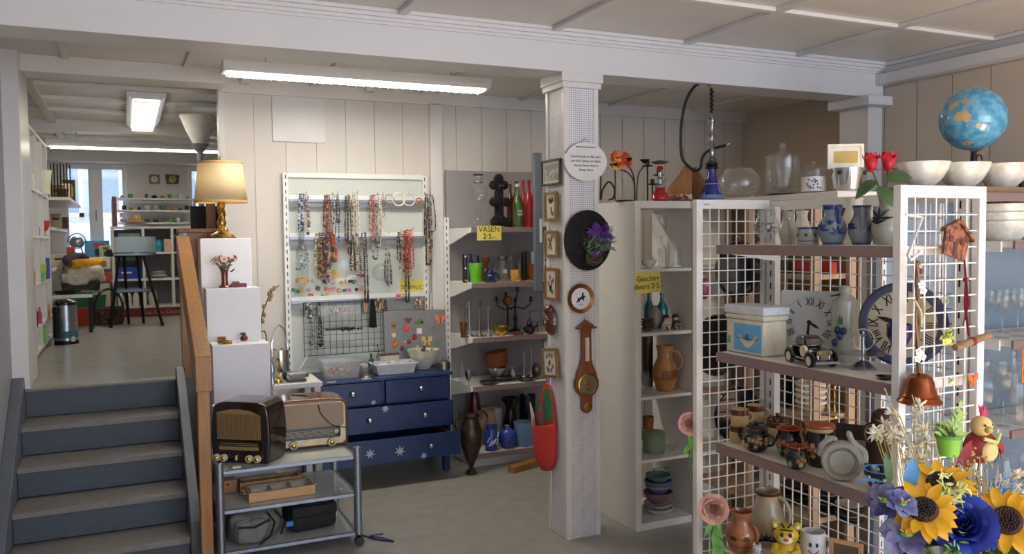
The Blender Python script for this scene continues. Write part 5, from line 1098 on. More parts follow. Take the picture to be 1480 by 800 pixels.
for i in (13, 15, 18, 21, 23, 24, 26, 28): p = sp_[min(i, len(sp_)-1)]; B('8a7a4c').sph(p.x+(.012 if i % 2 else -.01), p.y-.006, p.z, .011, 8, 5, sz=.018).ob('bud', q)
# ================================================================ goods in the cube bookcase
KY = 3.97; K5, K4, K3, K2, K1 = BZ[4], BZ[3], BZ[2], BZ[1], BZ[0]
glass('glass_turq', '2aa6b0', .55); mat('jug_tan', 'a8743e', .3, var=.2, scale=14, coat=.3); mat('dark_brown_glaze', '3c2a22', .3, var=.15); mat('green_ceramic', '7d8a6c', .35, var=.1)
it('wine_glass', 'tall clear wine glass in the top cube of the bookcase', 'glass', 953, K5, 25, 76, 'wine', 'glass_crystal', Y=4.0, open_=False)
o, r, h = it('stacked_dish', 'white footed dish at the left of the top cube', 'dish', 938, K5, 22, 12, 'bowl', 'e0dcd2', Y=3.93, root=True); B('e0dcd2').tube([(-r*.6, 0, h), (-r*.3, 0, h*1.6), (r*.1, 0, h*1.1), (r*.4, 0, h*1.7), (r*.7, 0, h)], .004, 6).ob('handle', o)
o, r, h = it('glass_cloche', 'clear glass cloche on a base in the top cube', 'cloche', 973, K5+.013, 21, 34, 'dome', 'glass_crystal', Y=3.93, root=True, open_=False); B('white_board').cyl(r*1.1, -.0125, -.0005, seg=24).ob('base', o)
it('glass_bottle', 'clear square bottle between the wine glass and the cloche', 'bottle', 957, K5, 12, 44, 'bottle', 'glass_crystal', Y=4.08)
v = W(936.5, 408, Y=3.826); s = mp(v); note('price_note', 'yellow note Geschirr divers stuck on the cube bookcase', v, 43*s, 30*s, 'Geschirr\ndivers 2·5.-', .042, tilt=-.03)
# cube 4
for px, hh, w, lb in ((938, 52, 15, 'left turquoise glass bottle at the back of the second cube'), (957, 50, 17, 'right turquoise glass bottle in front of the other in the second cube')): it('turquoise_bottle', lb, 'bottle', px, K4, w, hh, 'bottle', 'glass_turq', Y=4.08 if px < 940 else 4.02, group='turquoise bottles')
it('grey_vase', 'round grey stoneware vase between the turquoise bottles and the dolls', 'vase', 946, K4, 20, 34, 'ball', '8d8578', Y=3.99)
for i in range(4): it('brown_saucer', ['lowest brown saucer of the stack in the second cube', 'second brown saucer from the bottom in the second cube', 'third brown saucer of the stack in the second cube', 'top brown saucer of the stack in the second cube'][i], 'saucer', 936, K4+.0002+.0165*i, 20, 4.3, 'plate', ['6a5040', '54402f'][i % 2], Y=3.93, open_=False, group='brown saucers')
def doll(lb, px, hair, dress, dot):
    v = on(px, K4, Y=3.93); q = T('sitting_doll', lb, 'doll', v); s = mp(v)
    B(dress).lathe([(0, 0), (.03, 0), (.032, .012), (.024, .035), (.012, .05), (0, .052)], 14).ob('dress', q); b = B('d8a080').sph(0, -.002, .064, .017, 12, 8); b.use('ink'); [b.sph(x, -.0185, .066, .002, 5, 4) for x in (-.006, .006)]; b.use('a83030').sph(0, -.0185, .058, .0025, 5, 4, sz=.001); b.ob('head', q)
    b = B(hair); b.lathe([(.0185, .064), (.019, .072), (.012, .083), (0, .086)], 12).sph(0, .008, .062, .017, 10, 6); b.ob('hair', q)
    for sx in (-1, 1): b = B(dress).tube([(sx*.012, 0, .045), (sx*.024, -.01, .035), (sx*.014, -.024, .028)], [.006, .006, .005], 7); b.use('d8a080').sph(sx*.013, -.026, .028, .0055, 6, 4); b.ob('arm', q); B(dot).tube([(sx*.012, -.02, .01), (sx*.014, -.038, .008)], [.009, .007], 8).ob('leg', q)
    b = B(dot); [b.sph(.028*math.cos(a), .028*math.sin(a), .02+.008*(i % 2), .005, 6, 4) for i, a in enumerate((-2.2, -1.6, -1, -.4))]; b.ob('pattern', q)
doll('left sitting doll in a white and red patterned dress', 963, '2a1a14', 'c8c0b4', '8a2c2c'); doll('right sitting doll in a dark dress with black hair', 976, '17120f', '32282a', 'a09080')
# cube 3
o, r, h = it('stoneware_jug', 'large tan stoneware jug with a sgraffito pattern in the third cube', 'jug', 961, K3, 37, 65, 'jug', 'jug_tan', Y=3.95, root=True, band=[('6a4426', .28, .3, .95, .97), ('6a4426', .55, .57, .87, .83)]); handle(B('jug_tan'), r*.62, h*.42, h*.88, r*.72, .008, -.5).ob('handle', o)
b = B('6a4426')
for i in range(9): a = -2.3+.17*i; b.tube([(r*1.0*math.cos(a), r*1.0*math.sin(a), h*.32), (r*1.01*math.cos(a+.06), r*1.01*math.sin(a+.06), h*.4), (r*.99*math.cos(a), r*.99*math.sin(a), h*.48)], .003, 5)
b.ob('pattern', o)
it('dark_carafe', 'tall dark ribbed glass vase at the back left of the third cube', 'vase', 936, K3, 16, 72, 'cyl', 'dark_brown_glaze', Y=4.12)
for px, y, lb in ((933, 3.92, 'cut crystal tumbler at the front left of the third cube'), (931, 4.06, 'cut crystal tumbler beside the tan jug in the third cube')): it('crystal_tumbler', lb, 'tumbler', px, K3, 15, 24, 'tumbler', 'glass_crystal', Y=y, fl=.04, fn=9, seg=27, group='crystal tumblers')
# cube 2
o, r, h = it('lidded_tureen', 'pale green lidded tureen in the fourth cube from the top', 'tureen', 945, K2, 34, 25, 'pan', 'green_ceramic', Y=3.96, root=True); lid(o, r, h, 'green_ceramic', knob=False)
it('glass_bowl', 'low clear glass bowl right of the green tureen', 'bowl', 970, K2, 20, 11, 'bowl', 'glass_crystal', Y=3.95)
o, r, h = it('wicker_bowl', 'brown wicker dish on the tureen in the fourth cube', 'dish', 937, K2+.135, 16, 18, 'pan', 'wicker', Y=3.97); o.location.z = K2+.137
# cube 1
zc = K1+.0002
for i, (w, hh, m, pf, lb) in enumerate(((46, 8, 'd8d0cc', 'dish', 'lowest white plate bowl of the stack at the bottom of the bookcase'), (44, 7, 'cfc8c8', 'dish', 'second white dish of the bowl stack'), (43, 17, '8a6670', 'bowl', 'mauve bowl in the middle of the bowl stack'), (40, 20, '6c6f96', 'bowl', 'blue and mauve striped bowl in the stack'), (37, 13, '5f7d78', 'bowl', 'teal green bowl at the top of the bowl stack'))):
    o, r, h = it('stacked_bowl', lb, 'bowl', 951, zc, w, hh, pf, m, Y=3.96, seg=24, group='stack of bowls', band=[('c8b8c0', .5, .62, .83, .9)] if i == 3 else None); zc += h*(.62 if pf == 'bowl' else .5)+.012
v = on(964, K1, Y=4.03); q = B('7f9a84').box(-.065, .065, -.007, .007, 0, .22).use('a8bca8').box(-.05, .05, -.009, -.007, .02, .2).ob('square_plate', loc=v, bevel=.004, label='square green plate leaning behind the bowl stack', cat='plate'); q.rotation_euler = (-.2, 0, -.1); q.location.z += .002
# ---------------------------------------------------------------- on top of the bookcase
KT = 1.82; TY = 3.98
q = T('iron_flower_holder', 'black iron branch candle holder with orange silk flower on the bookcase top', 'candle holder', on(903, KT, Y=TY))
b = B('iron').cyl(.05, 0, .008, seg=20); b.ob('base', q)
s = mp(q.location); O = Vector(q.location)
def RP(px, py, y=0): return W(px, py, Y=TY+y)-O
b = B('iron')
for pts in (((917, 291), (916, 262), (905, 248), (888, 243)), ((918, 291), (917, 262), (912, 245), (903, 235)), ((920, 291), (922, 255), (930, 240)), ((889, 290), (889, 240))): b.tube(spline([RP(*p) for p in pts], 5), .0035, 6)
b.ob('branches', q)
for p in ((888, 242), (907, 234), (932, 236)):
    c = RP(*p); B('iron').lathe([(0, 0), (.008, .0), (.024, .014), (.028, .022), (.026, .022), (.01, .006)], 12, c.x, c.y, c.z).ob('cup', q)
c = RP(893, 230); b = B(); flower(b, c, (-.1, -1, .4), .05, 'd8622a', '4a6a28', n=9, layers=2); flower(b, c+Vector((.05, 0, .0)), (.3, -1, .3), .045, 'c8452a', 'b8a030', n=8, layers=2); flower(b, c+Vector((-.01, -.01, -.03)), (0, -1, -.2), .035, 'd8b030', n=7); b.ob('silk_flower', q)
for px, hh, y, lb in ((936, 60, 4.1, 'tallest black iron candlestick on the bookcase top'), (943, 33, 4.02, 'short black candlestick in front of the tallest one'), (952, 47, 4.12, 'middle-height black candlestick right of the tallest one')):
    v = on(px, KT, Y=y); s = mp(v); h = hh*s; b = B('iron').cyl(.028, 0, .005).cyl(.005, .005, h-.03, seg=8).lathe([(0, h-.035), (.032, h-.03), (.032, h-.025), (.012, h-.025), (.012, h), (.009, h), (0, h-.02)], 14); b.ob('iron_candlestick', loc=v, label=lb, cat='candlestick', group='black iron candlesticks')
v = on(880, KT, Y=3.94); b = B('iron').tube(spline([(-.05, 0, .006), (-.04, 0, .06), (-.0, 0, .105), (.035, 0, .07), (.03, 0, .02), (.0, 0, .006)], 6), .005, 6); b.tube(spline([(-.055, 0, .006), (-.05, 0, .13), (-.065, 0, .165), (-.085, 0, .15), (-.07, 0, .135)], 5), .004, 6); b.ob('iron_scroll', loc=v, label='black iron scroll ornament at the far left of bookcase top', cat='ornament')
for px, hh, lb in ((893, 37, 'clear tealight glass left on the bookcase top'), (903, 35, 'clear tealight glass right of the first on bookcase top')): it('tealight_glass', lb, 'tealight', px, KT, 10, hh, 'goblet', 'glass_crystal', Y=4.06, open_=False, group='tealight glasses')
# red hookah
mat('ruby', 'b01a22', .15, coat=.5)
v = on(954, KT, Y=3.89); q = T('red_hookah', 'small red glass water pipe with silver stem and saucer', 'water pipe', v); s = mp(v)
b = B('ruby').lathe([(0,0),(.042,0),(.05,.008),(.048,.028),(.034,.05),(.026,.062),(.03,.072),(0,.075)], 18); b.ob('glass_base', q); B('silver').lathe([(0,.075),(.03,.075),(.032,.085),(.012,.095),(.01,.12),(.018,.128),(.01,.136),(.009,.16),(.014,.165),(.006,.17),(.006,.2),(0,.2)], 14).tube([(0, 0, .1), (.03, -.005, .11), (.045, -.008, .125)], .005, 7).ob('stem', q); B('ruby').lathe([(0,.17),(.012,.17),(.02,.182),(.012,.194),(0,.196)], 14).ob('ring', q); B('pewter').lathe([(0, .205), (.03, .206), (.052, .216), (.05, .218), (.028, .21), (.016, .212), (.02, .225), (.018, .225), (0, .215)], 20).ob('saucer', q)
q = T('glass_sweets', 'clear dish of red and pink glass sweets on the bookcase top', 'dish', on(982, KT, Y=3.92)); s = .004
B('glass_crystal').lathe([(0, 0), (.07, 0), (.095, .02), (.092, .02), (.068, .003), (0, .003)], 20, ell=.7).ob('dish', q); heap(q, .13, .07, .015, .02, ['a83a3a', 'd8b0a0', '8a2a30', 'e0d0c8', 'b87a6a'], 46, .013, 33)
# wooden house boards
mat('plywood', 'a06c40', .55, var=.12, scale=6, stretch=(6, 6, .8))
for px, w, hh, y, lb in ((983, 40, 50, 4.03, 'front light-brown wooden house board on the bookcase top'), (1006, 42, 48, 4.08, 'rear wooden house board behind the blue hookah')):
    v = on(px, KT, Y=y); s = mp(v); w_, h_ = w*s/2, hh*s; m = 1 if px > 1000 else -1
    o = [(-w_, 0), (w_, 0), (w_, h_*.45), (.25*w_*(-m), h_)] if m > 0 else [(-w_, 0), (w_*.9, 0), (w_*.9, h_*.95), (w_*.25, h_*.95), (-w_*.1, h_*.75), (-w_, h_*.4)]
    if m > 0: o = [(-w_, 0), (w_, 0), (w_*1.0, h_*.5), (w_*.2, h_*.92), (-w_*.6, h_*.92), (-w_, h_*.7)]
    q = T('wooden_house', lb, 'ornament', v); B('plywood').prism(o, -.015, .015).ob('house', q, bevel=.002)
    x = w_*.55 if m < 0 else -w_*.2; B('oak_dark').box(x-.014, x+.014, -.012, .012, h_*.92, h_*1.06).ob('chimney', q, bevel=.001)
# blue hookah
mat('cobalt', '1c2f86', .15, coat=.5, var=.15)
v = on(1028.5, KT, Y=3.92); q = T('blue_hookah', 'tall water pipe with a cobalt base, silver stem and black looped hose', 'water pipe', v); s = mp(v); O = Vector(v)
def HP(px, py, y=0): return W(px, py, Y=3.92+y)-O
k = lambda p: (291-p)*s
b = B('cobalt').lathe([(0, 0), (.07, 0), (.072, .01), (.06, .06), (.04, .11), (.028, .15), (.027, .19), (0, .19)], 22); b.use('6f8fc8').lathe([(.0705, .018), (.0665, .04)], 22).use('c0a070').lathe([(.0455, .1), (.043, .106)], 22); b.ob('glass_base', q)
B('iron').lathe([(0, .19), (.036, .19), (.038, .2), (.03, .206), (.036, .214), (.034, .226), (.02, .23), (0, .23)], 18).ob('collar', q)
b = B('silver').lathe([(0,.23),(.02,.23),(.028,.245),(.014,.26),(.022,.275),(.02,.295),(.011,.31),(.02,.33),(.012,.345),(.009,.37),(.017,.385),(.012,.4),(.008,.42),(.016,.45),(.021,.46),(.02,.48),(.01,.495),(.006,.51),(0,.51)], 16)
for i in range(3): b.lathe([(.019, .456+.01*i), (.0225, .459+.01*i), (.019, .462+.01*i)], 16)
b.ob('stem', q)
b = B('iron'); P = [(.0, 0, .51+.14*i/40) for i in range(41)]; b.tube([(.006*math.cos(i*.9), .006*math.sin(i*.9), p[2]) for i, p in enumerate(P)], .007, 7); b.ob('twisted_grip', q)
B('b8864a').cyl(.009, .65, .685, seg=10).ob('ferrule', q)
tp = Vector((0, 0, .685)); pts = [tp]+[HP(*p) for p in ((1024, 122), (1017, 119), (1005, 124), (993, 142), (986, 170), (984, 200), (986, 228), (996, 241), (1006, 247), (1013, 241), (1015, 228), (1022, 219), (1034, 214), (1048, 210))]
b = B('iron').tube(spline(pts, 5), .0085, 8); b.ob('hose', q)
e0, e1 = HP(1034, 214), HP(1050, 209); B('c8a888').tube([e1, e1+(e1-e0)*.3], [.008, .005], 8).ob('mouthpiece', q)
# ---------------------------------------------------------------- pine shelf behind the rack with glass on top
mat('pine', 'b39474', .5, var=.15, scale=6, stretch=(8, 8, 1)); mat('cardboard', '87705a', .75, var=.08)
PX0, PX1, PY0, PY1, PT = 2.575, 2.82, 2.60, 3.44, 1.80
q = T('pine_shelf', 'pine open shelf standing close behind the wire grid rack', 'shelf', (0, 0, 0))
B('white_board').box(PX0, PX1+.06, PY0-.12, PY1, PT-.025, PT).ob('top', q, bevel=.002)
for x in (PX0+.02, PX1-.02):
    for y in (PY0+.02, (PY0+PY1)/2, PY1-.02): B('pine').box(x-.014, x+.014, y-.014, y+.014, 0, PT-.025).ob('post', q)
PZ = (1.46, 1.20, .86, .42)
for z in PZ: B('pine').box(PX0+.008, PX1, PY0+.036, PY1-.036, z-.022, z).ob('shelf', q)
B('cardboard').box(PX1+.001, PX1+.012, PY0, PY1, .1, PT-.025).ob('back_panel', q)
for px, z, w, h, d, m, nm, lb in ((1133, PZ[0], 24, 17, .05, '35583f', 'green_book', 'green box standing on the pine shelf behind the rack'), (1176, PZ[0], 52, 17, .05, 'b0221c', 'red_box', 'long red box on the pine shelf behind the rack')):
    v = on(px, z, X=2.66); s = mp(v); w_ = w*s/2/.7; B(m).box(-.02, .02, -w_, w_, 0, h*s).use('ink').box(-.0215, -.02, -w_, w_, .0, h*s*.25).ob(nm, loc=v, bevel=.002, label=lb, cat='box')
random.seed(41); nm_ = ['far left', 'second from left', 'third from left', 'middle', 'middle right', 'second from right', 'far right']
for i, (px, pf, m) in enumerate(((1130, 'plate', 'brass'), (1144, 'goblet', 'copper'), (1155, 'candle', 'brass'), (1166, 'goblet', 'copper'), (1176, 'candle', 'copper'), (1186, 'jug', 'brass'), (1196, 'goblet', 'brass'))):
    it('brass_trinket', '%s copper or brass trinket seen through the mesh above the clock' % nm_[i], 'trinket', px, PZ[1], 13 if pf != 'plate' else 22, 22 if pf != 'plate' else 26, [(0,0),(.5,0),(.5,.05),(.1,.1),(.9,.4),(1,.6),(.9,.85),(.3,1),(0,1)] if pf == 'plate' else pf, m, X=2.66+.05*(i % 2), open_=pf not in ('candle', 'plate', 'goblet'), group='brass trinkets behind the rack')
for px, w, hh, m, lb in ((1132, 20, 44, 'black_gloss', 'black box on the pine shelf seen through the mesh'), ): v = on(px, PZ[2], X=2.66); s = mp(v); B(m).box(-.03, .03, -w*s*.7, w*s*.7, 0, hh*s*1.1).ob('black_box', loc=v, bevel=.003, label=lb, cat='box')
o, r, h = it('rope_basket', 'cream rope basket on the pine shelf behind the floral pots', 'basket', 1172, PZ[2], 40, 42, 'pan', 'stone_beige', X=2.70, root=True, fl=.03, fn=16, seg=32); b = B('cream')
for i in range(4): b.tube([(r*1.02*math.cos(t*PI/12), r*1.02*math.sin(t*PI/12), h*(.3+.2*i)) for t in range(24)], .006, 6, closed=True)
b.ob('rope', o)
for i, px in enumerate((1196, 1206)): it('brass_candlestick', ['left', 'right'][i]+' brass candlestick behind the big dark crock on the pine shelf', 'candlestick', px, PZ[2], 12, 46, 'candle', 'brass', X=2.68, open_=False, group='brass candlesticks on the pine shelf')
for j, (px, n) in enumerate(((1150, 6), (1195, 8), (1228, 6))):
    for i in range(n): it('dark_plate', 'dark plate number %s from the bottom of the %s stack on the low pine shelf' % (['one', 'two', 'three', 'four', 'five', 'six', 'seven', 'eight'][i], ['left', 'middle', 'right'][j]), 'plate', px, PZ[3]+.0005+.0135*i, 40, 5, 'plate', ['2a2a2e', '8a8478', '3a3034'][(i+j) % 3], X=2.72, open_=False, group='plate stacks on the pine shelf')
# glass and tins on the shelf top
TX = 2.70
o, r, h = it('fish_bowl', 'round clear glass fish bowl on top behind the rack', 'bowl', 1068, PT, 62, 43, 'fish', 'glass_clear', X=2.62, seg=32, t=.03)
o, r, h = it('lidded_glass_jar', 'large clear glass jar with a knobbed lid behind the rack top', 'jar', 1131, PT+.0105, 50, 54, [(0,0),(.6,0),(.85,.05),(1,.18),(1,.35),(.94,.6),(.94,.9),(1,1)], 'glass_crystal', X=TX, seg=28, t=.04, root=True)
B('glass_crystal').lathe([(0, 1.0), (.9, 1.0), (.92, 1.03), (.5, 1.06), (.2, 1.1), (.14, 1.2), (.2, 1.26), (.16, 1.34), (0, 1.36)], 24, k=r, kz=h).ob('lid', o); B('iron').cyl(r*.9, -.0102, -.0004, seg=24).ob('mat', o)
o, r, h = it('lavender_jar', 'glass canister with a lavender picture behind the rack top', 'canister', 1176, PT, 34, 34, 'cyl', 'glass_crystal', X=TX, root=True, seg=24); lid(o, r, h, 'glass_crystal', knob=True)
B('e2ded6').lathe([(1.01, .1), (1.01, .72)], 24, k=r, kz=h).ob('label', o); b = B('6a5a96'); random.seed(9)
for i in range(16): a = random.uniform(-2.9, -1.7); b.sph(r*1.02*math.cos(a), r*1.02*math.sin(a), h*random.uniform(.2, .65), .004, 6, 4)
b.ob('lavender_print', o)
o, r, h = it('wine_cooler', 'brushed steel wine cooler with dark knobs behind the rack top', 'cooler', 1224, PT, 46, 35, 'bucket', 'chrome', X=2.76, root=True, seg=28)
for a in (-.35-PI/2+1.2, -PI/2-1.25): b = B('iron').sph(1.05*r*math.cos(a), 1.05*r*math.sin(a), h*.8, .009, 8, 6); b.ob('knob', o)
v = on(1221, PT+h+.022, X=2.80); q = T('wooden_tray', 'small cream wooden serving tray with yellow inlay standing in the wine cooler', 'tray', v, -.5); v2 = mp(v)
b = B('cream').prism(rrect(.135, .085, .01, 3, 0, .03), -.012, -.004); b.frame(-.075, .075, -.02, .085, -.015, .0, .012); b.ob('frame', q); B('c9a44e').prism(rrect(.1, .05, .006, 3, 0, .03), -.0135, -.0122).ob('inlay', q)
# ================================================================ crockery on the wire rack
R1, R2, R3, R4 = RZ
mat('salt_glaze', '9f9f90', .25, var=.08, coat=.3); mat('salt_blue', '7c8792', .25, var=.12, coat=.3); mat('cobalt_brush', '2c3f7c', .3); mat('terracotta', 'a34a28', .35, var=.1, coat=.2); mat('folk_black', '1a1718', .2, var=.2, coat=.5); mat('mug_tan', 'c0a878', .35, var=.08); mat('mug_brown', '552b1a', .25, coat=.3)
def brush(o, r, h, m, spots, name='painting', k=1.012):
    b = B(m)
    for a, z, s_, n in spots:
        for i in range(n):
            t = PI/2+(i-(n-1)/2)*.75; b.sph(k*r*math.cos(a)+0, k*r*math.sin(a), h*z, .001, 5, 4); da = math.cos(t)*s_; dz = math.sin(t)*s_
            b.tube([(k*r*math.cos(a), k*r*math.sin(a), h*z), (k*r*math.cos(a+da*.5/r), k*r*math.sin(a+da*.5/r), h*z+dz*.6), (k*r*math.cos(a+da/r), k*r*math.sin(a+da/r), h*z+dz)], [.002, .0045, .001], 5)
    b.ob(name, o)
CA = -2.45                                        # the side of a pot that faces the aisle
o, r, h = it('glass_jug', 'clear relief glass jug, leftmost on the top shelf of the wire rack', 'jug', 1108, R1, 37, 50, [(0,0),(.7,0),(.72,.06),(.4,.12),(.55,.2),(1,.42),(1,.6),(.72,.8),(.68,.95),(.8,1)], 'glass_crystal', X=2.24, root=True, seg=24, fl=.02, fn=12); handle(B('glass_crystal'), r*.7, h*.4, h*.9, r*.75, .006, CA-.9).ob('handle', o)
b = B('pewter'); random.seed(3)
for i in range(40): a = random.uniform(CA-1, CA+1); b.sph(r*1.0*math.cos(a), r*math.sin(a), h*random.uniform(.35, .62), .0035, 5, 3)
b.ob('relief', o)
o, r, h = it('white_jug', 'plain pale grey-white jug second from left on the top rack shelf', 'jug', 1139, R1, 27, 48, 'jug', 'salt_glaze', X=2.22, root=True, seg=24); handle(B('salt_glaze'), r*.66, h*.2, h*.82, r*.5, .0055, CA+.35).ob('handle', o)
o, r, h = it('mustard_pot', 'small white pot with blue bands on the top rack shelf', 'pot', 1168, R1, 30, 26, 'cyl', 'salt_glaze', X=2.2, root=True, seg=24, band=[('cobalt_brush', .86, .97, 1, 1), ('cobalt_brush', .2, .24, 1, 1)])
b = B('cobalt_brush'); [b.sph(r*math.cos(a), r*math.sin(a), h*.55, .006, 7, 5) for a in (CA-1, CA-.1, CA+.8)]; b.ob('dots', o)
o, r, h = it('white_jug', 'cream jug half hidden behind the small blue-banded pot', 'jug', 1159, R1, 26, 48, 'jug', 'e2ded0', X=2.40, root=True, seg=24); handle(B('e2ded0'), r*.66, h*.3, h*.85, r*.5, .006, CA+.2).ob('handle', o)
o, r, h = it('salt_glaze_jug', 'grey jug with bold blue leaf painting in the middle of the top rack shelf', 'jug', 1203, R1, 41, 58, 'jug', 'salt_blue', X=2.22, root=True, seg=28, band=[('cobalt_brush', .03, .06, .68, .71), ('cobalt_brush', .86, .98, .57, .68), ('cobalt_brush', .74, .76, .59, .575)]); handle(B('cobalt_brush'), r*.6, h*.5, h*.92, r*.4, .007, CA+.55).ob('handle', o)
brush(o, r, h, 'cobalt_brush', [(CA-.75, .36, .03, 5), (CA+.45, .28, .03, 5), (CA-.1, .5, .02, 3)])
o, r, h = it('white_vase', 'tall cream vase at the back between the two blue painted jugs', 'vase', 1234, R1, 34, 66, 'stein', 'e0dac8', X=2.42, seg=24)
o, r, h = it('salt_glaze_jug', 'grey jug with a blue flower, right of the bold leaf-painted one', 'jug', 1245, R1, 38, 57, 'jug', 'salt_blue', X=2.26, root=True, seg=28, band=[('cobalt_brush', .03, .06, .68, .71), ('cobalt_brush', .9, .98, .6, .68)]); handle(B('salt_blue'), r*.62, h*.34, h*.92, r*.45, .006, CA+.1).ob('handle', o)
brush(o, r, h, 'cobalt_brush', [(CA-.8, .42, .022, 5), (CA-.8, .42, .022, 5), (CA+.8, .36, .02, 4)])
o, r, h = it('rose_vase', 'large cream vase with a black sketch holding two red roses', 'vase', 1281, R1, 42, 76, [(0,0),(.6,0),(.64,.03),(.95,.2),(1,.33),(.85,.52),(.55,.68),(.5,.8),(.6,.95),(.66,1)], 'salt_glaze', X=2.27, root=True, seg=28)
brush(o, r*.8, h, 'ink', [(CA-.5, .5, .04, 5), (CA-.7, .4, .03, 4)], 'sketch', 1.16)
def red_rose(lb, px, py, lean):
    v0 = Vector(o.location)+Vector((0, 0, h*.7)); v1 = W(px, py, X=2.27+lean); q = T('silk_rose', lb, 'rose', v0); t = v1-v0
    b = B('leaf_green').tube(spline([(0, 0, 0), t*.5+Vector((0, .004, 0)), t-Vector((0, 0, .02))], 5), .003, 6); b.ob('stem', q)
    b = B('c4182a'); rose(b, t, .040, 'c4182a', (t.x*.3, t.y*.3, 1), 4, 0); b.sph(t.x, t.y, t.z-.006, .019, 12, 8, sz=.03); b.ob('bloom', q); b = B('leaf_green')
    for i in range(5): a = i*1.256; b.leaf(t-Vector((0, 0, .032)), (math.cos(a), math.sin(a), .6), (0, 0, 1), .03, .014, curl=.5)
    b.ob('sepals', q); return q, t
q, t = red_rose('left red silk rose standing in the sketched vase', 1259, 233, -.06); b = B('leaf_green'); L1 = W(1268, 262, X=2.2)-q.location
b.leaf(L1, (-.3, .35, -.25), (-.6, -.5, .8), .085, .05, curl=.3, n=7).leaf(L1+Vector((0, 0, -.02)), (.1, -.35, -.3), (-.6, -.5, .8), .085, .05, curl=.3, n=7); b.ob('leaves', q)
q, t = red_rose('right red silk rose standing in the sketched vase', 1284, 232, -.02); b = B('leaf_green'); L1 = W(1281, 258, X=2.24)-q.location; b.leaf(L1, (.25, -.4, .05), (-.6, -.5, .6), .075, .055, curl=.2, n=7); b.ob('leaves', q)
# ---- second shelf
q = T('tin_box', 'cream lidded tin with a light blue bird label on the second rack shelf', 'tin', (2.24, 2.567, R2+.0012)); mat('tin_cream', 'd8d2bc', .35)
B('tin_cream').box(-.058, .058, -.108, .108, 0, .135).ob('box', q, bevel=.008, seg=3); B('tin_cream').box(-.062, .062, -.112, .112, .1355, .155).ob('collar', q, bevel=.005); B('d2d6dc').box(-.066, .066, -.117, .117, .1555, .19).ob('lid', q, bevel=.008, seg=3)
b = B('6aaed6').box(-.0595, -.058, -.095, .06, .012, .118).use('d8d2b8'); b.add([(-.0602, .035-.11*i/8, .052+.028*abs(1-2*i/8)**1.5) for i in range(9)]+[(-.0602, .02-.08*i/8, .052-.026*math.sin(PI*i/8)) for i in range(9)], [(i, i+1, i+10, i+9) for i in range(8)]).use('3a5a78').sph(-.0602, -.018, .068, .011, 8, 6).box(-.0602, -.0598, -.078, .042, .06, .0625); b.ob('label', q)
B('6aaa78').box(-.0592, -.058, .082, .1, .035, .065).ob('price_dot', q)
def roman_clock(name, lb, v, rz, R, rim, face, numr, square=None, lean=0, h1=100, h2=200, nw=.004, rev=1):
    q = T(name, lb, 'clock', v, rz); q.rotation_euler[0] = -lean
    if square: B(face).prism(rrect(square[0], square[1], .006, 3, 0, square[1]/2), -.006, .006).use('9a9a94').lathe([(0, 0), (.001, 0)], 4).ob('dial', q, bevel=.002); cz = square[1]*.5
    else:
        cz = R; b = B(rim); b.M = Matrix.Translation((0, 0, R)) @ Matrix.Rotation(PI/2, 4, 'X'); b.lathe([(0, -.012), (R, -.012), (R, .004), (R*.93, .012), (R*.82, .012), (R*.79, .004)], 48); b.ob('rim', q)
        b = B(face); b.M = Matrix.Translation((0, 0, R)) @ Matrix.Rotation(PI/2, 4, 'X'); b.lathe([(R*.795, .004), (0, .0045)], 48); b.ob('dial', q)
    nm = ['XII', 'I', 'II', 'III', 'IIII', 'V', 'VI', 'VII', 'VIII', 'IX', 'X', 'XI']; y = -.0066 if square else -.0052; me = None
    vs_, fs_ = [], []
    for i, s_ in enumerate(nm):
        a = PI/2-rev*i*PI/6; cu = lettering(s_, numr*.42, MT['ink'], None, (0, 0, 0), (0, 0, 0), 'numeral', ext=.0002, bold=.012); m_ = Matrix.Translation((numr*math.cos(a), y, cz+numr*math.sin(a))) @ Matrix.Rotation(PI/2, 4, 'X') @ Matrix.Rotation(a-PI/2, 4, 'Z') @ Matrix.Diagonal((.8, 1.25, 1, 1)); n0 = len(vs_); vs_ += [m_ @ vv.co for vv in cu.data.vertices]; fs_ += [tuple(k+n0 for k in p.vertices) for p in cu.data.polygons]; bpy.data.objects.remove(cu)
    b = B('ink'); b.add(vs_, fs_)
    for i in range(60): a = i*PI/30; ro = numr*1.28; k = .004 if i % 5 else .007; b.add([((ro+dx)*math.cos(a)-dy*math.sin(a), y, cz+(ro+dx)*math.sin(a)+dy*math.cos(a)) for dx, dy in ((-k, -.0008), (0, -.0008), (0, .0008), (-k, .0008))], [(0, 1, 2, 3)])
    b.ob('numerals', q)
    b = B('ink')
    for a, ln in ((h1, numr*.62), (h2, numr*.95)):
        a = math.radians(90-a); dx, dz = math.cos(a), math.sin(a); b.add([(-dz*nw, y-.002, cz+dx*nw), (dx*ln*.6-dz*nw*1.4, y-.002, cz+dz*ln*.6+dx*nw*1.4), (dx*ln, y-.002, cz+dz*ln), (dx*ln*.6+dz*nw*1.4, y-.002, cz+dz*ln*.6-dx*nw*1.4), (dz*nw, y-.002, cz-dx*nw)], [(0, 1, 2, 3, 4)])
    b.M = Matrix.Translation((0, y-.001, cz)) @ Matrix.Rotation(PI/2, 4, 'X'); b.lathe([(.009, 0), (.007, .003), (0, .003)], 14); b.ob('hands', q); return q
mat('clock_white', 'c9cdca', .4, var=.03)
roman_clock('square_clock', 'square white clock face with roman numerals behind the model car', (2.378, 2.43, R2+.004), -1.05, .09, None, 'clock_white', .078, (.225, .245), .10, 120, 185, rev=-1)
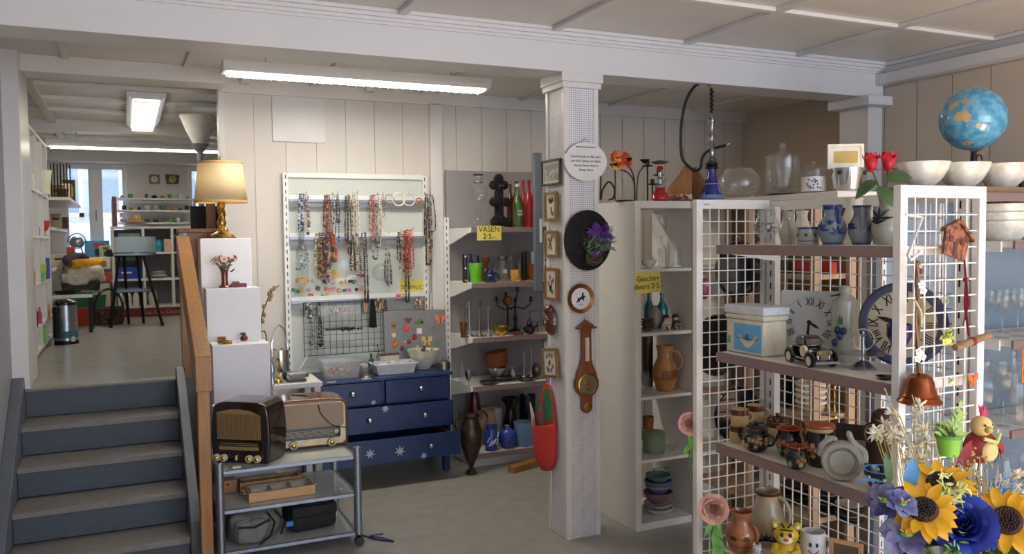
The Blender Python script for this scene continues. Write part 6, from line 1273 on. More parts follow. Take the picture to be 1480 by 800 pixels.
roman_clock('round_clock', 'round clock with a slate blue rim leaning at the back of the second shelf', (2.424, 2.045, R2+.006), -1.12, .146, mat('slate_blue', '4a5068', .45, var=.1), mat('old_dial', 'c8bca4', .6, var=.1), .093, None, .06, 230, 285, .006)
# model car, nose towards the near end
q = T('model_car', 'black vintage model car with cream wheels on the second rack shelf', 'model car', (2.215, 2.255, R2+.0012), -.25); mat('car_black', '1c1612', .15, var=.2, coat=.8)
# local x = width, -y = nose
body = [(.105, .022), (.112, .045), (.09, .062), (.05, .068), (.0, .066), (-.045, .064), (-.088, .058), (-.09, .022)]
def side(b, out, x0, x1): n = len(out); V = [(x0, y, z) for y, z in out]+[(x1, y, z) for y, z in out]; return b.add(V, [tuple(range(n)), tuple(range(2*n-1, n-1, -1))]+[(i, i+n, (i+1) % n+n, (i+1) % n) for i in range(n)])
side(B('car_black'), body, -.03, .03).ob('body', q, bevel=.006, seg=3)
cab = [(.058, .066), (.05, .094), (.035, .103), (.0, .104), (-.018, .098), (-.03, .066)]; side(B('car_black'), cab, -.031, .031).ob('cabin', q, bevel=.006, seg=3)
b = B('6a6a66'); b.box(-.0318, -.0308, -.012, .012, .074, .094).box(-.0318, -.0308, .018, .042, .074, .094).box(.0308, .0318, -.012, .012, .074, .094); b.ob('windows', q)
for sx in (-1, 1):
    for y in (-.07, .068):
        w_ = B('d8ccb0'); w_.M = Matrix.Translation((sx*.042, y, .0225)) @ Matrix.Rotation(PI/2, 4, 'Y'); w_.lathe([(0, -.006), (.022, -.006), (.0225, 0), (.022, .006), (0, .006)], 18); w_.use('iron').lathe([(.0165, -.0065), (.0225, -.0063), (.0228, .0063), (.0165, .0065)], 18); w_.ob('wheel', q)
        f_ = B('car_black'); f_.tube([(sx*.042, y+.03*math.cos(a), .022+.03*math.sin(a)) for a in [PI*(-.05+1.1*i/10) for i in range(11)]], .01, 8, flat=.35); f_.ob('fender', q)
    B('car_black').box(sx*.042-.009, sx*.042+.009, -.045, .045, .016, .02).ob('running_board', q)
    h_ = B('8a7448').sph(sx*.02, -.094, .052, .009, 10, 8); h_.ob('headlamp', q)
B('6a5630').box(-.017, .017, -.0935, -.088, .026, .062).ob('grille', q, bevel=.002); B('7a766e').box(-.045, .045, -.116, -.110, .016, .024).box(-.025, -.02, -.111, -.088, .018, .022).box(.02, .025, -.111, -.088, .018, .022).ob('bumper', q)
s_ = B('d8ccb0'); s_.M = Matrix.Translation((-.0395, -.025, .052)) @ Matrix.Rotation(PI/2, 4, 'Y'); s_.lathe([(0, -.005), (.02, -.005), (.02, .005), (0, .005)], 16); s_.ob('spare_wheel', q)
o, r, h = it('ceramic_bottle', 'tall grey ceramic bottle with blue plums on the second rack shelf', 'bottle', 1221, R2, 38, 108, [(0,0),(.95,0),(1,.02),(1,.7),(.92,.8),(.55,.86),(.42,.9),(.42,.98),(.48,1)], mat('grey_ceramic', 'a9ada2', .25, var=.06, coat=.3), X=2.39, root=True, seg=24)
b = B('leaf_green'); a0 = CA-.35
for i in range(5): b.leaf((r*1.01*math.cos(a0), r*1.01*math.sin(a0), h*(.5+.03*i)), (math.sin(i*2.1)*.6, -.4, math.cos(i)), (-.8, -.6, 0), .03, .016)
b.ob('leaves', o)
for i, (da, dz) in enumerate(((-.15, .42), (.3, .41), (.05, .34), (-.35, .25))): a = a0+da; B('2c3a66').sph(r*1.0*math.cos(a), r*1.0*math.sin(a), h*dz, .012, 10, 8, sz=.015).ob('plum', o)
B('iron').tube([(r*.45*math.cos(CA+1.8), r*.45*math.sin(CA+1.8), h*.93), (r*.2*math.cos(CA), r*.2*math.sin(CA), h*.9), (r*1.1*math.cos(CA-1.2), r*1.1*math.sin(CA-1.2), h*.86)], .003, 6).ob('wire_clasp', o)
q = T('silver_stand', 'silver sweet stand with a ring handle on the second rack shelf', 'stand', on(1247, R2, X=2.30)); s = mp(q.location)
B('silver').lathe([(0, 0), (.042, 0), (.038, .006), (.02, .022), (.006, .028), (.006, .04), (.03, .044), (.075, .05), (.077, .053), (.03, .048), (.006, .05), (.006, .11), (.01, .115), (.006, .12), (.006, .13), (0, .132)], 28).ob('dish_stand', q)
b = B('chrome').tube([(.036*math.cos(t*PI/14)*.65, -.036*math.cos(t*PI/14)*.75, .1+.036*math.sin(t*PI/14)) for t in range(28)], .003, 7, closed=True); b.ob('ring', q)
it('black_dish', 'small shallow black dish near the right post of the second rack shelf', 'dish', 1280, R2, 28, 5, 'plate', 'black_gloss', X=2.19, open_=False)
o, r, h = it('cobalt_glass', 'dark cobalt glass beaker in front of the round clock', 'beaker', 1299, R2, 34, 70, [(0,0),(.6,0),(.6,.04),(.14,.1),(.14,.42),(.5,.5),(1,.75),(1,1)], mat('cobalt_glaze', '1c1f5c', .12, coat=.5), X=2.34, seg=20)
# ---- third shelf
for i, (px, x, lv, lb) in enumerate(((1067, 2.22, 0, 'lower brown-rimmed tan mug of the left stack on the third rack shelf'), (1069, 2.22, 1, 'upper brown-rimmed tan mug of the left stack on the third rack shelf'), (1091, 2.33, 0, 'lower tan mug of the rear stack behind the teapot'), (1092, 2.33, 1, 'upper tan mug of the rear stack behind the teapot'))):
    v = on(px, R3, X=x); s = mp(v); hh = 23.5*.00285
    o, r, h = it('tan_mug', lb, 'mug', px, R3+lv*(hh+.0015), 25, 23.5*.00285/s, 'cyl', 'mug_tan', X=x, root=True, band=[('mug_brown', .66, .99, 1, 1)], group='tan mugs', seg=20); handle(B('mug_tan'), r*.98, h*.25, h*.8, r*.5, .004, CA+1.9).ob('handle', o)
def folk(name, lb, cat, px, x, w, hh, pf, rim=None, lidm=None, spots=9, seed=1, **kw):
    o, r, h = it(name, lb, cat, px, R3, w, hh, pf, 'folk_black', X=x, root=True, seg=24); random.seed(seed)
    if rim: B(rim).lathe([(.86, .97), (1.06, 1.0), (1.06, 1.04), (.8, 1.03), (.78, .9)], 24, k=r*(PF[pf][-1][0] if isinstance(pf, str) else 1), kz=h).ob('rim', o)
    b = B()
    for i in range(spots):
        a = CA+random.uniform(-1.1, 1.0); z = h*random.uniform(.25, .62); m = random.choice(['a0603c', 'b09a78', '8a4a34', '5a7258', '907878'])
        for k in range(5): b.use(m).sph(1.0*r*math.cos(a+.12*math.cos(k*1.256)), 1.0*r*math.sin(a+.12*math.cos(k*1.256)), z+.007*math.sin(k*1.256), .0052, 6, 4)
        b.use('d8c070').sph(1.02*r*math.cos(a), 1.02*r*math.sin(a), z, .004, 6, 4)
    b.ob('flower_painting', o); return o, r, h
o, r, h = folk('folk_teapot', 'black teapot painted with flowers at the front of the third rack shelf', 'teapot', 1093, 2.19, 40, 32, 'pot', seed=2); lid(o, r*.8, h*.98, 'folk_black'); b = B('mug_brown').lathe([(.8, .98), (.84, 1.0), (.8, 1.02)], 20, k=r, kz=h); b.use('7f9aa0').lathe([(.6, 1.08), (.66, 1.06)], 20, k=r, kz=h); b.ob('stripes', o)
B('folk_black').tube([(r*.9*math.cos(CA-1.9), r*.9*math.sin(CA-1.9), h*.3), (r*1.35*math.cos(CA-1.9), r*1.35*math.sin(CA-1.9), h*.6), (r*1.5*math.cos(CA-1.9), r*1.5*math.sin(CA-1.9), h*.85)], [.01, .007, .005], 8).ob('spout', o); handle(B('folk_black'), r*.9, h*.3, h*.8, r*.45, .005, CA+1.3).ob('handle', o)
o, r, h = it('honey_pot', 'tan lidded pot with a dark domed lid behind the folk pots', 'pot', 1124, R3, 36, 30, 'pot', 'mug_tan', X=2.36, root=True, seg=20, band=[('mug_brown', .75, .98, .9, .86)]); lid(o, r*.88, h, 'mug_brown'); b = B('mug_brown'); [b.sph(r*.75*math.cos(a), r*.75*math.sin(a), h*1.12, .012, 8, 6) for a in (CA-.7, CA, CA+.7)]; b.ob('ornaments', o)
o, r, h = folk('folk_pot', 'middle-sized flower-painted pot with an orange rim on the third shelf', 'pot', 1141, 2.245, 40, 40, 'pot', 'terracotta', seed=4)
o, r, h = folk('folk_pot', 'smallest flower-painted pot with an orange rim, in front on the third shelf', 'pot', 1151, 2.155, 33, 31, 'pot', 'terracotta', spots=6, seed=6)
o, r, h = folk('folk_crock', 'tall dark flower-painted crock with a terracotta lid on the third shelf', 'crock', 1185, 2.25, 40, 56, [(0,0),(.8,0),(.9,.06),(1,.4),(.95,.75),(.85,.9),(.9,1)], None, spots=12, seed=7); B('mug_tan').lathe([(.86, .9), (.92, .93), (.92, .99), (.86, 1)], 24, k=r, kz=h).ob('neck', o); B('terracotta').lathe([(0, 1.0), (1.0, 1.0), (1.05, 1.03), (1.0, 1.09), (.5, 1.13), (0, 1.14)], 24, k=r, kz=h).ob('lid', o)
o, r, h = it('copper_jug', 'small copper-brown jug behind the orange-rimmed pots', 'jug', 1164, R3, 20, 34, 'jug', 'copper_dull', X=2.42, seg=16)
v = on(1217, R3, X=2.18); q = T('stone_candle_holder', 'grey stone snail-shaped candle holder on edge of the third rack shelf', 'candle holder', v, -.85); mat('soapstone', '9c9c92', .6, var=.15, scale=16, bump=.2); s = mp(v)
R_ = .068; b = B('soapstone'); b.M = Matrix.Translation((0, 0, R_)) @ Matrix.Rotation(PI/2, 4, 'X'); b.lathe([(0, -.03), (R_*.8, -.03), (R_, -.01), (R_, .01), (R_*.9, .028), (R_*.75, .03), (R_*.72, .018), (R_*.62, .018), (R_*.58, .026), (0, .024)], 32); b.ob('disc', q)
b = B('soapstone').tube(spline([(-R_*1.0, 0, R_*1.2), (-R_*.9, 0, R_*1.7), (-R_*.5, 0, R_*2.05), (-R_*.25, 0, R_*1.98)], 5), [.012]*6+[.011]*5+[.009]*4+[.007], 8); b.ob('left_horn', q)
b = B('soapstone').tube(spline([(R_*1.0, .0, R_*1.0), (R_*.95, 0, R_*1.5), (R_*.5, 0, R_*1.9), (R_*.25, 0, R_*2.5)], 5), [.014]*6+[.013]*5+[.01]*4+[.004], 8); b.ob('right_horn', q)
q = T('photo_frame', 'dark wooden picture frame leaning behind the stone candle holder', 'picture frame', on(1238, R3, X=2.40), -1.0); q.rotation_euler[0] = -.18; B('frame_dark').frame(-.075, .075, .002, .135, -.01, .01, .024).ob('frame', q, bevel=.003); B('3a2a2c').box(-.052, .052, -.002, .004, .026, .112).use('b8a0a0').box(-.02, .03, -.004, -.002, .04, .08).ob('picture', q)
o, r, h = it('wooden_barrel', 'dark carved wooden barrel near the right post of the third rack shelf', 'barrel', 1279, R3, 42, 86, [(0,0),(.9,0),(.95,.05),(1,.4),(.95,.8),(.85,.95),(.5,1),(0,1)], mat('carved_wood', '4a2f20', .6, var=.3, scale=30, bump=.5), X=2.42, root=True, open_=False); handle(B('carved_wood'), r*.95, h*.45, h*.75, r*.4, .008, CA-1.3).ob('handle', o)
o, r, h = it('polka_bowl', 'navy polka dot bowl with a light blue rim on the third rack shelf', 'bowl', 1274, R3, 50, 34, 'bowl', mat('polka_navy', '14182e', .25, coat=.3), X=2.185, root=True, seg=24); B('4a9ad0').lathe([(.98, .97), (1.03, 1.0), (.98, 1.03), (.9, 1.0)], 24, k=r, kz=h).ob('rim', o)
b = B('d0c8b0')
for i in range(22): a = i*2.4; z = .35+.5*((i*7) % 11)/11; rr = .66+.34*z; b.sph(r*(rr+.0)*math.cos(a), r*rr*math.sin(a), h*z, .006, 7, 5)
b.ob('dots', o)
# ---- lowest shelf
o, r, h = it('brown_jug', 'small brown handled jug with dark bands on the lowest rack shelf', 'jug', 1071, R4, 45, 58, 'jug', mat('brown_glaze', '9a6038', .25, var=.25, coat=.4, scale=20), X=2.205, root=True, seg=24, band=[('mug_brown', .16, .19, .82, .86)]); handle(B('brown_glaze'), r*.7, h*.25, h*.72, r*.5, .007, CA+1.2).ob('handle', o); brush(o, r, h, 'mug_brown', [(CA-.3, .35, .02, 4), (CA+.5, .35, .02, 4)])
o, r, h = it('cream_pitcher', 'large cream pitcher with a black brush pattern on the lowest rack shelf', 'pitcher', 1109, R4, 50, 76, 'pitcher', mat('cream_glaze', 'b0a48a', .3, var=.2, scale=9, coat=.3), X=2.36, root=True, seg=24, band=[('mug_brown', .93, 1.0, .68, .73)]); handle(B('cream_glaze'), r*.72, h*.3, h*.9, r*.6, .008, CA+1.3).ob('handle', o); brush(o, r, h, 'ink', [(CA-.5, .12, .03, 5), (CA+.1, .14, .03, 5), (CA+.7, .12, .03, 5)])
v = on(1136, R4, X=2.31); q = T('tiger_figure', 'yellow ceramic tiger cub figure with black stripes on the lowest rack shelf', 'figurine', v, -.75); q.scale = (1.12,)*3; mat('tiger_yellow', 'd8b428', .25, var=.08, coat=.3)
b = B('tiger_yellow').lathe([(0, 0), (.04, 0), (.045, .015), (.038, .045), (.025, .06), (0, .062)], 20); b.ob('body', q); b = B('tiger_yellow').sph(0, -.004, .085, .044, 18, 12, sz=.036, sy=.038); b.ob('head', q)
for sx in (-1, 1):
    B('tiger_yellow').sph(sx*.036, 0, .114, .015, 12, 8).use('e8e0c8').sph(sx*.036, -.008, .114, .009, 10, 6).ob('ear', q); B('tiger_yellow').tube([(sx*.034, -.015, .045), (sx*.04, -.04, .035), (sx*.02, -.05, .03)], [.013, .012, .012], 8).ob('paw', q); b = B('ink').sph(sx*.014, -.042, .094, .006, 8, 6, sz=.0075, sy=.003); b.ob('eye', q)
    b = B('ink'); [b.tube([(sx*(.028+.003*i), -.03+.008*i, .08+.012*i), (sx*(.038+.002*i), -.015+.006*i, .082+.012*i), (sx*.043, .002, .08+.01*i)], .0034, 6) for i in range(3)]; b.tube([(sx*.006, -.03, .117), (sx*.012, -.022, .121), (sx*.016, -.008, .122)], .003, 6).tube([(sx*.0, -.037, .110), (sx*.012, -.036, .109), (sx*.02, -.03, .106)], .0026, 6); b.ob('stripes', q)
B('e8e0d0').sph(0, -.036, .074, .022, 14, 8, sz=.014, sy=.016).ob('muzzle', q); B('c8442a').sph(0, -.052, .08, .009, 10, 6, sz=.006, sy=.006).ob('nose', q)
o, r, h = it('face_mug', 'white mug with a smiling cartoon face on the lowest rack shelf', 'mug', 1175, R4, 35, 40, 'mug', 'd8dade', X=2.40, root=True, seg=24); A_ = CA+.15
for da in (-.26, .26): b = B('ink').sph(r*.985*math.cos(A_+da), r*.985*math.sin(A_+da), h*.62, .0055, 8, 6, sz=.009); b.ob('eye', o)
b = B('c03a30').tube([(r*1.0*math.cos(A_+t*.1), r*1.0*math.sin(A_+t*.1), h*(.36-.12*math.cos(t*PI/8)+.06)) for t in range(-4, 5)], .0028, 6); b.ob('smile', o); handle(B('d8dade'), r*.97, h*.25, h*.8, r*.5, .006, CA+2.2).ob('handle', o)
v = on(1094, R4, X=2.2); q = T('cat_figure', 'small grey and white cat figurine in front of the brown jug', 'figurine', v, -.8); b = B('a8a8a8').lathe([(0, 0), (.022, 0), (.024, .012), (.016, .03), (0, .034)], 14); b.ob('body', q); b = B('c8c8c8').sph(0, -.003, .042, .018, 12, 8, sz=.015); [b.lathe([(.006, 0), (0, .014)], 6, sx*.011, 0, .053) for sx in (-1, 1)]; b.ob('head', q); b = B('ink'); [b.sph(sx*.006, -.0195, .044, .0022, 6, 4) for sx in (-1, 1)]; b.ob('eyes', q)
for px, w, hh, pf, x, lb in ((1238, 30, 26, 'tumbler', 2.30, 'clear glass tumbler at the left of the glass group on the lowest rack shelf'), (1262, 30, 36, 'goblet', 2.38, 'clear glass goblet behind the tumblers on the lowest rack shelf'), (1276, 30, 30, 'tumbler', 2.24, 'clear glass tumbler nearest the right post on the lowest shelf')): it('clear_glass', lb, 'glass', px, R4, w, hh, pf, 'glass_crystal', X=x)
q = T('photo_frame', 'pale wooden frame right of the smiling mug on the lowest shelf', 'picture frame', on(1222, R4, X=2.44), -1.1); q.rotation_euler[0] = -.1; B('beech').frame(-.06, .06, .002, .10, -.008, .008, .014).ob('frame', q); B('6a5a4c').box(-.046, .046, -.002, .002, .016, .086).ob('picture', q)
# ---- black trays hung behind the far mesh, silk flowers on the left post
for px, py, rr, lb in ((1064, 389, .122, 'highest round black lacquer tray behind the far mesh end'), (1035, 498, .132, 'middle round black lacquer tray, sticking out left of the rack'), (1063, 597, .122, 'lowest round black lacquer tray behind the far mesh end')):
    v = W(px, py, Y=RY1+.03); q = T('lacquer_tray', lb, 'tray', v, group='black lacquer trays'); b = B('black_gloss'); b.M = Matrix.Rotation(PI/2, 4, 'X'); b.lathe([(0, 0), (rr*.82, 0), (rr*.86, .004), (rr*.96, .016), (rr, .016), (rr, .010), (rr*.9, -.006), (0, -.006)], 40); b.ob('tray', q); B('chrome').tube([(0, -.016, rr), (0, -.026, rr+.012), (0, -.012, rr+.02)], .002, 6).ob('hook', q)
mat('rose_pink', 'c99a8c', .7, var=.12); mat('stem_green', '5f9a3c', .6, var=.2)
def hung_rose(lb, px, py, y, x, R):
    v = W(px, py, Y=y) if x is None else W(px, py, X=x); q = T('silk_ranunculus', lb, 'silk flower', v); d = Vector((-.55, -.75, .25)); b = B('rose_pink'); rose(b, (0, 0, 0), R, 'rose_pink', d); b.ob('bloom', q)
    b = B('stem_green').tube([(0, .0, -R*.5), (.005, .01, -.1), (.01, .012, -.24)], .0035, 6); b.ob('stem', q); b = B('stem_green')
    for i in range(9): b.leaf((random.uniform(-.01, .02), -.005, -R*.7-.016*i), (random.uniform(-.8, .9), -.3, -.6), (-.4, -.8, .4), .07, .022, curl=.3)
    b.ob('leaves', q); return q
hung_rose('dusty pink silk flower clipped low on the left post of the rack', 1031, 735, None, 2.085, .042)
hung_rose('small pink silk flower half hidden left of the rack post', 997, 612, 2.83, None, .034)
B('8a3a5a').sph(0, 0, 0, .022, 12, 8, sz=.045).use('b88a98').sph(0, -.012, .02, .014, 10, 6).ob('glass_drop', loc=W(1018, 417, Y=RY1+.035), label='mauve glass drop hanging behind the far mesh at the left post', cat='ornament')
# ================================================================ things hung on the near end of the rack
NY = RY0-.0155
def NP(px, py, d=0): return W(px, py, Y=NY-d)
mat('bark_house', '9a5f40', .6, h2='5c3422', scale=45, fac=(.45, .55)); mat('velvet_red', '7c1526', .6, var=.1)
a, c = NP(1348, 330), NP(1404, 352); v = NP(1377, 350); s = mp(v); q = T('wooden_house_plaque', 'carved brown wooden house plaque hanging tilted on the near mesh end', 'plaque', v); q.rotation_euler[1] = .16
B('bark_house').prism([(-.052, -.042), (.05, -.052), (.056, .02), (.0, .058), (-.052, .035)], -.014, -.004).ob('house', q, bevel=.001)
B('bark_house').prism([(-.066, .024), (.0, .062), (.07, .010), (.07, .02), (.0, .074), (-.066, .036)], -.022, -.002).ob('roof', q, bevel=.001)
B('5c3422').box(-.012, .004, -.0165, -.0141, -.045, .0).box(-.036, -.02, -.0165, -.0141, -.002, .018).box(.018, .034, -.0165, -.0141, -.006, .014).ob('door_and_windows', q); B('pewter').tube([(0, -.01, .07), (0, -.012, .09), (0, -.002, .095)], .0018, 6).ob('hook', q)
# ribbon with a roll of wood
P0 = NP(1396, 378, .03); q = T('hanging_ribbon', 'small wooden log tied to a long dark red ribbon on the right post', 'ornament', P0)
f = lambda x, y, d=.03: NP(x, y, d)-P0
b = B('velvet_red').tube([f(1394, 376), f(1396, 405), f(1395, 440), f(1400, 485)], [.0035, .004, .006, .004], 8, flat=.4).tube([f(1397, 405, .034), f(1399, 440, .034), f(1392, 470, .034)], [.003, .005, .002], 8, flat=.4).sph(*f(1396, 404), .009, 8, 6); b.ob('ribbon', q)
L0, L1 = f(1380, 502), f(1430, 484); mat('driftwood', '8f7455', .8, var=.25, scale=20, stretch=(1, 6, 6)); B('driftwood').tube([L0, (L0+L1)/2, L1], [.011, .012, .011], 10).ob('log', q)
m_ = (L0+L1)/2; d_ = (L1-L0).normalized(); B('velvet_red').tube([m_-d_*.007, m_+d_*.007], .0135, 12).ob('band', q)
# bell on a decorated cord
q = T('hanging_bell', 'copper bell on a thick twig cord with white blossoms by the right post', 'bell', NP(1329, 581, .045)); s = mp(q.location); O = Vector(q.location)
f = lambda x, y, d=.045: NP(x, y, d)-O
mat('bell_copper', '8a4a2a', .25, .85, var=.25, scale=14)
B('bell_copper').lathe([(.034, .0), (.0625, 0), (.064, .004), (.054, .018), (.044, .04), (.04, .062), (.034, .078), (.02, .086), (.008, .088), (.008, .098), (0, .098)], 28).ob('bell', q); B('bell_copper').lathe([(.055, .0165), (.057, .019), (.0535, .0215)], 28).ob('ring', q)
B('iron').cyl(.003, -.0, .06).sph(0, 0, -.002, .009, 8, 6).ob('clapper', q)
b = B('twig').tube(spline([f(1327, 376), f(1325, 410), f(1328, 450), f(1326, 500), f(1328, 538)], 6), .0065, 8); b.use('oak_dark').tube(spline([f(1325, 380, .05), f(1329, 420, .05), f(1324, 460, .05), f(1328, 510, .05)], 6), .004, 6); b.ob('cord', q)
b = B('e8e8ec')
for x, y in ((1334, 420), (1332, 412), (1328, 508), (1333, 515), (1326, 518)): flower(b, f(x, y, .055), (-.4, -1, .1), .012, 'e8e8ec', 'd8d0a0', n=5, w=.5)
b.ob('blossoms', q); b = B('d8d8a8').tube([f(1322, 433, .052), f(1330, 450, .056), f(1331, 472, .052)], [.004, .008, .005], 8, flat=.5).tube([f(1334, 430, .05), f(1336, 450, .05), f(1332, 468, .05)], .004, 6, flat=.5); b.ob('bow', q)
b = B('c8a890').sph(*f(1328, 384), .009, 8, 6); b.use('6a4a38').sph(*f(1331, 392), .008, 8, 6); b.ob('beads', q)
# bracket arm the cord hangs from
v = NP(1314, 316); O = v.copy(); f = lambda x, y, d=.0: NP(x, y, d)-O; q = T('bracket_arm', 'white folding bracket arm clipped on the near mesh above the bell cord', 'bracket', v)
b = B('white_metal').tube([f(1309, 310), f(1333, 314, .03)], .004, 8).tube([f(1333, 314, .03), f(1312, 368, .035)], .0055, 8, flat=.5).tube([f(1312, 368, .035), f(1316, 376, .04), f(1328, 366, .045)], .0045, 8); b.ob('arm', q); B('white_metal').sph(*f(1330, 364, .045), .007, 8, 6).ob('knob', q)
# little things clipped on
def sprig(lb, px, py, m, n, r, flm=None):
    v = NP(px, py, .008); q = T('hanging_sprig', lb, 'sprig', v); random.seed(int(px)); b = B(m)
    for i in range(n): b.leaf((random.uniform(-r, r)*.5, -.004, random.uniform(-r, r)*.6), (random.uniform(-1, 1), -.5, random.uniform(-1, 1)), (0, -1, .2), r*.9, r*.28, n=4)
    b.ob('leaves', q)
    if flm: bb = B(flm); [flower(bb, (random.uniform(-r, r)*.6, -.01, random.uniform(-r, r)*.6), (-.3, -1, 0), r*.35, flm, n=5) for _ in range(3)]; bb.ob('blossoms', q)
    return q
sprig('yellow-green silk sprig clipped in the middle of the near mesh', 1365, 485, 'a8b84a', 22, .03, 'd8d060'); sprig('thin green sprig on the near mesh above the bell', 1366, 430, '8aa868', 8, .02); sprig('small green sprig beside the copper bell', 1370, 548, '7f9a58', 8, .018, 'd0d0a0'); sprig('bushy light green sprig at the bottom of the near mesh', 1377, 600, '9ab868', 30, .04)
v = NP(1405, 549, .004); q = T('hanging_butterfly', 'orange wire butterfly clipped on the right post below the log', 'ornament', v)
for sx in (-1, 1): b = B('d8602a').prism([(0, 0), (sx*.006, .018), (sx*.024, .022), (sx*.022, .002), (sx*.01, -.004), (sx*.016, -.018), (sx*.004, -.014)][::sx], -.004, -.001); b.ob('wing', q)
B('8a3018').rod((0, -.003, -.014), (0, -.003, .014), .0022, 6).ob('body', q)
v = NP(1371, 641, .05); q = T('green_pot', 'small lime green pot with a leafy plant hung on the near mesh', 'pot', v+Vector((0, 0, -.035))); vessel(B('7ab83c'), 'bucket', .037, .062, 20).ob('pot', q); B('5f9a30').lathe([(1.05*.037, .055), (1.1*.037, .06), (1.05*.037, .065)], 20).ob('rim', q); b = B('9ab868'); random.seed(31)
for i in range(36): b.leaf((random.uniform(-.02, .02), random.uniform(-.02, .02), .06), (random.uniform(-1, 1), random.uniform(-1, 1), random.uniform(.2, 1.4)), (0, -1, .5), .05, .014, n=4)
b.ob('plant', q); B('white_metal').tube([(0, .036, .05), (0, .046, .07), (0, .05, .06)], .002, 6).ob('hook', q)
# ================================================================ glassware shelving
mat('capiz', 'e2dccb', .22, h2='faf6ea', scale=22, bump=.5, coat=.4, fac=(.35, .65)); GT = GZ[0]
q = B('cardboard').box(3.02, 4.3, 2.44, 2.665, 0, .028).ob('cardboard_sheet', loc=(0, 0, GT+.0004), bevel=.002, label='brown cardboard sheet under the three big shell bowls', cat='cardboard')
GT += .029
for px, lb in ((1333, 'left of three big white shell bowls on top of the glassware shelving'), (1391, 'middle of three big white shell bowls on top, left of the globe foot'), (1449, 'right of three big white shell bowls on top of the glassware shelving')):
    it('shell_bowl', lb, 'bowl', px, GT, 74, 35, [(0,0),(.42,0),(.45,.06),(.7,.3),(.92,.68),(1,1)], 'capiz', Y=2.585, seg=32, group='white shell bowls', t=.04, fl=.012, fn=10)
zz = GZ[1]
nm = ['lowest', 'middle', 'topmost']
for j, (px, y) in enumerate(((1449, 2.62),)):
    for i in range(3): it('stacked_shell_bowl', '%s shell bowl of the stack below the big bowls at the right edge' % nm[i], 'bowl', px, GZ[1]+.0005+.04*i, 78, 27, [(0,0),(.6,0),(.64,.1),(.9,.5),(1,1)], 'capiz', Y=y, seg=28, group='stacked shell bowls', t=.05, open_=False)
# globe
def globemat():
    m, nt, p = newmat('globe_map'); MT['globe_map'] = m; N, L = nt.nodes.new, nt.links.new; tc = N('ShaderNodeTexCoord'); nz = N('ShaderNodeTexNoise'); nz.inputs['Scale'].default_value = 30; nz.inputs['Detail'].default_value = 6
    L(tc.outputs['Object'], nz.inputs['Vector']); cr = N('ShaderNodeValToRGB'); e = cr.color_ramp.elements; e[0].position, e[0].color = .4, lin('3f94bd'); e[1].position, e[1].color = .62, lin('74b8d2')
    L(nz.outputs['Fac'], cr.inputs[0]); L(cr.outputs[0], p.inputs['Base Color']); p.inputs['Roughness'].default_value = .18; p.inputs['Coat Weight'].default_value = .5
globemat()
c = W(1406, 172, Y=2.725); v = Vector((c.x+.01, c.y, GZ[0]+.0012)); q = T('desk_globe', 'blue tilted desk globe on a dark foot above the shell bowls', 'globe', v); C0 = c-v; s = mp(c); R = 45*s
B('globe_map').sph(*C0, R, 40, 24).ob('sphere', q, ang=60)
def patch(b, pts, k=1.0015):
    "a land mass: outline in photo pixels on the visible half of the sphere"
    V = []; nrm = (CC-c).normalized(); cen = None
    def hit(px, py):
        d = (W(px, py, Y=3)-CC).normalized(); oc = CC-c; bb = oc.dot(d); disc = bb*bb-(oc.length_squared-(R*k)**2); return None if disc < 0 else CC+d*(-bb-math.sqrt(disc))-v
    mx, my = sum(p[0] for p in pts)/len(pts), sum(p[1] for p in pts)/len(pts); rings = []
    for f in (0, .33, .66, 1): rings.append([hit(mx+(x-mx)*f, my+(y-my)*f) for x, y in pts])
    n = len(pts); base = 0; V = [rings[0][0]]+[p for r in rings[1:] for p in r]; Fs = [(0, 1+i, 1+(i+1) % n) for i in range(n)]
    for r in range(2): Fs += [(1+r*n+i, 1+(r+1)*n+i, 1+(r+1)*n+(i+1) % n, 1+r*n+(i+1) % n) for i in range(n)]
    if all(p is not None for p in V): b.add(V, Fs)
mat('land_ochre', 'c4a878', .3, var=.25, scale=40, coat=.4)
for pl in ([(1378, 168), (1384, 162), (1391, 160), (1394, 156), (1398, 158), (1400, 163), (1404, 168), (1402, 174), (1396, 177), (1391, 174), (1383, 176), (1378, 173)], [(1371, 158), (1376, 150), (1383, 146), (1386, 150), (1380, 156), (1374, 161)], [(1411, 180), (1415, 177), (1419, 180), (1416, 185), (1412, 184)], [(1388, 146), (1396, 143), (1404, 145), (1400, 149), (1392, 150)], [(1390, 206), (1398, 203), (1408, 205), (1402, 210), (1394, 210)], [(1396, 180), (1399, 180), (1399, 183), (1396, 183)]):
    b = B('land_ochre'); patch(b, pl)
    if b.v: b.ob('land', q)
B('iron').lathe([(0, 0), (.044, 0), (.045, .01), (.028, .02), (.016, .05), (.018, .07), (.026, .08), (.02, .09), (.012, C0.z-R-.002), (0, C0.z-R-.002)], 20).ob('foot', q)
b = B('mahogany').tube([(C0.x+R*1.03*math.cos(t), C0.y, C0.z+R*1.03*math.sin(t)) for t in [math.radians(a) for a in range(-95, -54, 8)]], .004, 6); b.ob('meridian_stub', q); B('iron').tube(spline([C0+Vector((.02, -.01, -R-.035)), C0+Vector((.06, .02, -R-.03)), C0+Vector((.09, .03, -R-.015)), C0+Vector((.12, .035, -R-.04)), (.15, .04, .02)], 5), .003, 6).ob('cord', q)
q = T('dark_figurine', 'small dark ornament at the top right edge beside the globe', 'ornament', on(1477, GT+.09, Y=2.6)); B('iron').sph(0, 0, .012, .014, 10, 6).cyl(.012, -.088, .006, seg=10).ob('body', q)
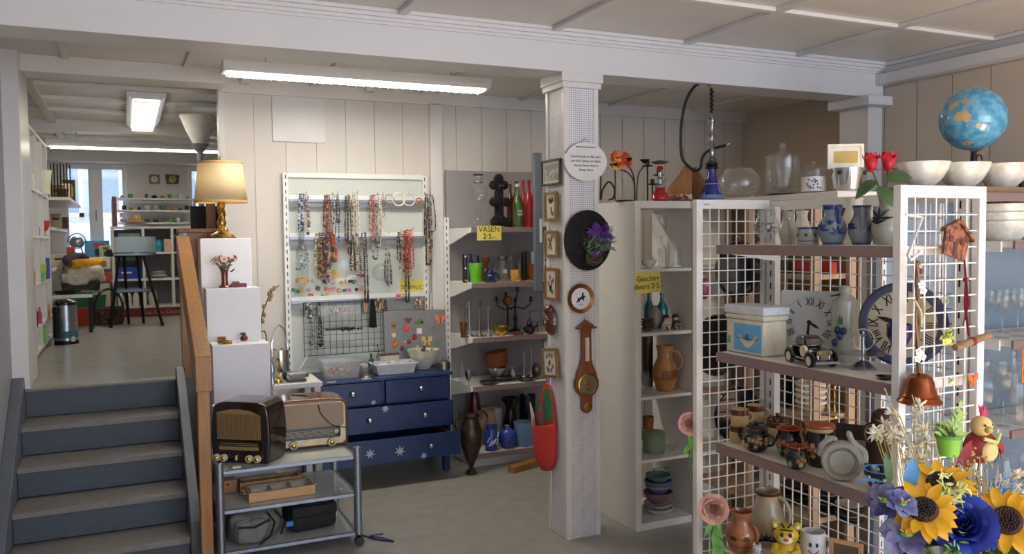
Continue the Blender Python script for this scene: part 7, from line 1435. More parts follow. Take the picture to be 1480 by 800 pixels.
# wine glasses and crystal
n = 0; ordn = ['first', 'second', 'third', 'fourth', 'fifth', 'sixth', 'seventh', 'eighth', 'ninth', 'tenth', 'eleventh', 'twelfth']
for row, (y, xs) in enumerate(((2.52, [3.63, 3.74, 3.85, 3.96, 4.07]), (2.66, [3.62, 3.73, 3.84, 3.95, 4.06]))):
    for i, x in enumerate(xs):
        px = PR((x, y, 1.25))[0]; it('wine_goblet', '%s wine glass from the left in the %s row on the eye-level glass shelf' % (ordn[i], ['front', 'back'][row]), 'wine glass', px, GZ[2], 27, 62, 'wine', 'glass_crystal', Y=y, open_=False, seg=16, group='wine glasses at eye level')
for row, (y, xs, z) in enumerate(((2.50, [3.62, 3.72, 3.82, 3.92, 4.02, 4.12], GZ[3]), (2.66, [3.62, 3.72, 3.82, 3.92, 4.02, 4.12], GZ[3]), (2.50, [3.64, 3.76, 3.88, 4.0], GZ[4]))):
    for i, x in enumerate(xs):
        k = (i+row) % 3; pf, w, hh = (('wine', 26, 80), ('slim', 20, 92), ('vase', 28, 84))[k]; px = PR((x, y, z+.1))[0]
        it('crystal_piece', '%s crystal piece from the left in the %s' % (ordn[i], ['front row of the lower glass shelf', 'back row of the lower glass shelf', 'row on the lowest glass shelf'][row]), 'crystal glass', px, z, w, hh, pf, 'glass_crystal', Y=y, open_=False, seg=14, fl=.04, fn=7, group='crystal on the lower glass shelves')
v = W(1480, 528, Y=GY0-.003); q = T('orange_card', 'bright orange price card hanging from the glass shelf at the right edge', 'sign', v); B('e8762c').box(-.016, .06, -.002, 0, -.078, .078).ob('sign_card', q); b = B('d83a1c').at(.006, -.0026, .045); b.M = b.M @ Matrix.Rotation(PI/2, 4, 'X'); b.lathe([(0, 0), (.014, 0), (.014, .0006), (0, .0006)], 16); b.ob('dot', q); b = B('d83a1c').tube([(-.004, -.003, -.02), (-.002, -.003, -.045), (.012, -.003, -.055)], .003, 6); b.ob('pen_stroke', q)
# ================================================================ silk flower bucket in the foreground
FC = Vector((1.80, 1.30, .62)); RR = random.Random(77)
mat('zinc', '8f9aa4', .35, .8, var=.12, scale=9); mat('sun_yellow', 'e0a91c', .55, var=.12); mat('sun_brown', '3c2214', .9, var=.3, scale=90, bump=.8); mat('rose_blue', '22379a', .6, var=.2); mat('iris_blue', '2c2c66', .6, h2='8a90b8', scale=12); mat('straw_grey', 'a8a49c', .8, var=.15); mat('moss_yellow', 'b0a85c', .8, var=.25); mat('cream_fluff', 'd8d0b8', .9, var=.12); mat('sky_leaf', '3f86b8', .55, var=.12); mat('dark_leaf', '2f4a2c', .6, var=.25)
st = T('flower_stool', 'low wooden stool under the zinc flower bucket, below the picture edge', 'stool', (FC.x, FC.y, 0)); B('oak').cyl(.19, .57, .60, seg=28).ob('seat', st, bevel=.004)
for a in (.8, 2.37, 3.94, 5.5): B('oak').tube([(.15*math.cos(a), .15*math.sin(a), 0), (.12*math.cos(a), .12*math.sin(a), .57)], .016, 8).ob('leg', st)
bk = T('zinc_bucket', 'zinc bucket holding the silk sunflowers at the bottom right', 'bucket', (FC.x, FC.y, .6012)); vessel(B('zinc'), 'bucket', .165, .25, 32).ob('bucket', bk); B('zinc').tube([(.17*math.cos(t), 0, .24+.0*t) for t in (0,)]+[(.17*math.cos(t), .17*math.sin(t)*.0, .24-.13*math.sin(t)) for t in (.4, .8, 1.2)], .004, 6).ob('handle', bk)
ROOT = Vector((FC.x, FC.y, .70))
def fpt(px, py, dy=0): return W(px, py, Y=FC.y+dy)
def sfl(name, label, cat, px, py, dy=0, base=(0, 0)):
    v = ROOT+Vector((base[0], base[1], 0)); q = T(name, label, cat, v); return q, fpt(px, py, dy)-v
def stem(q, t, m='dark_leaf', r=.004):
    b = B(m).tube(spline([(0, 0, 0), t*.5+Vector((0, 0, .03)), t], 5), r, 6); b.ob('stem', q)
def sunflower(lb, px, py, d, R, dy, base, nl=2):
    q, t = sfl('silk_sunflower', lb, 'sunflower', px, py, dy, base); q['group'] = 'silk sunflowers'; stem(q, t-Vector(d).normalized()*.01)
    d = Vector(d).normalized(); a = d.orthogonal().normalized(); e = d.cross(a); b = B('sun_yellow')
    for l in range(2):
        for i in range(11):
            an = 2*PI*(i+.5*l)/11+RR.uniform(-.1, .1); rad = a*math.cos(an)+e*math.sin(an); b.leaf(t+rad*R*.3-d*.004*l, rad+d*(.3-.3*l+RR.uniform(-.2, .2)), d-rad*.3, R*RR.uniform(.62, .75), R*.36, curl=.2, n=6, fold=.12)
    b.ob('petals', q); b = B('sun_brown'); rot = d.to_track_quat('Z', 'Y').to_matrix().to_4x4(); b.M = Matrix.Translation(t) @ rot; b.lathe([(0, -.006), (R*.4, -.004), (R*.43, .004), (R*.36, .014), (R*.15, .012), (0, .009)], 24)
    b.use('1c100a')
    for i in range(60): rr = R*.36*math.sqrt(i/60); b.sph(rr*math.cos(i*2.4), rr*math.sin(i*2.4), .0125, .0028, 5, 3)
    b.ob('seed_disc', q); b = B('dark_leaf')
    for i in range(nl): b.leaf(t*.75, (RR.uniform(-1, 1), RR.uniform(-1, .2), .1), (0, 0, 1), .09, .05, curl=.4, n=6)
    b.ob('leaves', q)
toc = lambda px, py: (CC-fpt(px, py)).normalized()
sunflower('right sunflower with a big brown disc, cut by the picture edge', 1456, 752, toc(1456, 752)+Vector((-.1, .1, .15)), .074, -.10, (.06, -.06))
sunflower('lower left sunflower with a brown disc turned upwards', 1335, 737, toc(1335, 737)+Vector((0, .1, .6)), .068, -.10, (-.07, -.07))
sunflower('upper sunflower seen from the side behind the lower left one', 1360, 698, toc(1360, 698)*.6+Vector((.1, .1, .95)), .072, -.03, (-.03, .0))
q, t = sfl('silk_blue_rose', 'large deep blue silk rose in front of the sunflowers', 'rose', 1392, 757, -.12, (0, -.09)); stem(q, t); b = B('rose_blue'); D_ = toc(1392, 757)+Vector((0, 0, .55)); rose(b, t, .047, 'rose_blue', D_, 6); D_.normalize()
for i in range(6): an = i*1.047; rad = D_.orthogonal().normalized()*math.cos(an)+D_.cross(D_.orthogonal()).normalized()*math.sin(an); b.leaf(t-D_*.03+rad*.02, rad+D_*.35, D_-rad*.2, .05, .05, curl=.25, n=6, fold=.2)
b.ob('bloom', q)
def iris(lb, px, py, dy, base, R, d):
    q, t = sfl('silk_iris', lb, 'iris', px, py, dy, base); q['group'] = 'violet silk irises'; stem(q, t); b = B(); flower(b, t, d, R, 'iris_blue', '5a8a4a', n=6, cup=.35, w=.55); b.ob('petals', q); bb = B('d8b08a'); [bb.rod(t, t+Vector(d).normalized()*R*.6+Vector((RR.uniform(-.012, .012), RR.uniform(-.012, .012), 0)), .0015, 5) for _ in range(5)]; bb.ob('stamens', q)
iris('violet and green silk lily nearest the rack shelf', 1278, 722, -.04, (-.1, -.02), .036, toc(1283, 722)+Vector((-.5, 0, .3)))
iris('violet lily petals in front of the lower left sunflower', 1302, 728, -.09, (-.09, -.05), .034, toc(1307, 735)+Vector((.6, 0, .4)))
iris('pale blue and violet lily at the very bottom left', 1310, 770, -.07, (-.08, -.07), .05, toc(1320, 775)+Vector((-.2, 0, .4)))
q, t = sfl('blue_leaf_spray', 'spray of bright blue buds pointing left over the dotted bowl', 'spray', 1285, 700, 0, (-.09, .03)); stem(q, t); b = B('sky_leaf').leaf(t, (-.9, .1, .35), (0, 0, 1), .085, .03, n=6).leaf(t+Vector((.03, -.02, -.01)), (.3, -.1, 1), (-.3, -1, .2), .07, .036, n=6); b.use('leaf_green').leaf(t, (.05, .1, 1), (-.4, -1, 0), .07, .02).leaf(t-Vector((0, 0, .02)), (.4, -.4, .2), (0, -.4, 1), .06, .03); b.ob('buds', q)
def spray(name, lb, px, py, dy, base, n, rad, m, kind, sz, sm=None):
    q, t = sfl(name, lb, 'spray', px, py, dy, base); b = B(sm or m); tp = []
    for i in range(n):
        e = t+Vector((RR.gauss(0, rad), RR.gauss(0, rad*.6), RR.gauss(0, rad))); b.tube([(0, 0, 0), t*.55+(e-t)*.2, e], .0012, 4); tp.append(e)
    b.ob('stems', q); b = B(m)
    for e in tp:
        if kind == 'leaf':
            for k in range(9): b.leaf(e+Vector((RR.gauss(0, sz), RR.gauss(0, sz), RR.gauss(0, sz))), (RR.uniform(-1, 1), RR.uniform(-1, .3), RR.uniform(-.4, 1)), (0, -1, .4), sz*2.1, sz*.65, n=3)
        elif kind == 'dot':
            for k in range(8): b.sph(*(e+Vector((RR.gauss(0, sz), RR.gauss(0, sz), RR.gauss(0, sz)))), sz*.28, 5, 3)
        else:
            for k in range(14): u = Vector((RR.gauss(0, 1), RR.gauss(0, 1), RR.gauss(0, 1))).normalized(); b.leaf(e, u, u.orthogonal(), sz, sz*.3, n=3)
    b.ob('tips', q); return q
spray('moss_spray', 'yellow-green mossy spray between the upper sunflower and the rooster', 1390, 690, .02, (.0, .02), 26, .035, 'moss_yellow', 'dot', .012)
spray('moss_spray', 'light green feathery spray hanging beside the blue rose', 1368, 722, -.10, (-.02, -.08), 12, .018, 'b0b870', 'leaf', .009)
spray('grey_straw', 'tuft of fine grey curly straw in the middle of the bouquet', 1418, 705, .0, (.03, 0), 60, .035, 'straw_grey', 'dot', .003)
spray('cream_everlasting', 'cream dried flower cluster at the upper left of the bouquet', 1320, 642, .10, (-.05, .06), 14, .032, 'cream_fluff', 'puff', .022, 'moss_yellow')
spray('cream_everlasting', 'cream dried flower cluster hanging over the third rack shelf', 1280, 628, .12, (-.08, .06), 10, .022, 'cream_fluff', 'puff', .022, 'moss_yellow')
spray('cream_everlasting', 'cream dried flowers at the right edge above the sunflower', 1462, 690, .06, (.07, .03), 8, .02, 'cream_fluff', 'puff', .016, 'moss_yellow')
spray('blue_sprig', 'small blue sprig behind the right sunflower', 1446, 715, .03, (.05, .02), 7, .016, '4a6fa8', 'leaf', .008, 'dark_leaf')
spray('leaf_spray', 'dark green leaves filling the bottom of the bouquet', 1410, 800, -.02, (.03, -.02), 22, .045, 'dark_leaf', 'leaf', .012)
spray('leaf_spray', 'light green leaf tuft under the blue rose', 1385, 800, -.13, (0, -.1), 8, .012, '6a9a48', 'leaf', .009)
q, t = sfl('tall_grass', 'thin dry grass blades rising to the left past the post', 'grass', 1310, 640, .04, (-.05, .02)); b = B('a89a6a')
for x, y in ((1278, 560), (1292, 590), (1300, 600), (1318, 570), (1330, 620), (1340, 600), (1322, 640), (1352, 640)): e = fpt(x, y, .06)-q.location; b.tube(spline([(0, 0, 0), e*.5+Vector((.03, 0, .02)), e], 5), .0013, 5)
b.ob('blades', q)
# rooster on a stick
q, t = sfl('rooster_stake', 'straw rooster ornament with red wings rising behind the bouquet', 'ornament', 1417, 645, .10, (.02, .06)); mat('rooster_red', '8a2620', .7, var=.2); mat('straw_yellow', 'd8b878', .8, var=.15)
s = mp(fpt(1417, 645, .1)); B('oak').tube([(0, 0, 0), t*.5, t-Vector((0, 0, .03))], .004, 6).ob('stick', q)
b = B('rooster_red').sph(*t, .046, 16, 12, sz=.042, sy=.036); b.ob('body', q); b = B('straw_yellow').sph(t.x-.005, t.y-.028, t.z-.005, .028, 12, 8, sz=.026, sy=.014); b.ob('breast', q)
hd = t+Vector((-.012, -.01, .056)); b = B('straw_yellow').sph(*hd, .026, 14, 10); b.ob('head', q); B('a8a040').sph(hd.x-.006, hd.y-.024, hd.z-.004, .011, 10, 6, sz=.009).ob('beak', q)
b = B('ink'); [b.sph(hd.x-.004+sx*.012, hd.y-.022, hd.z+.007, .003, 6, 4) for sx in (-1, 1)]; b.ob('eyes', q); b = B('a8204a')
for i in range(3): b.leaf(hd+Vector((.004*i, 0, .02)), (.25*i-.1, 0, 1), (0, -1, 0), .034, .016)
b.ob('comb', q)
for sx in (-1, 1): b = B('rooster_red'); [b.leaf(t+Vector((sx*.036, -.006, .02)), (sx*(.35+.1*i), -.1, -1+.15*i), (sx*.6, -1, 0), .075, .028, n=5) for i in range(4)]; b.ob('wing', q)
b = B('b8c878').tube([t+Vector((-.03, -.03, .03)), t+Vector((0, -.044, .02)), t+Vector((.03, -.03, .035))], .005, 6); b.ob('scarf', q)
# ================================================================ upper room
UF = .8
# white cubby wall unit along the left wall, facing the room (+x)
ux, uy0, uy1, uz1 = -.585, 5.89, 8.12, 2.47
q = T('cubby_unit', 'tall white cubby shelf along the left wall of the upper room', 'shelf unit', (ux, 0, 0)); D = .34
ZS = [UF+.05, 1.02, 1.33, 1.68, 2.02, uz1-.02]
for y in (uy0, uy1-.025): B('white_board').box(-D, 0, y, y+.025, UF, uz1).ob('side_panel', q)
B('white_board').box(-D, -D+.01, uy0+.025, uy1-.025, UF, uz1).ob('back_panel', q)
for z in ZS: B('white_board').box(-D+.01, -.002, uy0+.025, uy1-.025, z-.02, z).ob('shelf', q)
for i in range(1, 5): y = uy0+(uy1-uy0)*i/5; B('white_board').box(-D+.01, -.006, y-.01, y+.01, UF+.05, uz1-.04).ob('divider', q)
def cub(name, lb, cat, px, z, w, h, pf, m, **k): return it(name, lb, cat, px, z, w, h, pf, m, X=ux-.015-k.pop('dx', 0), seg=14, **k)
cub('cream_bucket', 'big cream bucket with a rim in the upper cubby row', 'bucket', 62, ZS[4], 24, 34, 'bucket', 'cream')
cub('cream_jug', 'small cream jug left of the cream bucket', 'jug', 47, ZS[4], 8, 20, 'jug', 'cream')
cub('red_funnel', 'red plastic funnel on the third cubby shelf', 'funnel', 65, ZS[3], 14, 22, 'goblet', 'cc3a34')
cub('blue_cup', 'small blue cup on the third cubby shelf', 'cup', 55, ZS[3], 6, 12, 'cup', '5a86c0')
cub('green_tub', 'lime green tub in the middle of the cubby unit', 'tub', 60, ZS[2], 14, 24, 'bucket', 'b4c84a')
cub('orange_beaker', 'orange beaker left of the lime green tub', 'beaker', 48, ZS[2], 7, 20, 'cup', 'e07a48')
cub('blue_lid_box', 'stack of blue-lidded plastic boxes right of the green tub', 'box', 67, ZS[2], 10, 30, 'cyl', '3f5cb0')
cub('teal_cup', 'teal cup at the front of the middle cubby shelf', 'cup', 58, ZS[2], 9, 12, 'cup', '3ab0b4')
cub('dark_flask', 'dark thermos flask on the lower cubby shelf', 'flask', 52, ZS[1], 6, 34, 'slim', '2a2a34'); cub('pink_bottle', 'pink bottle beside the dark thermos flask', 'bottle', 58, ZS[1], 6, 24, 'slim', 'c8507a'); cub('orange_box', 'pale orange tub on the lower cubby shelf', 'tub', 68, ZS[1], 9, 18, 'cup', 'e8a860')
cub('green_beaker', 'bright green beaker on the lowest cubby shelf', 'beaker', 62, ZS[0], 9, 26, 'cup', '7ac83c'); cub('aqua_bowl', 'pale aqua bowl at the front of the lowest cubby shelf', 'bowl', 65, ZS[0], 12, 8, 'bowl', '8ac8c8')
# brown goods shelf further back on the left wall
q = T('junk_shelf', 'plain wall shelf crammed with household goods beyond the cubby unit', 'shelf', (0, 0, 0)); JS = [1.40, 1.76, 2.02, 2.1]; JYA, JYB, JXA, JXB = 8.25, 10.2, -.945, -.57
for z in JS[:-1]: B('white_board').box(JXA, JXB+(.14 if z == 2.02 else 0), JYA, JYB, z-.025, z).ob('shelf', q)
for y in (JYA+.01, JYB-.03): B('white_board').box(JXA, JXA+.03, y, y+.02, UF, 2.3).ob('upright', q)
for px, z, w, h, m, y, nm, lb in ((84, JS[2], 16, 22, '8a6a48', 9.0, 'wicker_hamper', 'brown wicker hamper on the top board of the junk shelf'), (96, JS[2], 14, 26, 'b8a078', 9.3, 'straw_basket', 'straw basket right of the wicker hamper'), (90, JS[2], 12, 14, '3a3430', 8.7, 'dark_pot', 'dark pot in front of the straw basket'), (82, JS[1], 13, 20, '9a8a70', 8.8, 'paper_carton', 'brown carton on the middle board of the junk shelf'), (93, JS[1], 10, 16, '4a3a36', 9.2, 'dark_case', 'dark case beside the brown carton'), (88, JS[0], 24, 18, 'c8bca8', 8.8, 'white_carton', 'pale open carton on the lower board of the junk shelf'), (100, JS[0], 14, 16, 'a87838', 9.2, 'wicker_tray', 'small tan wicker tray at the right end of the lower board'), (103, JS[0], 10, 24, 'd0532a', 9.9, 'orange_case', 'orange case standing behind the pale carton')):
    v = on(px, z, Y=y); s = mp(v); v.x = max(JXA+w*s/2+.01, v.x); B(C(m, .7, var=.2)).box(-w*s/2, w*s/2, -.08, .08, 0, h*s).use('2a2420').box(-w*s*.3, w*s*.3, -.081, -.08, h*s*.55, h*s*.7).ob(nm, loc=v, bevel=.008, label=lb, cat='box')
v = on(80, JS[2], Y=8.45); q = T('wire_rack', 'black wire dish rack standing at the front of the top board', 'rack', v+Vector((0, 0, .0)))
b = B('iron'); [b.tube([(x, -.05, 0), (x, -.05, .3), (x+.02, .05, .3), (x+.02, .05, 0)], .006, 6) for x in (-.1, -.05, 0, .05, .1)]; b.ob('wires', q)
# textiles and the drinks urn
for i, (px, py, m, lb, w) in enumerate(((94, 412, '3a3634', 'dark folded cloth at the bottom of the textile pile', .2), (95, 402, 'b8b0a8', 'grey white bundled fabric in the textile pile', .22), (99, 391, 'd8d0c4', 'white fabric roll in the textile pile', .2), (98, 382, 'cf9a2c', 'mustard yellow cushion near the top of the textile pile', .21), (88, 376, '4a3a48', 'dark purple fabric on top of the textile pile', .13))):
    v = W(px, py, Y=8.75); v.x += .13; blob(B(C(m, .9, var=.25)), 0, 0, 0, w*.8, .2, .062, 40+i, .18).ob('fabric_bundle', loc=v, label=lb, cat='textile', group='pile of textiles')
v = W(96, 424, Y=8.75); q = T('textile_table', 'low table under the pile of textiles beside the cubby unit', 'table', (v.x, 8.75, UF)); B('white_board').box(-.22, .22, -.22, .22, v.z-UF-.03, v.z-UF).ob('top', q); [B('iron').box(sx*.2-.015, sx*.2+.015, sy*.2-.015, sy*.2+.015, 0, v.z-UF-.03).ob('leg', q) for sx in (-1, 1) for sy in (-1, 1)]
v = on(96.5, UF, Y=7.7); s = mp(v); q = T('drinks_urn', 'tall brushed steel drinks urn with black lid on the upper floor', 'urn', v); r = 15.5*s
B('silver').cyl(r, .03, 56*s, seg=28).ob('body', q); B('black_gloss').lathe([(0, 56*s), (r*1.02, 56*s), (r*1.02, 60*s), (r*.7, 64*s), (0, 65*s)], 28).ob('lid', q); B('iron').cyl(r*1.03, 0, .03, seg=28).ob('base', q); B('3a6a7c').lathe([(r*1.004, 9*s), (r*1.004, 19*s)], 28).ob('blue_band', q); B('iron').tube([(-r*.7, -r*.75, 10*s), (-r*.7, -r*.85, 54*s)], .03, 8).ob('gauge', q); B('e0e0e0').box(r*.45, r*.75, -r*.92, -r*.75, 4*s, 11*s).ob('price_label', q)
v = on(115, UF, Y=9.35); q = tub('orange_crate', 'bright orange plastic tub on the upper floor', 'tub', v, .2, .2, .17, 'd8451f')
v = on(127, UF+.002, Y=9.8); tub('green_crate', 'dark green plastic crate on the floor under the window', 'crate', v, .36, .28, .26, '1e6a3c')
v = on(158, UF, Y=9.35); q = T('wicker_basket', 'dark wicker basket with a tall round handle on the floor', 'basket', v); b = B(mat('dark_wicker', '3a2a26', .8, h2='7a5a48', scale=40, bump=.5)); vessel(b, 'pan', .145, .165, 24); b.ob('basket', q); B('iron').tube([(.13*math.cos(t*PI/14), 0, .15+.2*math.sin(t*PI/14)) for t in range(15)], .012, 7).ob('handle', q)
v = W(120, 432, Y=9.0); q = T('frying_pan', 'steel frying pan with a long handle lying on the textile table edge', 'pan', (v.x-.12, 8.62, W(96, 424, Y=8.75).z+.002)); 
B('iron').lathe([(0, 0), (.08, 0), (.1, .03), (.095, .03), (.078, .006), (0, .006)], 20).ob('bowl', q); B('silver').tube([(.09, -.02, .028), (.32, -.12, .02)], .01, 6).ob('handle', q)
# boxes and toys on the window sill
SZ = wb+.0015
for px, w, h, m, y, nm, lb, m2 in ((141, 32, 24, '5fa8cc', 10.53, 'toy_box', 'turquoise toy box with a red corner on the window sill', 'c84a4a'), (152, 15, 17, 'd8c8a0', 10.465, 'wall_clock_box', 'small cream rounded box in front of the window', '6a5a4a')):
    v = on(px, SZ, Y=y); s = mp(v); B(m).box(-w*s/2, w*s/2, -.03, .03, 0, h*s).use(m2).box(-w*s*.15, w*s*.3, -.031, -.03, h*s*.62, h*s*.85).use('2a3a4a').box(-w*s*.1, w*s*.12, -.031, -.03, h*s*.1, h*s*.5).ob(nm, loc=v, bevel=.006, label=lb, cat='box')
v = on(112, SZ, Y=10.50); q = T('table_grill', 'round chrome table grill with a domed lid on the window sill', 'grill', v); B('silver').sph(0, 0, .17, .075, 18, 10, sz=.075).ob('dome', q); B('iron').tube([(.09*math.cos(t*PI/12), 0, .17+.1*math.sin(t*PI/12)) for t in range(13)], .006, 6).ob('handle', q); [B('iron').rod((sx*.04, 0, .11), (sx*.07, 0, 0), .006).ob('leg', q) for sx in (-1, 1)]
v = W(100, 277, Y=10.3); B('4a5a44').box(-.06, .06, -.01, .01, -.13, .13).use('c8b060').box(-.03, .04, -.0115, -.01, -.05, .06).ob('green_picture', loc=v, bevel=.003, label='dark green picture leaning in the left of the window', cat='picture')
# patterned boxes under the window
for i, (px, py, w, h, m, lb) in enumerate(((140, 380, 36, 17, 'd8d4cc', 'white printed carton under the window sill, topmost of its stack'), (141, 396, 34, 7, 'c87a70', 'upper pink striped carton in the stack under the window'), (141, 404, 34, 8, 'd0a098', 'lower pink striped carton in the stack under the window'), (141, 433, 34, 48, 'c8c0ac', 'large beige carton at the bottom of the stack under the window'))):
    v = W(px, py, Y=10.2); s = mp(v); b = B(m).box(-w*s/2, w*s/2, -.12, .12, -h*s/2+.001, h*s/2-.001)
    if i == 0: b.use('7f98a8').box(-w*s*.38, -w*s*.1, -.121, -.12, -h*s*.3, h*s*.25).use('5a7088').box(w*s*.1, w*s*.35, -.121, -.12, -h*s*.3, h*s*.2)
    elif i < 3: b.use('b03a38'); [b.box(x*w*s-.03, x*w*s+.03, -.121, -.12, -h*s*.4, h*s*.4) for x in (-.4, -.1, .2, .42)]
    b.ob('carton', loc=v, label=lb, cat='box', group='stack of cartons under the window')
# white display rack with cabinets in front of the far wall
ry = 10.14; A_ = on(163, UF, Y=ry).x; Bx = W(291, 400, Y=ry).x; q = T('white_display_rack', 'white open rack with three glass-topped display boards in the upper room', 'rack', (0, ry, 0))
zt = [W(225, y, Y=ry).z for y in (286, 303, 321)]; zc = [W(225, y, Y=ry).z for y in (327, 364, 402, 441)]
for z in zt: B('white_board').box(A_+.08, Bx, .02, .32, z-.02, z).ob('display_board', q)
for z in zc: B('white_board').box(A_, Bx, .0, .36, z-.022, z).ob('shelf', q)
for px in (164, 208, 250, 289): x = W(px, 380, Y=ry).x; B('white_board').box(x-.014, x+.014, -.001, .36, UF, zc[0]-.022).ob('upright', q)
for x in (A_+.03, Bx-.03): B('white_board').box(x-.012, x+.012, .30, .34, zc[0], zt[0]).ob('post', q)
B('gondola_back').box(A_, Bx, .362, .372, UF, zc[0]-.03).ob('back_panel', q)
random.seed(51); wd = ['silver', 'brown', 'green', 'dark', 'white', 'gold']; wc = ['b8bcc0', '6a4a34', '5aa04a', '2c2a2c', 'dcd8d0', 'b8963c']; ot = ['first', 'second', 'third', 'fourth', 'fifth', 'sixth', 'seventh', 'eighth', 'ninth']
for k, z in enumerate(zt):
    for i in range(9):
        px = 178+i*11.5+random.uniform(-2, 2); j = (i*2+k*3+i//3) % 6; hh = random.uniform(3, 7); it('knick_knack', '%s knick-knack from the left on the %s display board, %s' % (ot[i], ['top', 'middle', 'bottom'][k], wd[j]), 'knick-knack', px, z, random.uniform(5, 9), hh, random.choice(['bowl', 'ball', 'candle', 'pot']), wc[j], Y=ry+random.uniform(.08, .24), open_=False, seg=10, group='knick-knacks on the display boards')
for px, w, h, m, nm, lb in ((197, 28, 16, 'd8b068', 'straw_hat', 'straw hat lying on the lowest display board'), ): v = on(px, zt[2], Y=ry+.06); s = mp(v); B(mat('straw', 'cfa868', .8, var=.2, bump=.5, scale=60)).lathe([(0, .09), (.05, .085), (.07, .02), (.12, .005), (.118, 0), (0, 0)], 22).ob(nm, loc=v, label=lb, cat='hat')
# cabinet contents
v = on(183, zc[1], Y=ry+.1)
for px, row, w, h, m, nm, lb, cat in ((229, 1, 17, 19, '3a9ac4', 'blue_money_box', 'turquoise elephant-shaped money box on the upper cabinet shelf', 'ornament'), (242, 1, 10, 18, 'd8b898', 'beige_box', 'beige box right of the turquoise money box', 'box'), (187, 2, 34, 17, '1f3f9c', 'blue_crate', 'royal blue plastic crate on the middle cabinet shelf', 'crate'), (271, 2, 14, 9, 'b02a30', 'red_tin', 'red tin at the right on the middle cabinet shelf', 'tin'), (230, 2, 22, 10, 'a8a49c', 'tableware', 'grey stack of tableware on the middle cabinet shelf', 'tableware')):
    v = on(px, zc[row], Y=ry+.14); s = mp(v); b = B(C(m, .45, var=.15))
    if nm == 'blue_money_box': b.sph(0, 0, h*s*.5, w*s*.42, 14, 10, sz=h*s*.42).sph(-w*s*.3, -.04, h*s*.7, w*s*.2, 10, 8).cyl(w*s*.3, 0, h*s*.3); b.tube([(-w*s*.4, -.06, h*s*.7), (-w*s*.55, -.07, h*s*.45), (-w*s*.5, -.07, h*s*.1)], .012, 6)
    elif nm == 'tableware': b.lathe([(0, 0), (w*s*.3, 0), (w*s*.5, h*s*.3), (w*s*.3, h*s*.5), (w*s*.42, h*s*.9), (0, h*s)], 20)
    else: b.box(-w*s/2, w*s/2, -.1, .1, 0, h*s); b.use('e0dcd0').box(-w*s*.3, w*s*.1, -.101, -.1, h*s*.45, h*s*.6) if nm != 'beige_box' else None
    b.ob(nm, loc=v, bevel=.006, label=lb, cat=cat)
for i, px in enumerate((175, 186, 197, 221)): it('stone_jar', ['first white jug from the left on the bottom cabinet shelf', 'second white jug from the left on the bottom cabinet shelf', 'third white jug from the left on the bottom cabinet shelf', 'wide white pot right of the three jugs on the bottom cabinet shelf'][i], 'jar', px, zc[3], 9 if i < 3 else 13, 24 if i < 3 else 20, 'bottle' if i < 3 else 'pot', 'd8d2c4', Y=ry+.12, seg=14, group='white jars in the bottom cabinet')
v = on(265, zc[1], Y=ry+.1); q = T('foil_flowers', 'grey vase with silvery foil flowers on the upper cabinet shelf', 'vase', v); vessel(B('pewter'), 'cup', .05, .15, 16).ob('vase', q); b = B('b8c4e0'); random.seed(8)
for i in range(40): b.leaf((0, 0, .12), (random.uniform(-1, 1), random.uniform(-.6, .6), random.uniform(.3, .9)), (0, -1, 0), random.uniform(.07, .12), .03, n=3)
b.ob('flowers', q)
b = B('6d2424').box(-.62, .55, -.02, .02, 0, .09); v = W(218, 458, Y=10.06); o = T('red_sign_board', 'long dark red sign board with pale lettering at the foot of the white rack', 'sign', (v.x+.03, 10.04, UF)); b.ob('board', o, bevel=.003); lettering('Cou Cou Coucou', .06, C('b08a80'), o, (.1, -.0206, .045))
B('d8c8b0').sph(0, 0, .025, .05, 10, 6, sz=.025).ob('pale_shoe', loc=on(163, UF, Y=9.78), label='small pale soft shape on the floor left of the red sign board', cat='ornament')
# black grill table with a glass tank
gy = 9.05; v = on(197, UF, Y=gy); s = mp(v); gz = W(197, 364, Y=gy).z; q = T('grill_table', 'black grill table on splayed legs in the upper room', 'table', (v.x, gy, UF)); H = gz-UF
def gx(px): return W(px, 400, Y=gy).x-v.x
B('black_gloss').box(gx(163), gx(226), -.16, .16, H-.04, H).ob('top', q, bevel=.01); B('iron').box(gx(155), gx(163), -.08, .08, H-.04, H+.03).ob('handle', q, bevel=.004)
for a, c_, y in ((173, 158, -.17), (180, 184, .15), (200, 206, .15), (208, 232, -.17)): B('iron').tube([(gx(a), y*.6, H-.04), (gx(c_), y, .0)], .014, 8).ob('leg', q)
B('black_gloss').box(gx(167), gx(222), -.13, .13, H*.46, H*.46+.035).ob('lower_shelf', q, bevel=.004)
q = T('glass_tank', 'long low greenish glass tank on the black grill table', 'tank', (v.x, gy, gz+.0012)); x0, x1 = gx(166), gx(226); b = B(glass('tank_glass', 'b4c4b0', .5, .1))
b.box(x0, x1, -.13, -.122, 0, .15).box(x0, x1, .122, .13, 0, .15).box(x0, x0+.008, -.122, .122, 0, .15).box(x1-.008, x1, -.122, .122, 0, .15).box(x0, x1, -.122, .122, 0, .01); b.ob('glass', q); B('8a9a7c').box(x0+.009, x1-.009, -.12, .12, .0105, .03).ob('water_mat', q)
tub('plastic_crate', 'frosted plastic crate in the upper left cabinet cube behind the glass tank', 'crate', (W(187, 345, Y=ry+.15).x, ry+.16, zc[1]+.001), .23, .22, .21, 'plastic_clear')
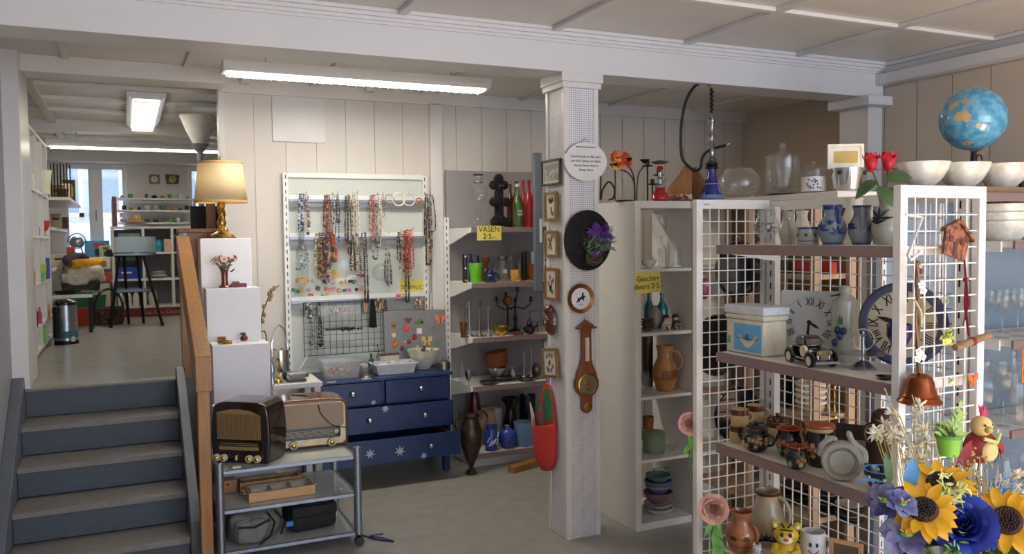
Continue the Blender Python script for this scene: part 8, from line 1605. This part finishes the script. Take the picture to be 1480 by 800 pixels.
# clocks on the far wall, wall box, torch lamp
for px, w, h, lb, sq in ((223, 14, 13, 'square wooden wall clock on the far wall, left of two', 1), (249, 19, 14, 'dark framed wall clock on the far wall, right of two', 0)):
    v = W(px, 259, Y=wy-.001); s = mp(v); q = T('wall_clock', lb, 'clock', v, group='clocks on the far wall'); b = B('mahogany' if sq else 'frame_dark'); o_ = rrect(w*s, h*s, .012, 3) if sq else [(-w*s*.5, h*s*.5), (w*s*.5, h*s*.42), (w*s*.42, -h*s*.45), (-w*s*.4, -h*s*.5)]; b.prism(o_, -.03, -.001); b.ob('case', q, bevel=.004)
    b = B('e8e0d0' if sq else 'c8a868'); b.M = Matrix.Rotation(PI/2, 4, 'X'); b.lathe([(h*s*.36, .031), (h*s*.33, .034), (0, .034)], 22); b.ob('dial', q); b = B('ink'); b.box(-.004, .004, -.037, -.034, 0, h*s*.22).box(0, h*s*.2, -.037, -.034, -.003, .003); b.ob('hands', q)
v = on(297, UF, Y=7.0); q = T('torchiere_lamp', 'grey floor lamp with a white funnel shade behind the pleated lamp', 'floor lamp', v); B('grey_metal').cyl(.13, 0, .03, seg=24).ob('base', q); B('grey_metal').cyl(.022, .03, W(290, 215, Y=7).z-UF, seg=14).ob('pole', q); z0, z1 = W(290, 212, Y=7).z-UF, W(290, 168, Y=7).z-UF; B('grey_metal').lathe([(0, z0-.04), (.03, z0-.04), (.07, z0+.02), (0, z0+.02)], 20).ob('holder', q); B(mat('opal_shade', 'dedad2', .4)).lathe([(.05, z0+.02), (.10, (z0+z1)/2), (.145, z1), (.141, z1), (.096, (z0+z1)/2), (.046, z0+.024)], 32).ob('shade', q)
q = T('dark_artwork', 'dark framed picture leaning behind the oak cabinet at the top of the steps', 'picture', (W(296, 300, Y=6.5).x, 6.5, UF)); B('ink').box(-.10, .12, -.012, .012, .0, 1.08).use('8a94a8').box(.02, .04, -.0125, -.012, .5, 1.07).ob('panel', q, bevel=.003)
v = W(302, 212, Y=6.2); B('oak_dark').box(-.03, .03, -.03, .03, -1.2, .03).ob('wooden_post', loc=(v.x, 6.2, 2.02), bevel=.003, label='dark wooden post just visible above the pleated lamp', cat='post')
v = W(180, 296, Y=9.6); B('8a4a42').box(-.022, .022, -.02, .02, 0, .33).ob('red_folder', loc=on(166.5, zc[0]+.001, Y=ry+.08), bevel=.003, label='narrow reddish folder standing at the left end of white rack', cat='folder')
P_STRIP, P_DAY, P_SUN, EXPO = 22, 105, 48, -0.08
# ================================================================ light
def strip_light(name, label, loc, ln, along, w=.19, h=.06, power=30, col=(1, .93, .82), glow=9):
    t = T(name, label, 'ceiling light', loc, 0 if along == 'x' else PI/2, 'ceiling strip lights')
    o = [(-w/2, h), (w/2, h), (w/2, h*.45), (w*.36, 0), (-w*.36, 0), (-w/2, h*.45)]
    b = B('white_metal'); n = 6
    V = [(-ln/2, y, z) for y, z in o]+[(ln/2, y, z) for y, z in o]
    b.add(V, [tuple(range(n))[::-1], tuple(range(n, 2*n))]+[(i, (i+1) % n, (i+1) % n+n, i+n) for i in range(n)]); b.ob('housing', t, bevel=.003)
    B(emis('lamp_glow', 'fff4e2', glow)).box(-ln/2+.03, ln/2-.03, -w*.33, w*.33, -.012, .002).ob('diffuser', t)
    k = B('white_metal')
    for i in range(int(ln/.05)): k.box(-ln/2+.03+i*.05, -ln/2+.034+i*.05, -w*.33, w*.33, -.02, -.0115)
    k.ob('louvre', t)
    for x in (-ln*.35, ln*.35): B('white_metal').cyl(.006, h, ZC-loc[2]-.001, x, 0, 8).ob('hanger', t)
    la = bpy.data.lights.new(name+'_light', 'AREA'); la.shape = 'RECTANGLE'; la.size = ln*.95; la.size_y = w*.6; la.energy = power; la.color = col
    lo = bpy.data.objects.new(name+'_light', la); COL.objects.link(lo); lo.parent = t; lo.location = (0, 0, -.03)
    return t
strip_light('strip_light', 'long white strip light glowing under the ceiling in front of the jewellery wall', (1.33, 5.0, 2.575), 1.62, 'x', power=P_STRIP)
strip_light('strip_light', 'white strip light seen end-on above the upper landing', (.165, 7.35, 2.63), 1.75, 'y', w=.26, power=P_STRIP*.27)
strip_light('strip_light', 'narrow strip light running crosswise deep in the upper room', (.2, 9.0, 2.53), 1.7, 'x', w=.2, power=P_STRIP*.27)
def area(name, loc, aim, sx, sy, e, col):
    la = bpy.data.lights.new(name, 'AREA'); la.shape = 'RECTANGLE'; la.size = sx; la.size_y = sy; la.energy = e; la.color = col
    o = bpy.data.objects.new(name, la); COL.objects.link(o); o.location = loc
    o.rotation_euler = (Vector(aim)-Vector(loc)).to_track_quat('-Z', 'Y').to_euler(); return o
area('daylight_shop_window', (.8, -2.58, 1.5), (.8, 3, 1.3), 2.0, 1.9, P_DAY*.4, (.74, .83, 1))
area('daylight_shop_window', (3.1, -2.58, 1.5), (2.6, 3, 1.3), 2.2, 1.9, P_DAY, (.72, .82, 1))
area('daylight_far_window', (-.3, 11.7, 3.45), (-.25, 9.2, .8), 1.4, .9, P_DAY*1.2, (.66, .8, 1))
area('alcove_fill', (3.6, 4.9, 2.64), (3.6, 4.9, 0), .8, .15, P_STRIP*.14, (1, .7, .42))  # added warm fill light for the alcove, no fitting stands here
# low warm sun through the shop window lands on the floor in front of the picture and is thrown back up at the ceiling
su = bpy.data.lights.new('evening_sun', 'SUN'); su.energy = P_SUN; su.color = (1, .70, .44); su.angle = .009
so = bpy.data.objects.new('evening_sun', su); COL.objects.link(so); so.rotation_euler = Vector((.22, 1, -.68)).to_track_quat('-Z', 'Y').to_euler()
w = bpy.data.worlds.new('world'); SC.world = w; w.use_nodes = True
bg = w.node_tree.nodes['Background']; bg.inputs[0].default_value = (.62, .76, 1, 1); bg.inputs[1].default_value = 2.2
vs = SC.view_settings; vs.view_transform = 'Standard'; vs.look = 'None'; vs.exposure = EXPO; vs.gamma = 1; vs.use_curve_mapping = False
